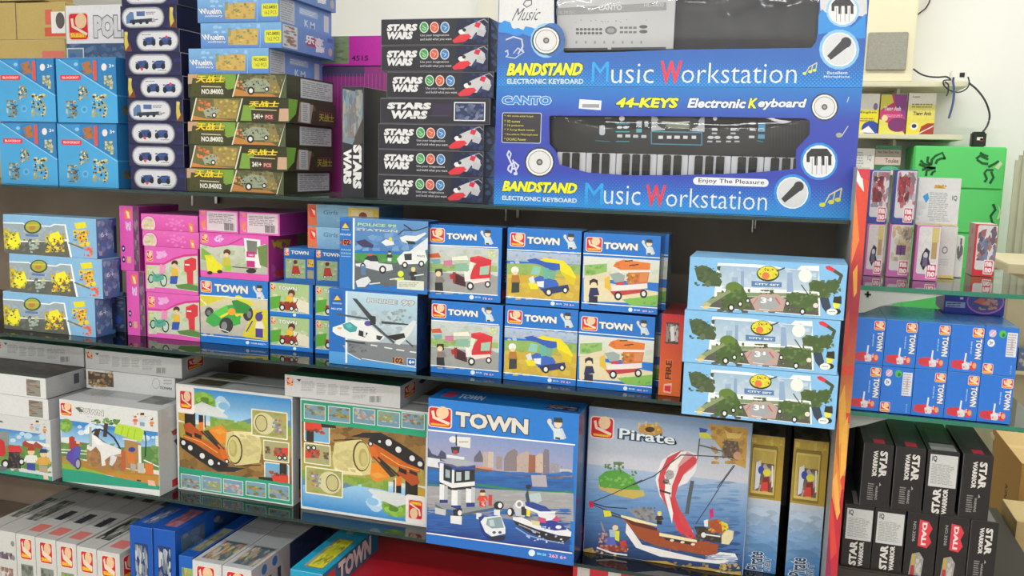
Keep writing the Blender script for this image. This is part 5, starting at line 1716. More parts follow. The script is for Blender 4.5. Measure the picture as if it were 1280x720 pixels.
# ---- hay bale machine sets
PICS = lambda sd: '\n'.join(f'r e8ecec {x0} {y0} {x0+17.4} {y0+13.6}\nr 7ca0b8 {x0+.5} {y0+.6} {x0+16.9} {y0+13}\nb 14 3 {sd+i} {x0+.6} {y0+4} {x0+16.8} {y0+12.8} {c}' for i, (x0, y0, c) in enumerate(((3, 84.5, '8a9c5c a84440 c8c8b8 5c7048'), (21.5, 83.6, '7ca050 d8d0c0 a88850 90b068'), (40.5, 83.5, 'd8d0c8 b89888 a87068 c8c0b8'), (60, 82.5, '88a848 c89048 5c7838 704830 b0c860'), (79.5, 82, '9c9058 5c6c48 c8c0a0 484838'))))
HAY = '''r dfe1e1 0 0 100 100
g 3c90d4 a8d4f0 2 2.5 98.6 32
k 14 7 4 30 6 48 26 d8e8f4 b8d8f0 90c4ec
p 6888a0 52 30 70 22 80 24 98 22 98 36 50 36
p 3c98c8 98 4 99 4 99 30 98 30
e 80b040 24 14 11 9
k 30 4 5 15 4 34 24 88b848 70a038 98c458 5c8830
p 7ca040 30 27 50 30 99 28 99 40 30 38
b 24 7 6 34 28 98 40 8cac48 a0a850 789840 98b058
g b0a050 a08840 2 36 99 58
b 40 9 7 4 36 98 58 b8a858 a89848 98a050 c0b068 8c9848
g 987038 5c4c30 2 56 99 84
b 46 10 8 2 56 98 82 98703c 806034 ac8448 6c5434 b08c50
p c8a038 2 20 12 24 12 36 2 34
r 2c2824 7.5 21 15 45
p 30302c 15 22 17 22 17 44 15 44
r 24242a 20 27 26 38
l e8e0d4 1 24.5 26 24.5 40
p d8dcdc 15 19 23 14.5 36 18.5 46 25.5 44 27 18 26 10 22
p b85428 6 38 12 35 18 40 24 44 22 48 8 46
p e07c2c 20 34 24 33 24 42 20 42
p e88c2c 30 38 40 34 46 40 48 48 38 52 28 46
p c46428 6 47 22 48 46 58 47 65 38 68 20 60 6 52
p 303034 4 50 20 60 38 68 40 72 60 71 50 76 36 78 20 70 4 60
p 34302c 28 40 46 60 42 60 24 42
p d86c28 36 52 46 55 46 66 40 64
b 5 3 2 8 48 30 56 d87830 b85024
l 3a302c 1.6 22 42 38 56
l 4c4844 1.2 26 41 42 56
p 3a302c 8 44 14 46 14 49 8 47
p e8a048 31 40 39 37 44 40 38 43
p 2c2824 16 44 22 46 22 50 16 48
l f0b058 .8 7 49 22 52 36 60
p 40382c 48 60 60 64 58 68 50 70
p 2c2828 3 50 16 54 34 64 46 70 40 76 24 72 8 62 3 58
wh 6 55 3.4
wh 12 59 3.8
wh 22.5 65 4.1
wh 30 70 4.4
wh 44 67 2
wh 37 70 1.8
p d8cc90 44 40 50 38 72 36 74 50 72 64 52 70 46 66 43 54
p e8dca4 50 38 72 36 72 42 52 44
b 18 6 3 54 40 73 62 d0c488 dcd098 c4b87c
l 2c2820 .8 52 70 73 66
e 484028 51 55 6.8 13.6
e d4c888 50.6 55 6 12.4
e b4a868 49.6 54 3.6 8
e c8bc7c 49 53 2.4 6
o f0ecd8 65.5 15 96 40 .05
r a8a868 66.4 16.2 95 38.8
b 18 4 5 67 17 95 38 b8b070 989850 c0a860 88984c
e d8d0a0 76 27.5 9 10
e 40402c 74 27.5 5.2 7.8
e c8bf88 74 27.5 4.6 7
b 14 2.6 6 83 22 92 36 e05838 4868b8 e8e8e8 48a898 7c3c28
o f0ecd8 75.5 42 97 61 .05
r a8a878 76.2 43 96.2 60
p d84838 85 48 96 47 96 54 84 56
b 12 3 6 77 48 95 58 585c5c d04030 88805c 3c3c3c
wh 89 57 2
wh 93.5 56.5 2
o f0ecd8 76 62 97 89 .05
g 68b0e0 a09858 76.8 63 96.2 86
p 34302c 89 62 95 62 95 76 89 76
p 34302c 71 77 84 76 85 82 72 83
p d84838 82 74 96 72 96 80 84 82
b 8 3 7 80 70 95 84 d04030 503828 b86048
wh 86 84 1.8
wh 90 84 1.8
wh 94.5 84 1.8
p 2ca07c 1.5 78.5 50 79.4 99 79.4 99 98.5 1.5 98.5
''' + PICS(4) + '''
o f0e8e4 1.5 2 16.5 27 .12
logo 4 6.5 14 22.5'''
HYR = 'r b8babc 0 0 100 100\nb 8 30 3 0 0 100 100 c0c2c4 b0b2b6\nr 2c2c2c 40 60 60 90\nr d84848 40 88 80 96'
HYT = 'r b8b8b4 0 0 100 100\nr 54503c 8 10 36 80\nr d8d8d8 40 20 96 90\nb 12 8 3 8 10 36 80 6c6840 3c3c34 88845c'
ha = place((222.5, 611), (366.5, 633), (290, 487), None, ZC)
HB = box('building_set_box', 'tall box with an orange loader and round hay bale picture, standing upright', ha, .07, 'dfe1e1 a8aaae c0c0be b8babc', {'F': HAY, 'R': HYR, 'T': HYT}, 'toy box', 'hay bale machine set boxes')
dup(HB, 'tall hay bale set box directly behind the upright one, only its top edge showing', Y=ha[1]+.075, x0=ha[0]+.004, z0=ZC)
# the same set standing on its head
hb_x = on_y(375.8, 635.6, 1.895)[0]
t = thing('building_set_box', 'tall hay bale set box standing upside down left of the harbour set', 'toy box', (hb_x+ha[3]/2, 1.895+.035, ZC), 0, 'hay bale machine set boxes')
link('carton', carton_mesh(ha[3], .07, ha[4], [hl(v) for v in 'dfe1e1 a8aaae c0c0be a0a2a4'.split()]), t, PRINT)
a = Art(ha[3], ha[4]); a.flip = True; a.run(HAY)
# pictures and logo are upside down too, as on the turned box
o = a.build('front_print', t, 'F', (ha[3], .07, ha[4]), PRINT)
DIM[t.name] = (ha[3], .07, ha[4])
dup(t, 'tall hay bale set box behind the upside down one, carrying the flat white box', Y=1.895+.075, x0=hb_x, z0=ZC)
dup(TH, 'flat white box with fine print and barcode lying on the upside down hay set box', Y=1.897, x0=on_y(355.8, 494, 1.897)[0], z0=ZC+ha[4]+.0006)

# ---- harbour set, big blue town box
BIG = ('px', '''f 510 480 5.333
r 1a78d0 100 80 1180 320
logo 142 152 284 294
t dcd8d0 30343c 318 180 800 340 .05 0 TOWN
cop 1000 282 92
f 510 590 5.333
G 8094c4 b0a8bc 0.5 21 97 52
G 2c5ca0 2c5ca0 0.5 51 97 63
G a0a0a4 8c8c94 0.5 62 97 76
G 2c64b0 1c3c8c 0.5 75 97 92
f 510 480 5.333
p 484c68 117 420 140 430 160 465 200 480 220 440 250 460 260 520 117 490
r b8a8a0 500 450 530 560
r c8b8ac 535 450 568 560
p 686474 440 490 480 440 500 490 500 520 440 520
r a08c88 590 480 625 570
p 887c80 640 500 660 460 690 440 710 430 730 450 730 580 640 580
p b8a49c 725 480 760 460 790 445 810 455 810 600 725 590
r 98604c 806 470 848 600
p c8b0a0 850 480 880 460 905 470 905 620 850 610
p 807484 900 460 915 430 940 440 944 620 900 620
r 98949c 950 525 1000 620
p c8c0b8 1012 566 1092 570 1092 625 1014 620
b 26 10 4 480 520 1090 620 b8a098 8c8088 d0c0b0 786c78 a89090
p d88858 440 540 480 552 560 560 560 585 460 580
p 685868 117 510 600 580 1104 620 1104 680 117 600
s 60 30 8 450 590 1100 650 685868 8c7470 483c50
f 510 590 5.333
p 2868b0 117 -30 460 10 700 30 1104 50 1104 130 800 110 460 90 117 50
s 90 50 6 120 0 1100 110 3070b8 2458a0 2c60a8
p b0a8b0 820 20 920 20 930 100 830 96
p 2c8850 460 76 800 124 1100 128 1100 140 800 134 460 92
p 2c8850 117 76 220 86 220 92 117 84
s 60 50 5 120 140 1100 290 a0a0a4 98989c 8c8c94
p a0a0a4 117 90 1104 142 1104 330 700 250 117 210
s 60 50 7 120 140 1100 240 a4a4a8 98989c
s 150 40 9 120 250 1095 400 2c64b0 2458a0
s 120 40 19 420 380 1095 520 2458a0 1c3c8c
f 510 480 5.333
e e4e4e0 300 370 26 22
p e0e0dc 320 350 418 356 414 428 330 416
q a8a8a0 1 340 376 408 396
l 30343c 9 322 340 322 410
p 34343c 286 420 346 416 340 460 294 460
r a84038 300 440 330 470
p e4e4e4 260 470 376 488 374 506 256 490
l 30343c 20 300 520 360 530
p dce0e4 117 486 212 500 212 560 117 546
p 2c4c9c 200 520 240 530 330 560 450 540 450 560 330 586 206 556
p a8b0b8 212 500 330 550 450 536 400 512 300 500
f 510 590 5.333
r e8e8e8 212 -60 236 62
r e8e8e8 294 -16 308 100
r e8e8e8 416 -14 432 90
p 24282c 240 -50 294 -30 292 66 240 54
p 24282c 310 -14 416 -16 446 -20 446 60 416 70 310 78
p 98b0b8 250 -20 280 -10 280 40 250 34
p b0c0c4 322 0 356 0 356 56 322 60
p b0c0c4 380 -6 410 -6 410 50 380 54
p e8e8e8 212 44 294 76 446 62 446 90 294 110 214 78
p 24282c 214 66 294 106 446 90 446 108 294 122 214 84
r e4e6e8 212 80 242 190
r b8bcc0 242 90 264 190
r e8eaec 292 118 332 226
r b0b4b8 332 116 354 222
r e8eaec 388 108 424 208
r c0c4c8 424 100 446 204
p 2c3888 212 184 266 184 266 206 212 206
p 2c3888 288 222 354 222 354 250 288 250
p 2c3888 390 204 446 204 446 232 390 232
p 8c9498 178 196 330 246 580 212 620 226 360 276 182 214
p 5a6268 182 214 300 280 360 276 620 226 620 236 360 290 300 294 182 226
p 24282c 300 250 360 240 362 296 306 300
e e8e8e8 346 272 14 18
p e4e4e4 284 290 360 294 358 350 284 340
p c4c8cc 180 236 254 250 250 290 182 276
p dce0e4 456 272 490 274 490 318 456 312
p e4e4e4 574 250 614 250 614 292 574 286
e 24282c 606 222 34 28
e e8e8e8 614 222 14 17
fig 498 118 116 4c2c24 d84840 c83838
r c83c3c 538 150 560 226
b 6 14 3 484 160 520 230 e05848 e8c0a0
p 1c3484 470 300 500 290 540 440 640 450 650 430 640 460 530 452 490 400
p e4e8ec 484 330 510 300 620 290 650 370 650 410 560 430 516 400
p 88a0a8 530 310 620 296 640 370 560 376 520 350
p b8d0d4 540 320 570 316 580 360 548 360
e 50506c 575 402 12 9
e 50506c 614 402 12 9
p 24283c 530 430 654 424 640 452 550 452
e 2c2828 684 266 24 30
e e8e8e8 678 266 13 22
p e8e8ec 700 300 760 300 860 350 980 380 1060 376 1090 400 1086 430 1000 420 860 380 700 320
p 28242c 700 318 860 384 1000 424 1088 432 1040 472 960 460 820 410 720 350
l a09c9c 7 740 350 880 406
p c0c4c8 700 220 730 190 780 196 780 300 720 290
e e8e8e8 742 214 26 28
e 888c94 742 214 14 16
p 30343c 756 230 790 230 790 290 756 286
r e8d838 792 216 814 296
p 2c4494 780 200 830 200 920 230 960 262 880 262 790 228
p e8ecf0 780 222 880 262 986 262 980 276 870 276 780 240
p b8c8cc 800 150 880 136 894 190 866 206 816 192
p 34485c 782 150 800 110 814 200 792 200
e 28302c 804 98 18 16
p e0e4e8 860 270 980 280 990 320 940 330 880 310
p 2c3c98 880 330 960 320 1030 350 1060 384 980 390 890 370
e e8e8f0 1004 366 20 12
p c84878 870 296 920 310 920 340 876 334
p c84878 990 290 1020 320 1000 330 960 320
p d8d098 820 320 880 330 876 360 830 350
l 90a8d0 7 720 370 800 420 900 450 1040 476
b 16 14 3 720 360 1040 480 a8bce0 e8f0f8 7c9cd0
f 510 480 5.333
l f4f6f8 9 117 304 1112 406
f 510 590 5.333
r 1a6cc8 117 420 1100 640
p 1c3c84 117 390 1100 530 1100 536 117 400
p 1a6cc8 117 410 1100 546 1100 620 117 500
l f4f6f8 8 117 404 1094 540
e e0ecf4 826 538 22 22
t 90d8f0 - 862 534 922 560 .03 0 B0128
t e8b0d0 - 940 542 1056 584 .03 0 263 6+''')
BGT = '''r 2080d8 0 0 100 100
p d04868 7 30 15 30 14 75 6 75
t d0e4f4 - 17 35 34 75 .05 0 TOWN
l 80c0f0 2.5 50 12 97 10
p 384870 78 42 97 40 98 84 77 84
b 10 6 4 78 44 96 82 b0a8a8 c86c60 e0e0e0 5c6c88'''
bg = place((532.5, 678.5), (713, 704), (720, 515.6), None, ZC); bg = place((532.5, 678.5), (717, 704.5), (626, 507), bg[1], ZC)
box('town_toy_box', 'large blue town box with a harbour police station and boat picture', bg, .095, '1a78d0 1c3c74 2488e0 1a60b0', {'F': BIG, 'T': BGT, 'R': 'r 1c3870 0 0 100 100\nb 14 16 3 4 4 96 96 24447c 182c5c 2c3c60\nb 4 8 5 50 80 90 96 c02c5c'}, 'toy box', None, mat=GLOSSY)

# ---- pirate set and its two spine-out companions
PIR = ('px', '''f 720 490 5.333
G 7c9cc8 b4c0d4 0.5 0.5 99.5 18
G b4c0d4 ccccd6 0.5 18 99.5 39
G a8bcd8 6c94c4 0.5 39 99.5 60
G 6c94c4 4870a8 0.5 60 99.5 80
G 4870a8 1c3058 0.5 80 99.5 99.5
f 720 600 5.333
s 120 50 5 60 0 1100 250 88a8d0 6c94c4 5480b4
s 120 50 6 60 250 1100 520 5480b4 2c4c84 243c6c
p a88848 45 460 110 450 130 490 220 500 360 530 360 550 50 510
b 12 20 8 55 455 350 545 c8b060 88703c e0c880
p b09048 440 540 600 540 680 570 700 590 860 580 1000 610 1100 610 1100 640 500 640
b 26 26 9 450 545 1090 625 d8b858 a08038 c8a450 5c5848
t f0e4d0 504030 925 606 1050 634 .04 0 263
f 720 490 5.333
logo 106 164 242 312
p c49448 420 230 470 210 540 214 575 240 580 280 520 290 420 270
b 10 16 3 420 216 575 280 a87838 d8b060 e8c870
e 4c3420 492 250 32 18
l e0c070 12 415 240 425 205
l e0c070 12 465 225 468 198
l e0c070 12 532 225 538 205
t 244c6c 244c6c 284 246 664 356 .07 0 Pirate
t f0f4f8 - 290 242 658 352 .02 0 Pirate
l e8f0f4 10 330 250 300 246 294 272 320 280
p c89c50 880 210 1148 240 1130 510 1060 480 980 400 930 330
b 30 34 4 900 230 1130 480 b88c48 a87c3c d0a858 98703c
p e0c070 990 250 1020 270 1090 276 1116 270 1090 310 1010 310
p 6c5848 1000 320 1080 330 1090 400 1060 450 980 420 975 380
b 20 18 6 975 330 1100 460 504038 8c7868 382c28 a09080
e d0a080 1074 424 26 26
l 5a6068 9 826 354 980 396
l 34363c 7 824 312 810 440 800 470
p 3454a8 822 236 880 250 866 270 826 268
p d8d838 820 274 870 270 912 310 870 310 826 302
p 70b058 150 600 180 560 240 540 300 540 350 560 390 600 430 640 150 640
f 720 600 5.333
p c8b060 145 30 160 60 260 100 380 126 460 104 450 70 300 60
p 58a040 150 -20 200 -60 300 -70 380 -20 430 66 300 62 160 44
f 720 490 5.333
b 20 24 5 160 560 400 640 78b850 4c8838 90c868
l 607050 10 280 470 300 540
b 8 16 6 190 480 240 520 58784c 688858
b 12 20 7 250 465 320 520 58784c 6c9058
b 6 16 8 370 525 415 560 5c7c50 708c60
f 720 600 5.333
p e8e4e8 540 -40 570 -130 640 -180 700 -195 760 -190 810 -170 800 -60 740 20 690 40 650 60 640 100 670 180 720 260 778 340 790 372 560 110 530 0
p d04850 560 -50 610 -150 700 -196 720 -194 630 -110 590 -30 600 50 640 160 680 300 660 290 560 90 548 0
p d8a0a4 680 -100 740 -190 800 -160 810 -120 780 -80 700 -20 680 -20
p d04850 640 40 690 -90 780 -160 806 -140 800 -110 720 -40 680 40 662 110 690 190 740 270 800 388 760 390 670 330 630 180
p f0ece8 600 -60 640 -120 700 -190 740 -190 660 -80 620 0 622 60 650 200 640 290 590 100
p d03c48 620 90 660 170 700 290 780 350 800 390 690 350 660 280
e a8a4a4 624 -36 30 32
e 4c4c50 600 10 22 16
b 10 12 4 590 -60 650 30 8a8888 5c5c60 c8c4c4
l 3c3c44 12 560 70 630 90
f 720 490 5.333
l 404048 7 380 620 520 560 700 420 740 420 1050 436
l 404048 6 1050 490 940 640
f 720 600 5.333
l 404048 6 440 0 250 90 100 150
l 404048 6 1060 -98 980 10 900 140 800 290
l 303038 7 100 150 200 180 340 190
l 303038 6 100 160 300 240
l 585c64 26 775 10 755 120 740 220
p d02850 85 140 112 140 120 180 90 184
p e8d838 182 200 230 206 240 240 190 246
l 50443c 10 240 236 320 256
p e8e4e4 340 260 350 300 440 430 640 480 860 530 960 480 1060 490 1080 530 960 560 780 540 560 510 400 450 330 350
s 24 30 4 860 500 1080 560 a8b4d0 8898c0
p 9c4c2c 310 250 340 260 520 310 560 350 800 410 830 400 950 430 940 490 880 505 700 470 540 440 420 390 350 300
b 10 16 5 460 360 800 410 8c3c28
b 8 16 6 620 440 900 490 a85830
p 603024 310 250 360 260 540 320 540 340 380 300
p 8c8c90 350 200 440 180 500 190 540 250 540 280 400 250
b 16 20 6 360 180 530 270 a8a8a8 707074 505058
p ece0b0 300 232 420 262 540 296 540 308 400 280 300 246
p e8dcb0 556 350 680 374 806 400 806 416 680 396 556 372
p 303038 580 378 640 390 790 420 780 434 600 400
e e4dcc0 640 402 14 8
e e4dcc0 710 414 14 8
e e4dcc0 780 428 14 8
fig 556 208 90 e0d048 403430 282828
p 34302c 790 310 860 310 900 350 980 380 1000 420 900 410 820 390
b 24 22 7 800 320 1000 410 403830 584838 201c1c 6c5c48
p a85030 880 270 940 260 990 290 990 360 900 340
p d8d040 960 270 1010 290 1020 330 980 360 970 300
b 14 18 8 880 260 1020 350 c86030 e8c040 70402c d83c30
p dcd0a8 970 370 1010 330 1052 340 1046 390 1020 430 970 424
p d02878 890 200 912 186 920 240 894 260
l e8e4e0 9 850 360 960 376
e e0e0e0 850 366 16 18
p e4e4e4 852 270 880 260 880 310 856 310
p a09080 160 270 176 290 196 350 180 340
p 5c68c0 196 390 250 370 268 430 230 440 190 420
p e0d840 250 340 290 340 288 410 262 400
p a8c0d0 220 330 260 330 262 380 226 380
e ecd0a8 262 318 20 18
b 10 18 9 150 350 210 420 c89080 a86858 d0b0a8
p 904030 150 430 240 440 345 440 340 480 240 476 156 450
b 12 18 2 160 430 340 480 b06048 d09080 8c3c30
p c83c30 290 410 330 400 340 440 300 440
l e8e4e8 10 140 450 240 486 340 500''')
Ypi = 1.895
pi = place((728.5, 696), (928.5, 716), (835, 518), Ypi, ZC)
box('building_set_box', 'pirate ship set box with a red and white striped sail picture', pi, .065, '88a0c8 90a0c0 a8a8a0 7088b0', {'F': PIR, 'T': 'r 8c7c68 0 0 100 100\nb 40 8 4 2 10 98 95 b0a898 605040 a89060 c8c4c0 44403c'}, 'toy box', 'pirate set boxes')
SPI = '''g d0d4de 9cbcdc 0 44 100 66
g 9cbcdc 3c74b0 0 66 100 100
r c8a848 0 0 100 45
s 120 20 4 0 54 100 99 b8c8dc 8cb0d8 5c90c4 3c74b0
r b89838 0 0 100 46
r d0b450 3 2 97 6
b 10 14 6 0 0 100 8 d8c068 c0a040 b09030
r 7c6828 8 7 80 8.4
o 8c7830 6 7.5 82 44.5 .05
o dcc468 8.5 9.5 78 42.5 .05
r cab258 12 11 74 40.5
b 10 14 6 12 11 74 20 d4bc64 c4aa50
p 3c3430 18 21 72 20 74 40 18 40
b 40 13 7 18 20 74 40.5 504438 8c4030 302824 d8d0c8 785c44
p e4e4ec 20 20 34 18 36 26 32 38 20 40
e 3c4cb0 36 25 9 3
e e8e040 54 26.5 12 2.6
p 8c2c28 44 30 62 29 66 39 40 39
p e04840 40 34 58 33 60 40 38 40
p f0ece0 66 21 71 21 74 36 70 37
V 30405c dce4ec 12 85 60 99 .02 0 Pirate
V 30405c dce4ec 66 88 84 98 .0 0 SET'''
sp = place((927.5, 719), (969, 722), (976, 546.5), 1.928, ZC)
SP = box('building_set_box', 'pirate set box seen from its narrow side beside the striped sail picture', sp, .36, 'b8c0d0 2c2824 6c5a40 40382c', {'F': SPI, 'T': 'g 4c4030 7c6c50 0 0 100 100\nb 8 30 3 0 0 100 100 6c5c40 4c4030'}, 'toy box', 'pirate set boxes')
x2 = on_y(999.5, 551, 1.928)[0]
dup(SP, 'pirate set box seen from its narrow side, right beside the flame printed panel', Y=1.928, x0=min(x2, XP0-sp[3]-.003), z0=ZC)

# ================================================================== bottom shelf
def top_box(name, label, TL, TR, ztop, d, cols, arts, z0=ZD, **k):
    Y = on_z(*TR, ztop)[1]; x0 = on_y(*TL, Y)[0]; x1 = on_y(*TR, Y)[0]-.0012
    return box(name, label, (x0, Y, z0, x1-x0-.0006, ztop-z0), d, cols, arts, 'toy box', **k), (x0, Y, x1)
# row of white boxes
zw = on_y(150, 693, 1.79)[2]
GWR = 'white boxes in a row on the bottom shelf'
def wtop(kind): return {'a': 'r c8c8c6 0 0 100 100\nr 505850 20 50 82 82\nb 24 10 3 20 50 82 82 a8a8a0 303830 787c74 c8ccc4', 'b': 'r c8c8c6 0 0 100 100\nt 40444c - 20 66 80 72 0 0 TOWN\nr 40444c 30 62 70 76\np e08078 20 84 84 84 84 94 20 94', 'c': 'r c8c8c6 0 0 100 100\nr 343834 14 56 88 88\nb 24 10 5 14 56 88 88 a8b0a0 5c7c4c e0e0d8 2c302c'}[kind].replace('r c8c8c6 0 0 100 100', 'r c8c8c6 0 0 100 100\nl a0a2a2 1.2 99 0 99 100\nr 3c3c3c 24 18 76 34')
WFR = '''r d4d4d2 0 0 100 100
logo 22 6 80 34
r 8c9088 20 42 84 80
b 20 12 {0} 22 44 82 78 {1}'''
corners = [(-24, 657.5), (-6, 661.5), (19.7, 666.5), (44, 671), (70, 676), (95.6, 681), (121, 687), (150, 693)]
for i in range(7):
    front = WFR.format(i+2, ['5c6460 808880 a0a8a0', '5c6460 808880 a0a8a0', '6c7470 404844 909890', '5c6460 343c38 a0a8a0', '6cb040 d8d048 80b858 4c8838', '5ca0c8 384c60 e0e8e8 70a868', 'a0a860 d8d0a0 6c8040 c86040'][i])
    if i < 2: front = f'r d4d4d2 0 0 100 100\nb 12 12 {i+3} 15 30 80 40 5c4868 a89898 3c3c48\nb 14 12 {i+6} 15 52 80 66 d8b8a8 a85848 506070\ne 8c8c94 84 16 9 4\ne 8c8c94 84 36 9 4'
    lb = 'white box with a red logo on its end, ' + ['', '', 'leftmost of the five', 'second of five from the left', 'middle one of five', 'fourth of five from the left', 'right next to the two blue boxes'][i] if i > 1 else ['white box with small coloured figures on its end at the very left picture edge', 'white box with small coloured figures on its end beside the red logo boxes'][i]
    top_box('building_set_box', lb, corners[i], corners[i+1], zw, .46, 'd4d4d2 c4c4c4 c8c8c6 d0d0d0', {'F': front, 'T': wtop('aabbbcb'[i]), **({'R': 'r b8b8b8 0 0 100 100\nlogo 3 8 12 40'} if i == 6 else {})}, group=GWR)
# two blue boxes
zbl = on_y(162, 657, 1.80)[2]
BLF = '''r 1858b8 0 0 100 100
o 1c3c78 18 16 82 56 .1
b 24 12 {0} 22 18 78 54 a8b0bc 2c3440 e0e4e8 586878'''
BLT = 'r 1854b0 0 0 100 100\nr 34507c 20 66 80 94\nb 26 9 {0} 20 66 80 94 c8d0dc 2c3c60 8898b8 1c4c9c\nb 10 16 3 0 0 100 60 1450a8 1c5cb8'
BLR = '''r 1854b0 0 0 100 100
r 50687c 6 8 30 80
b 26 7 {0} 6 8 30 80 b0b8c0 6c7c88 384858 3c68b0
r 1c4078 40 6 70 90
b 20 7 4 40 8 70 90 484c5c 8c94a0 2c4470'''
GB2 = 'two blue boxes side by side on the bottom shelf'
_, (xa, Ya, xb_) = top_box('building_set_box', 'royal blue box with a silver aircraft picture, left of two beside the white row', (162, 657), (190, 661), zbl, .40, '1858b8 1450a0 1854b0 1450a8', {'F': BLF.format(4), 'T': BLT.format(5)}, group=GB2)
top_box('building_set_box', 'royal blue box with a grey robot picture, right of two, its side pictures showing', (191.4, 661.2), (219, 664.7), zbl, .40, '1858b8 1450a0 1854b0 1450a8', {'F': BLF.format(8), 'T': BLT.format(9).replace('34507c', 'b86050').replace('c8d0dc', 'e07050'), 'R': BLR.format(3)}, group=GB2)
zcl = on_y(224, 694, 1.80)[2]
top_box('building_set_box', 'lower blue box with a green picture between the royal blue and the long white boxes', (223.5, 694), (241.5, 697), zcl, .36, '1c60c0 1450a0 1a58b4 1450a8', {'F': 'r 1c64c4 0 0 100 100\nr 98b868 20 14 98 80\nb 20 14 4 20 14 98 80 88a850 c8d090 506c38 b89058', 'T': 'r 1a58b4 0 0 100 100\nr 8c8c68 20 50 90 90\nb 24 10 4 20 50 90 90 a89878 5c6450 3c4c58 b0b098'})
zwp = on_y(240, 700, 1.79)[2]
WPT = '''r c4c6ca 0 0 100 100
l a8aaae 1 0 44 100 44
l a8aaae 1 0 68 100 68
r 5c707c 14 68.5 90 95
b 30 9 {0} 14 70 90 95 d87850 e8d850 d0d8d8 486470 c84838 88b058 7ca8b8
l e0e2e4 3 1 0 1 100
l e0e2e4 3 99 0 99 100'''
WPF = 'r d4d5d6 0 0 100 100\nlogo 16 6 74 34'
WPR = '''r c4c6cc 0 0 100 100
e 3c80c8 14 10 3 6
e 3c80c8 26 9 3 6
r 505868 8 26 12 70
r 6c5c50 18 22 22 66
r 404c64 29 20 33 66
r 24406c 44 2 100 100
b 20 8 4 44 5 98 90 2c4c7c 1c3058 4c6c94'''
GLW = 'two long white boxes on the bottom shelf'
top_box('building_set_box', 'long white box with a coloured picture on its top, left of two', (240.5, 700), (277.5, 706.5), zwp, .40, 'd4d5d6 c4c6cc c4c6ca c4c4c4', {'F': WPF, 'T': WPT.format(4)}, group=GLW)
top_box('building_set_box', 'long white box, right of two, with small printed figures along its side', (278, 706.5), (315, 713.5), zwp, .40, 'd4d5d6 c4c6cc c4c6ca c4c4c4', {'F': WPF, 'T': WPT.format(7), 'R': WPR}, group=GLW)
# red carton and the cyan box lying on it
zcy = on_y(362.5, 712.5, 1.78)[2]; zrd = zcy-.064
xr0, xr1 = on_y(352, 715, 1.78)[0], on_y(716.5, 703, on_z(735, 705, .605)[1])[0]-.002
box('red_carton', 'large glossy red carton lying flat under the harbour set box', (xr0, 1.70, ZD, xr1-xr0, zrd-ZD-.0006), .58, 'dc2434 a01820 e4283a d04834', {'T': '''g cc2030 e4283a 0 0 100 60
r e4283a 0 60 100 100
g d05028 c84028 0 60 16 100
p d86030 0 70 14 70 18 86 10 100 0 100
b 8 5 4 1 72 15 96 e8a080 c83838 f0d8c8 e07840''', 'F': 'r c41e2c 0 0 100 100'}, 'carton', mat=GLOSSY)  # shade under the shelf is painted into the top, darker towards the back
top_box('town_toy_box', 'cyan town box with a yellow picture on top, lying on the red carton', (362.5, 712.5), (404, 718.5), zcy, .30, '20a0c8 1478a8 24a4cc 1888b0', {'T': '''r 24a8d0 0 0 100 100
r 2cb0d8 0 0 100 30
r a8d8e8 30 10 52 24
o 888c80 24 34 84 92 .08
o e4e03c 34 36 80 90 .08
b 26 8 4 36 38 78 88 c8c840 f0f060 8c8c30 505838 dcd838
r a8a890 24 50 34 90''', 'R': '''r 1878a4 0 0 100 100
t dce0e0 10404c 26 8 86 92 .06 0 TOWN
p d84038 8 20 20 16 20 80 8 84'''}, z0=zrd)
z2r = .605; Y2r = on_z(735, 705, z2r)[1]
box('red_carton', 'red carton with a row of white squares under the pirate set box', (on_y(716.5, 703, Y2r)[0], Y2r, ZD, XP0-.004-on_y(716.5, 703, Y2r)[0], z2r-ZD), .40, 'd02430 a01820 b81c28 a01820', {'F': 'r d42834 0 0 100 100\n'+'\n'.join(f'r dcdcdc {2+i*13.5} 1 {7.4+i*13.5} 14' for i in range(7)), 'T': '\n'.join(f'r d0ccc8 {2+i*13.5} 90 {7.4+i*13.5} 99.5' for i in range(7))}, 'carton', mat=GLOSSY)

# ================================================================== right of the unit: ten blue boxes
TWA = '''r 1a70d4 0 0 100 100
l 70a8e8 1.4 1 0 99 0
logo 66 6 96 24
v e4e4e8 24344c 76 28 95 70 .05 0 TOWN
v c0d8f0 - 62 34 66 60 .01 0 M38 B0150
p d8283c 8 78 36 74 52 76 52 92 30 94 8 90
e c83040 22 84 13 9
l e4e4e8 5 48 84 50 60
p d8dce4 40 82 56 78 66 84 62 94 44 94
e d8283c 74 85 11 9
e e8a070 78 84 6 6
b 10 6 4 44 76 70 94 e0e0e8 c83848 e8c8b8'''
TWB = '''r 1a70d4 0 0 100 100
e d4b0cc 22 14 11 8
l e8e0e8 2 14 20 30 8
e 48b848 52 14 11 8
e 1c7048 54 16 5 4
e e4e8f0 20 34 11 8
t 2c4468 - 15 30 25 38 .03 0 3+
r dcdce4 66 10 96 60
v b05058 - 78 22 84 44 .02 0 WARNING
q a0a0a8 9 68 12 94 58
logo 4 78 32 98
v a0c4ec - 84 78 88 96 .0 0 B0150'''
XA = XP1+.0035; YR = 1.912; z0r = 1.0245; wR = (on_y(1272.5, 440, YR)[0]-XA)/5; hR = (on_y(1172, 403, YR)[2]-z0r)/2
GR = 'ten blue town boxes in two rows on the right glass shelf'
posn = ['leftmost', 'second from left', 'middle', 'fourth from left', 'rightmost']
pair = {}
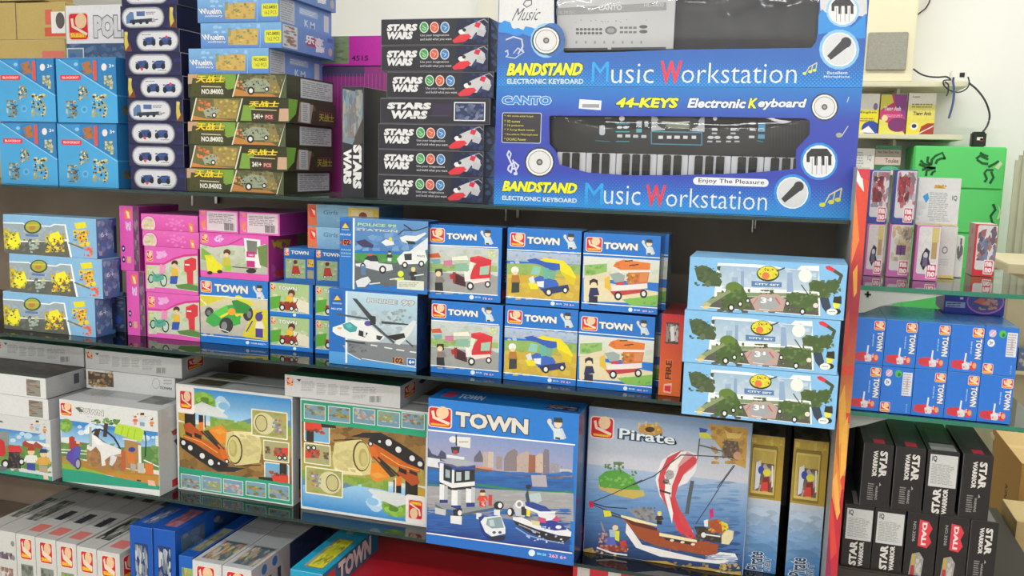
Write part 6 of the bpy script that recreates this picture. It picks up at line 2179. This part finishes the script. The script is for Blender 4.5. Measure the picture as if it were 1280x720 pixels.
for row in (0, 1):
    for c in range(5):
        kind = 'B' if (row, c) in ((0, 1), (1, 4)) else 'A'
        lb = f'blue box end with a {"white warning label" if kind == "B" else "red toy figure"}, {posn[c]}, {"upper" if row else "lower"} row of ten'
        x = XA+c*wR; z = z0r+row*hR
        if kind in pair: dup(pair[kind], lb, Y=YR, x0=x, z0=z)
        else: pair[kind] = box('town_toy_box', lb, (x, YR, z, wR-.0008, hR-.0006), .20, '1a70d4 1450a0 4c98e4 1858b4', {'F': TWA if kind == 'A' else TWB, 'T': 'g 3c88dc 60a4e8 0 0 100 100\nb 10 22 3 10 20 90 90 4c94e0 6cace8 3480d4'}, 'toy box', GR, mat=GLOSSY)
zr2 = z0r+2*hR+.0004
Yb = on_z(1185, 391, zr2)[1]
box('toy_set_box', 'dark blue box with a round picture lying on the ten blue boxes', (on_y(1179, 391, Yb)[0], Yb, zr2, on_y(1255, 391, Yb)[0]-on_y(1179, 391, Yb)[0], 1.266-zr2), .11, '2438a8 1c2c80 3048b0 2038a0', {'F': ('px', '''f 1060 360 5.818
r 2438a8 680 40 1160 260
r a8b8e0 712 96 850 146
q 485898 2 720 104 842 138
r e8e8f0 816 66 838 84
e c878d8 1000 100 138 92
e 5058a8 1000 98 128 82
p e07868 910 100 960 76 1060 80 1090 110 1000 130
b 16 24 5 950 70 1090 160 c86850 504038 c8c0d8 e8b070''')}, 'toy box')

# ---- cantilever brackets with curved lower edge under both glass shelves
BRK = plain('bracket_grey_paint', 'a8aca8', .5)
for (zb_, pts, nm) in ((1.2705, [(1077, 366), (1180, 371), (1150, 374), (1120, 378), (1098, 383), (1080, 390), (1073, 391)], 'grey curved bracket with a cross hole under the upper right glass shelf'),
                       (1.0145, [(1064, 519), (1122, 523), (1100, 526), (1082, 531), (1066, 538)], 'grey curved bracket under the lower right glass shelf')):
    x0 = XP1+.001; P = [on_y(x, y, 1.909 if zb_ > 1.2 else 1.93) for x, y in pts]
    P = [(max(p[0], x0), min(p[2], zb_-.0005)) for p in P]; P = [(x0, zb_-.0005), (P[1][0], zb_-.0005)]+P[2:-1]+[(x0, P[-1][1])]
    t = thing('shelf_bracket', nm, 'bracket', (x0, 1.93, zb_-.03)); yb = 1.9035 if zb_ > 1.2 else 1.93
    lk(MB().prism(P, yb, yb+.004).build('arm', BRK, t), t)
    if zb_ > 1.2:
        c = on_y(1082, 367.5, yb); cx, cz = c[0]+.004, min(c[2], zb_-.009); m = MB(); m.box(cx-.006, yb-.0012, cz-.002, cx+.006, yb-.0003, cz+.002).box(cx-.002, yb-.0012, cz-.006, cx+.002, yb-.0003, cz+.006)
        lk(m.build('cross_hole', plain('dark_hole', '1c2220', .6), t), t)

# ---- small figure boxes on the upper right glass
ZN = 1.2805
NA = ['''r {0} 0 0 100 100
o d8d4d8 10 2 98 88 .12
r d8d4d8 50 2 98 90
b 26 18 {1} 14 4 98 70 {2}
o f0e4e8 50 68 92 96 .1
o d03858 54 70 90 94 .08
t f8e8ec - 57 71.5 88 81 .06 0 na
t f8e8ec - 57 83 88 92.5 .06 0 no''']
def nano(label, x0p, x1p, ybp, ytp, Y, edge, left, chips, seed, z0=ZN, d=.05, h=None, extra='', top='d8d4d0', grp='small figure boxes on the upper right glass shelf'):
    xa, xb = on_y(x0p, ybp, Y)[0], on_y(x1p, ybp, Y)[0]
    hh = h or on_y(x0p, ytp, Y)[2]-z0
    return box('figure_toy_box', label, (xa, Y, z0, xb-xa, hh), d, f'{edge} {edge} {top} {left}', {'F': NA[0].format(edge, seed, chips)+extra, 'L': f'r {left} 0 0 100 100\nb 6 16 {seed} 10 10 90 90 {left} {edge}'}, 'figure box', grp)
WITCH = '''
p 2c2c3c 30 52 44 40 60 46 58 60 66 70 50 72 40 82 24 70
e c8c0d0 44 54 9 6
p 6c5c80 34 58 52 58 56 74 34 74
r d0c078 64 3 92 30
r b89868 66 30 88 60'''
YN = 2.085
pk = 'c86cb0'
na1 = nano('small pink edged figure box at the bottom left by the flame printed panel', 1079.5, 1102, 343, 279, YN, pk, 'a85898', 'd8d0d0 c8c0c8 e0d8d8', 3, extra=WITCH)
na2 = nano('small pink edged figure box with a purple gift picture, second of the lower row', 1107, 1136, 345, 279, YN, pk, '8c4c80', 'd8c8a8 c8a878 a08878 c8d0b0', 5, extra='\nr 6c4078 36 40 76 58\nl 302838 4 56 40 56 58\nb 12 12 3 50 6 92 30 908878 504c48 c8b8a0')
na3 = nano('small pink edged figure box with a witch picture standing forward of the others', 1141, 1171.5, 348, 281, 2.045, pk, 'a04c88', 'd8d4d4 d0ccd0 e0dcdc', 8, extra=WITCH)
hn = DIM[na1.name][2]; ZN2 = ZN+hn+.0006
SPD = 'a0a4b0 b04850 c83c48 504c58 8890a0 d8d8e0'
nano('small figure box with a red and blue hero, upper left by the panel', 1083, 1108, 278, 211.7, YN, '3848a0', 'c8402c', SPD, 11, z0=ZN2, extra='\nb 16 18 4 20 12 70 60 8c3038 302c38 b84048')
nano('small hero figure box with a dark blue side, second of the upper row', 1114, 1142, 278, 211.7, YN, '3848a0', '2c3c94', SPD, 13, z0=ZN2, extra='\nb 16 18 9 20 12 70 60 8c3038 302c38 b84048')
box('figure_toy_box', 'upright white box back with small print behind the witch picture box', (on_y(1170, 340, 2.12)[0]-.03, 2.115, ZN, on_y(1192, 340, 2.115)[0]-on_y(1170, 340, 2.115)[0]+.03, hn), .05, 'd4d4d0 c8c8c4 dcdcd8 c8c8c4', {'F': '''r d4d4d0 0 0 100 100
r d8c070 0 94 100 100
e 808488 66 46 9 7
e d4d4d0 66 46 6 4.5
q b8bab8 4 45 62 85 76'''}, 'figure box', 'small figure boxes on the upper right glass shelf')
xw = on_y(1144, 278, 2.118)[0]
box('figure_toy_box', 'large white box back with small print lying on the lower figure boxes', (xw, 2.118, ZN2, on_y(1197, 278, 2.118)[0]-xw, on_y(1160, 222, 2.118)[2]-ZN2), .08, 'd8d8d8 c4c4c4 dcdcdc ccc8c4', {'F': '''r dcdcdc 0 0 100 100
r e0d0a0 0 96 100 100
p d8a838 38 22 46 14 56 16 66 22
b 8 6 3 38 14 66 22 d8a838 b88c30
p 3c98d8 12 40 24 32 28 44 22 54
q a8acac 14 28 30 76 84
q a8acac 3 32 84 84 92
t 505458 - 82 36 94 48 .02 0 IQ
b 8 14 4 0 50 26 90 c4c8cc d4d4d4'''}, 'figure box', 'small figure boxes on the upper right glass shelf')
box('figure_toy_box', 'narrow white box with black spots behind the large white box', (on_y(1191.5, 339, 2.15)[0]+.001, 2.15, ZN, .016, hn*.8), .04, 'd8d8d4 c8c8c4 d8d8d4 c8c8c4', {'F': 'b 6 26 3 10 5 90 60 20242c d8d8d4 24282c'}, 'figure box', 'small figure boxes on the upper right glass shelf')
nano('small red edged figure box standing alone at the right of the upper glass shelf', 1214, 1242, 344.5, 279.5, on_z(1214, 344.5, ZN)[1], 'd02838', 'b89088', '5880a8 b05840 3c4450 7898c0 c87858 403c40', 17, d=.075)

# ================================================================== black boxes on the low cabinet
ZS = .6905
TOPX = 'r 34343a 0 0 100 100\nr 4c4c54 20 30 80 80\nr c83050 34 82 72 97'
STX = '''r 221e20 0 0 100 100
l 5c5858 1.5 1.5 0 1.5 100
v d8d4d0 - 56 10 82 52 .05 0 STAR
v d8d4d0 - 34 10 50 52 .05 0 WARRIOR
v b0acaa - 50 66 58 88 .01 0 WARNING
q 8c8886 8 24 62 46 90
p b0acaa 62 60 68 64 62 66'''
STY = '''r 221e20 0 0 100 100
r c8c8c8 8 6 96 56
q 9a9c9c 13 14 20 90 52
t 303030 - 14 8 30 18 .03 0 IQ
V d8d4d0 - 26 58 52 98 .05 0 STAR
V d8d4d0 - 58 58 74 98 .05 0 WARRIOR'''
STZ = '''r 221e20 0 0 100 100
p d83848 40 10 70 12 84 22 74 34 84 44 70 54 40 52
v f0d8d8 - 50 14 66 50 .05 0 DALI
v a8a4a4 - 20 14 30 46 .01 0 NO.3206
p 989490 24 66 48 62 64 72 60 104 40 120 18 118
p b8a03c 26 66 34 64 34 84 24 84
p a83838 24 84 36 84 36 118 22 118
b 10 12 3 38 68 58 100 d0ccc8 78746c a09c98'''
GS2 = 'black boxes stacked in two rows on the low cabinet'
YS_ = 1.915
bc = '221e20 181618 34343a 1c1a1c'
zr1 = on_y(1150, 641, YS_)[2]
def star(label, a_, b_, z0, h, art, d=.22, top=TOPX): 
    xa = max(on_y(a_, 640, YS_)[0], XP1+.004); xb_ = on_y(b_, 640, YS_)[0]
    return box('toy_set_box', label, (xa, YS_, z0, xb_-xa, h), d, bc, {'F': art, 'T': top}, 'toy box', GS2)
hs1 = zr1-ZS-.0006
lower = [(1056, 1093.2, STY, 'leftmost black box of the lower row, white label above sideways letters'), (1094.5, 1133, STY, 'second black box of the lower row, white label above sideways letters'), (1135.5, 1174, STZ, 'black box with a red badge, left of two in the lower row'), (1176, 1214, STZ, 'black box with a red badge, right of two in the lower row'), (1215.5, 1250.5, STX, 'rightmost black box of the lower row, nearest the kraft cartons')]
for a_, b_, art, lb in lower: star(lb, a_, b_, ZS, hs1, art, top='r 2a2a2e 0 0 100 100\nr 8a8688 30 60 90 98')
hs2 = on_y(1095, 555, YS_)[2]-zr1
upper = [(1073, 1110.5, STX, TOPX, 'leftmost black box of the upper row, letters reading down'), (1113, 1151, STX, TOPX, 'second black box of the upper row, letters reading down'), (1153.5, 1193, STY, 'r 2c2c30 0 0 100 100\nr a8a8a8 10 76 92 98\nr 5c5c60 20 30 84 70', 'black box of the upper row with a large white label'), (1197.5, 1235.5, STX, TOPX, 'rightmost black box of the upper row, below the blue boxes')]
for a_, b_, art, tp, lb in upper: star(lb, a_, b_, zr1, hs2, art, top=tp)

# ================================================================== back of the shop
CREAM = plain('cream_shelf_paint', 'dedcc0', .6, noise=.03); BEIGE = plain('beige_board', 'cfc6a4', .6, noise=.05)
YW = 4.298
def wall_shelf(label, xe, z, px0=.05):
    t = thing('wall_shelf', label, 'shelf', ((px0+xe)/2, 4.15, z-.02)); lk(MB().box(px0, 4.02, z-.02, xe, YW, z).build('board', CREAM, t, .002), t)
    for x in (px0+.1, xe-.25): lk(MB().box(x, 4.10, z-.06, x+.012, YW, z-.0205).build('bracket', CREAM, t), t)
    return t
z_1 = on_y(1150, 102, 4.02)[2]; z_2 = on_y(1130, 167.5, 4.02)[2]; z_3 = on_y(1110, 213, 4.05)[2]
wall_shelf('cream wall shelf carrying the beige speaker cabinet', on_y(1210, 104, 4.02)[0], z_1)
wall_shelf('cream wall shelf with three books above the green drawers', on_y(1204, 168, 4.02)[0], z_2)
wall_shelf('lowest cream wall shelf behind the small figure boxes', on_y(1133, 214, 4.02)[0], z_3)
b = thing('wall_panel', 'narrow brownish back board between the cream shelves', 'panel', (.3, YW-.01, z_2))
lk(MB().box(.06, YW-.012, z_2+.001, on_y(1136, 110, 4.28)[0], YW-.001, z_1-.062).build('board', plain('brown_board', 'b5a590', .7), b), b)
# speaker cabinet
xs0, xs1 = on_y(1076, 95, 4.04)[0]-.03, on_y(1140, 100, 4.04)[0]
t = thing('speaker_cabinet', 'cream speaker cabinet with a grey square grille on the upper wall shelf', 'speaker', ((xs0+xs1)/2, 4.15, z_1+.0005))
zt_ = z_1+.56
lk(MB().box(xs0, 4.04, z_1+.0005, xs1, 4.27, zt_).build('case', plain('cream_cabinet', 'e8e3c4', .5, noise=.02), t, .004), t)
g0, g1_ = on_y(1082, 88, 4.035), on_y(1136, 40, 4.035)
lk(MB().box(g0[0], 4.030, g0[2], g1_[0], 4.0395, g1_[2]).build('grille', plain('grille_cloth', 'a2a296', .9, noise=.1, scale=120, bump=.4, bscale=300), t, .003), t)
# books
def book(label, x0p, x1p, ytp, z0, Y, cols, art, grp='books on the cream wall shelf', d=.03):
    xa, xb_ = on_y(x0p, 140, Y)[0], on_y(x1p, 140, Y)[0]
    return box('book', label, (xa, Y, z0, xb_-xa, on_y((x0p+x1p)/2, ytp, Y)[2]-z0), d, cols, {'F': art}, 'book', grp)
book('yellow and white book cut by the keyboard carton on the wall shelf', 1070, 1098.5, 117, z_2+.0005, 4.08, 'e8d838 c0b030 e8e8e0 c8c8b0', '''r ecece4 0 0 100 40
r e8dc30 0 40 100 100
e 8878a8 84 32 10 9
t 3c3c38 - 20 44 90 50 .02 0 English
q 8a7c30 2 20 60 90 70
e 3048a8 70 86 40 18
p f0f0f0 20 96 60 80 90 98''')
book('purple and yellow book in the middle of three on the wall shelf', 1100, 1132.5, 118, z_2+.0005, 4.08, 'b83880 8c2860 d8d8c8 a03070', '''r c83878 0 0 100 100
p e0d850 0 0 40 0 50 20 0 40
p 8c3890 50 0 100 0 100 60 60 30
t f0e4e8 - 14 30 80 44 .04 0 Tieng Anh
q e0a8c0 2 14 50 90 58
p e0dc60 0 62 60 80 100 96 100 100 0 100
e 7c3070 72 76 38 18
e e8dca0 20 60 12 8''')
book('yellow and white book, right of three on the wall shelf', 1134.5, 1169, 116.5, z_2+.0005, 4.08, 'e8dc30 c0b428 e8e8e0 c8c0a0', '''r eceae0 0 0 100 28
g ece480 e8d828 0 28 100 100
t 504c40 - 14 6 40 12 .02 0 Luyen
t 4c4838 - 20 44 86 56 .04 0 Tieng Anh
q 8a8440 2 14 24 90 36
e e8ecf0 28 80 14 9
e 283858 28 79 9 5
p a83c2c 46 100 54 80 76 72 100 72 100 100
l e8e0d8 3 44 98 100 78''')
book('white paper box with small print behind the figure boxes', 1066, 1098, 185.5, z_3+.0005, 4.06, 'dcdcd8 c8c8c4 e0e0dc d0d0cc', 'r dcdcd8 0 0 100 100\nq a0a4a4 6 16 14 60 90\nt 9098a0 - 72 30 88 60 .01 0 IQ', 'books on the lowest wall shelf')
book('dark green book with a pale title band behind the figure boxes', 1098.5, 1131, 182, z_3+.0005, 4.06, '2c7850 205838 c8c8b8 205838', '''r 2c7850 0 0 100 100
r a0988c 0 16 100 44
t 4c4440 - 8 20 92 32 .02 0 Hoc Noi Doc Viet
r d8c0b8 0 46 100 78
t 5c5450 - 40 52 92 70 .02 0 Toulee
e 5cb090 60 104 40 22''', 'books on the lowest wall shelf')

# power strip and cables
WHITEP = plain('white_plastic', 'e6e6e0', .4); CAB = plain('grey_cable', '3c3e48', .5); CABB = plain('blue_cable', '4a5c90', .5); BLK = plain('black_plastic', '1c1e20', .4)
def P4(x, y, Y=4.2): return tuple(on_y(x, y, Y))
pc = on_y(1188, 102, 4.05); pd = on_y(1209.5, 91, 4.05)
t = thing('power_strip', 'white socket block on the right end of the upper wall shelf', 'socket', ((pc[0]+pd[0])/2, 4.07, z_1))
lk(MB().box(pc[0], 4.05, z_1+.0005, pd[0], 4.10, z_1+.045).build('block', WHITEP, t, .004), t)
lk(MB().box(pd[0]-.028, 4.0485, z_1+.02, pd[0]-.01, 4.0499, z_1+.038).build('plug', BLK, t), t)
lk(MB().box(pc[0]+.006, 4.0485, z_1+.005, pc[0]+.014, 4.0499, z_1+.02).build('plug', CAB, t), t)
def cable(label, px, Y, r, mat, name='cable'):
    P = [Vector(on_y(x, y, Y if not isinstance(Y, list) else Y[i])) for i, (x, y) in enumerate(px)]
    S = []
    for i in range(len(P)-1):
        p0, p1, p2, p3 = P[max(i-1, 0)], P[i], P[i+1], P[min(i+2, len(P)-1)]
        for k in range(6):
            u = k/6; S.append(.5*((2*p1)+(-p0+p2)*u+(2*p0-5*p1+4*p2-p3)*u*u+(-p0+3*p1-3*p2+p3)*u**3))
    S.append(P[-1]); o = MB().tube(S, r, 7).build(name, mat); tag(o, label, 'cable'); return o
cable('grey cable hanging from the speaker cabinet to the socket block', [(1141.5, 86), (1150, 92), (1160, 95.5), (1172, 96.5), (1183, 96), (1189, 100)], 4.045, .0035, CAB)
cable('dark cable loop hanging below the socket block', [(1188, 100), (1179.5, 101), (1181, 108), (1190, 114), (1200, 115), (1209, 110), (1211.5, 103), (1210, 96)], 4.012, .0028, CAB)
cable('short dark cable end below the left of the socket block', [(1181, 102), (1185.5, 106), (1185, 115), (1183, 120)], 4.006, .0028, CAB)
cable('blue cable hanging straight down from the socket block', [(1191, 100), (1192.5, 112), (1192, 124), (1189.5, 136), (1186, 148)], 4.000, .0045, CABB)
cable('black cable curving down the wall to the adapter', [(1211.5, 104), (1222, 113), (1232, 127), (1237, 143), (1234.5, 156), (1228.5, 165)], [4.03, 4.1, 4.2, 4.25, 4.25, 4.2], .004, CAB)
cable('grey cable running up the wall right of the speaker cabinet', [(1144, 20.5), (1150, 16), (1158, 9), (1163, -2), (1165, -20)], [4.275, 4.28, 4.285, 4.285, 4.285], .003, CAB)

# green drawers
GREEN = plain('green_plastic', '5fd873', .4, noise=.03); DG = plain('dark_green_cutout', '1d5c30', .6); PEARL = plain('pearl_inlay', 'c8e0b0', .3)
YD = 4.0; xg0, xg1 = on_y(1142, 200, YD)[0], on_y(1258, 200, YD)[0]; zg = on_y(1200, 183, YD)[2]
t = thing('drawer_cabinet', 'bright green plastic drawer cabinet with dark floral cutouts', 'cabinet', ((xg0+xg1)/2, YD+.14, 0))
lk(MB().box(xg0, YD+.004, 0, xg1, 4.28, zg).build('body', GREEN, t, .004), t)
zs_ = [zg-.006, on_y(1225, 236.5, YD)[2], on_y(1225, 292.5, YD)[2]]; stp = zs_[1]-zs_[2]
edges = zs_+[zs_[2]-stp*k for k in range(1, 7)]
def sprig(pts, y, parent):
    for px in pts:      # every curved stroke is a cutout of its own
        m = MB(); P = [on_y(x, yy, YD) for x, yy in px]; L = []; Rr = []
        for i, p in enumerate(P):
            q = P[min(i+1, len(P)-1)]; o_ = P[max(i-1, 0)]; d = Vector((q[0]-o_[0], 0, q[2]-o_[2])); n = Vector((-d.z, 0, d.x)).normalized()*(.0048-.0012*i/len(P))
            L.append((p[0]+n.x, p[2]+n.z)); Rr.append((p[0]-n.x, p[2]-n.z))
        m.prism(L+Rr[::-1], y-.0008, y); m.build('floral_cutout', DG, parent)
F2 = lambda L: [[(1040+a/5.333, 130+b/5.333) for a, b in s] for s in L]
SPR = [F2([[(580, 400), (620, 420), (690, 425)], [(590, 375), (610, 400), (650, 410)], [(600, 440), (640, 425), (690, 430)], [(640, 350), (635, 385), (660, 410)], [(660, 405), (665, 370), (690, 345), (735, 325), (752, 365)], [(690, 400), (700, 375), (730, 362), (756, 364)], [(625, 480), (630, 445), (670, 430)], [(660, 475), (670, 455), (690, 445)]]),
       F2([[(960, 365), (985, 345), (1010, 355), (1040, 370)], [(985, 325), (1010, 340), (1040, 350)], [(1040, 400), (1000, 395), (965, 370)], [(1015, 520), (1030, 500), (1015, 460), (1030, 440), (1075, 440)], [(1050, 530), (1075, 490), (1060, 450)], [(1040, 420), (1080, 400), (1110, 380)]])]
for i in range(len(edges)-1):
    zt2_, zb_ = edges[i]-.003, max(edges[i+1]+.003, .02)
    if zt2_ <= zb_+.03: break
    dr = lk(MB().box(xg0+.004, YD-.004, zb_, xg1-.004, YD+.003, zt2_).build('drawer', GREEN, t, .002), t)
    if i == 0:
        sprig(SPR[0]+SPR[1], YD-.0045, dr)
        m = MB(); c = on_y(1248, 207, YD); m.prism([(c[0]-.014, c[2]-.008), (c[0], c[2]-.016), (c[0]+.012, c[2]+.006), (c[0]+.004, c[2]+.018)], YD-.0062, YD-.0055); o = m.build('pearl_inlay', PEARL, dr)
    elif i == 1:
        sprig([[(1241, 255), (1244, 262), (1238, 270), (1240, 278), (1246, 283)]], YD-.0045, dr)
        c = on_y(1248, 265, YD); MB().prism([(c[0]-.006, c[2]-.03), (c[0]+.004, c[2]-.028), (c[0]+.01, c[2]), (c[0]-.008, c[2]+.034), (c[0]+.002, c[2]+.002)], YD-.0058, YD-.0052).build('pearl_inlay', PEARL, dr)
    elif i == 2:
        sprig([[(1236, 336), (1240, 333), (1241, 330)]], YD-.0045, dr)
a0 = on_y(1214, 183, 4.12); a1_ = on_y(1234, 165, 4.12)
t = thing('power_adapter', 'black power adapter with a red light standing on the green drawers', 'adapter', ((a0[0]+a1_[0])/2, 4.14, zg))
lk(MB().box(a0[0], 4.12, zg+.0005, a1_[0], 4.17, zg+.064).build('body', BLK, t, .006), t)
lk(MB().box(a0[0]+.018, 4.1185, zg+.03, a0[0]+.04, 4.1198, zg+.042).build('white_mark', WHITEP, t), t)
lk(MB().box(a1_[0]-.024, 4.1185, zg+.026, a1_[0]-.012, 4.1198, zg+.038).build('red_light', plain('red_lens', 'c03040', .3), t), t)

# slanted slats, counter and cartons at the right edge
SL = plain('pale_slat', 'b9bda4', .6, noise=.08)
t = thing('slat_screen', 'pale slatted screen leaning at the right picture edge', 'screen', on_y(1275, 330, 3.75))
loc = t.location.copy(); t.location = (loc[0], 3.78, 0)
for i in range(7):
    x0, x1 = on_y(1262+i*5.2, 330, 3.75)[0], on_y(1272+i*5.2, 200+i*-6, 3.75)
    z0 = .62; m = MB(); m.prism([(x0-.015, z0), (x0+.002, z0), (x1[0]+.012, x1[2]), (x1[0]-.004, x1[2])], 3.76+.004*(i % 2), 3.768+.004*(i % 2)); lk(m.build('slat', SL, t), t)
lk(MB().box(on_y(1258, 340, 3.75)[0]-.06, 3.74, .58, 1.35, 3.80, .62).build('base_rail', SL, t), t)
lk(MB().box(1.30, 3.75, 0, 1.34, 3.79, .58).build('post', SL, t), t); lk(MB().box(.98, 3.75, 0, 1.02, 3.79, .58).build('post', SL, t), t)
zc1 = on_y(1262, 330, 3.1)[2]; xc1 = on_y(1259, 335, 3.1)[0]
t = thing('display_counter', 'beige display counter with small goods at the right picture edge', 'counter', (xc1+.4, 3.3, 0))
lk(MB().box(xc1, 3.1, zc1-.03, xc1+.8, 3.55, zc1).build('worktop', BEIGE, t, .003), t)
lk(MB().box(xc1+.02, 3.14, .0, xc1+.78, 3.5, zc1-.031).build('body', plain('counter_body', 'b8b090', .6, noise=.08), t), t)
for k, (z, c) in enumerate(((.78, 'c8c0a8'), (.62, 'b8b49c'))):
    zz_ = zc1-.03-(zc1*(1-z))*1.1
    lk(MB().box(xc1+.01, 3.085, zz_-.012, xc1+.78, 3.139, zz_).build('ledge', BEIGE, t), t)
rd = random.Random(4); k = 0
for z in (.78, .62):
    zz_ = zc1-.03-(zc1*(1-z))*1.1+.0005; x = xc1+.012
    for j, (c, lb) in enumerate((('b05848', 'brick red'), ('5c7098', 'slate blue'), ('c8c0b0', 'pale grey'), ('6c8c60', 'moss green'))):
        ww = .036; box('carded_toy', f'small {lb} packet on the {"upper" if z > .7 else "lower"} ledge of the beige counter', (x, 3.090, zz_, ww, .07+.015*rd.random()), .03, f'{c} {c} {c} {c}', {'F': f'r {c} 0 0 100 100\nb 8 20 {j+3} 10 20 90 80 d8d0c0 4c4848 {c}'}, 'packet', 'small packets on the beige counter'); x += ww+.006
zt3_ = on_y(1267, 697, 2.55)[2]
t = thing('low_table', 'white low table under the kraft cartons at the lower right', 'table', (1.1, 2.75, 0))
xt0 = .63
lk(MB().box(xt0, 2.42, zt3_-.03, 1.5, 3.05, zt3_).build('tabletop', WHITEP, t, .003), t)
for x in (xt0+.03, 1.43):
    for y in (2.46, 2.97): lk(MB().box(x, y, 0, x+.04, y+.04, zt3_-.0305).build('leg', WHITEP, t), t)
YK1 = 2.55; xk = on_y(1271, 640, YK1)[0]; zk1 = on_y(1271, 579, YK1)[2]
box('cardboard_carton', 'large kraft carton behind the black boxes at the lower right', (xk, YK1, zt3_+.0005, .34, zk1-zt3_), .32, 'bc9450 b08848 d8bc84 b48c48', {'F': 'r bc9450 0 0 100 100', 'L': '''r b48c4c 0 0 100 100
v 4c3820 - 55 40 64 70 .02 0 KINGD''', 'T': 'r d8bc84 0 0 100 100\nr e0c890 0 46 100 54'}, 'carton', 'kraft cartons at the lower right', 0, KRAFT)
YK2 = 2.25; zk2_ = on_y(1272, 652, YK2)[2]; xk2 = on_y(1267, 690, YK2)[0]
box('cardboard_carton', 'nearer kraft carton in the lower right picture corner', (xk2, YK2, .0005, .30, zk2_), .15, 'b8a070 a88f5c d0ba88 ac9460', {'F': 'r b8a070 0 0 100 100\nr a88c58 0 48 100 52', 'T': 'r d0ba88 0 0 100 100'}, 'carton', 'kraft cartons at the lower right', 0, KRAFT)

box('storage_box', 'plain black box standing behind the two rows of black boxes', (XP1+.004, 2.145, ZS, .22, .24), .22, '1c1a1e 141416 26262a 141416', {}, 'box')
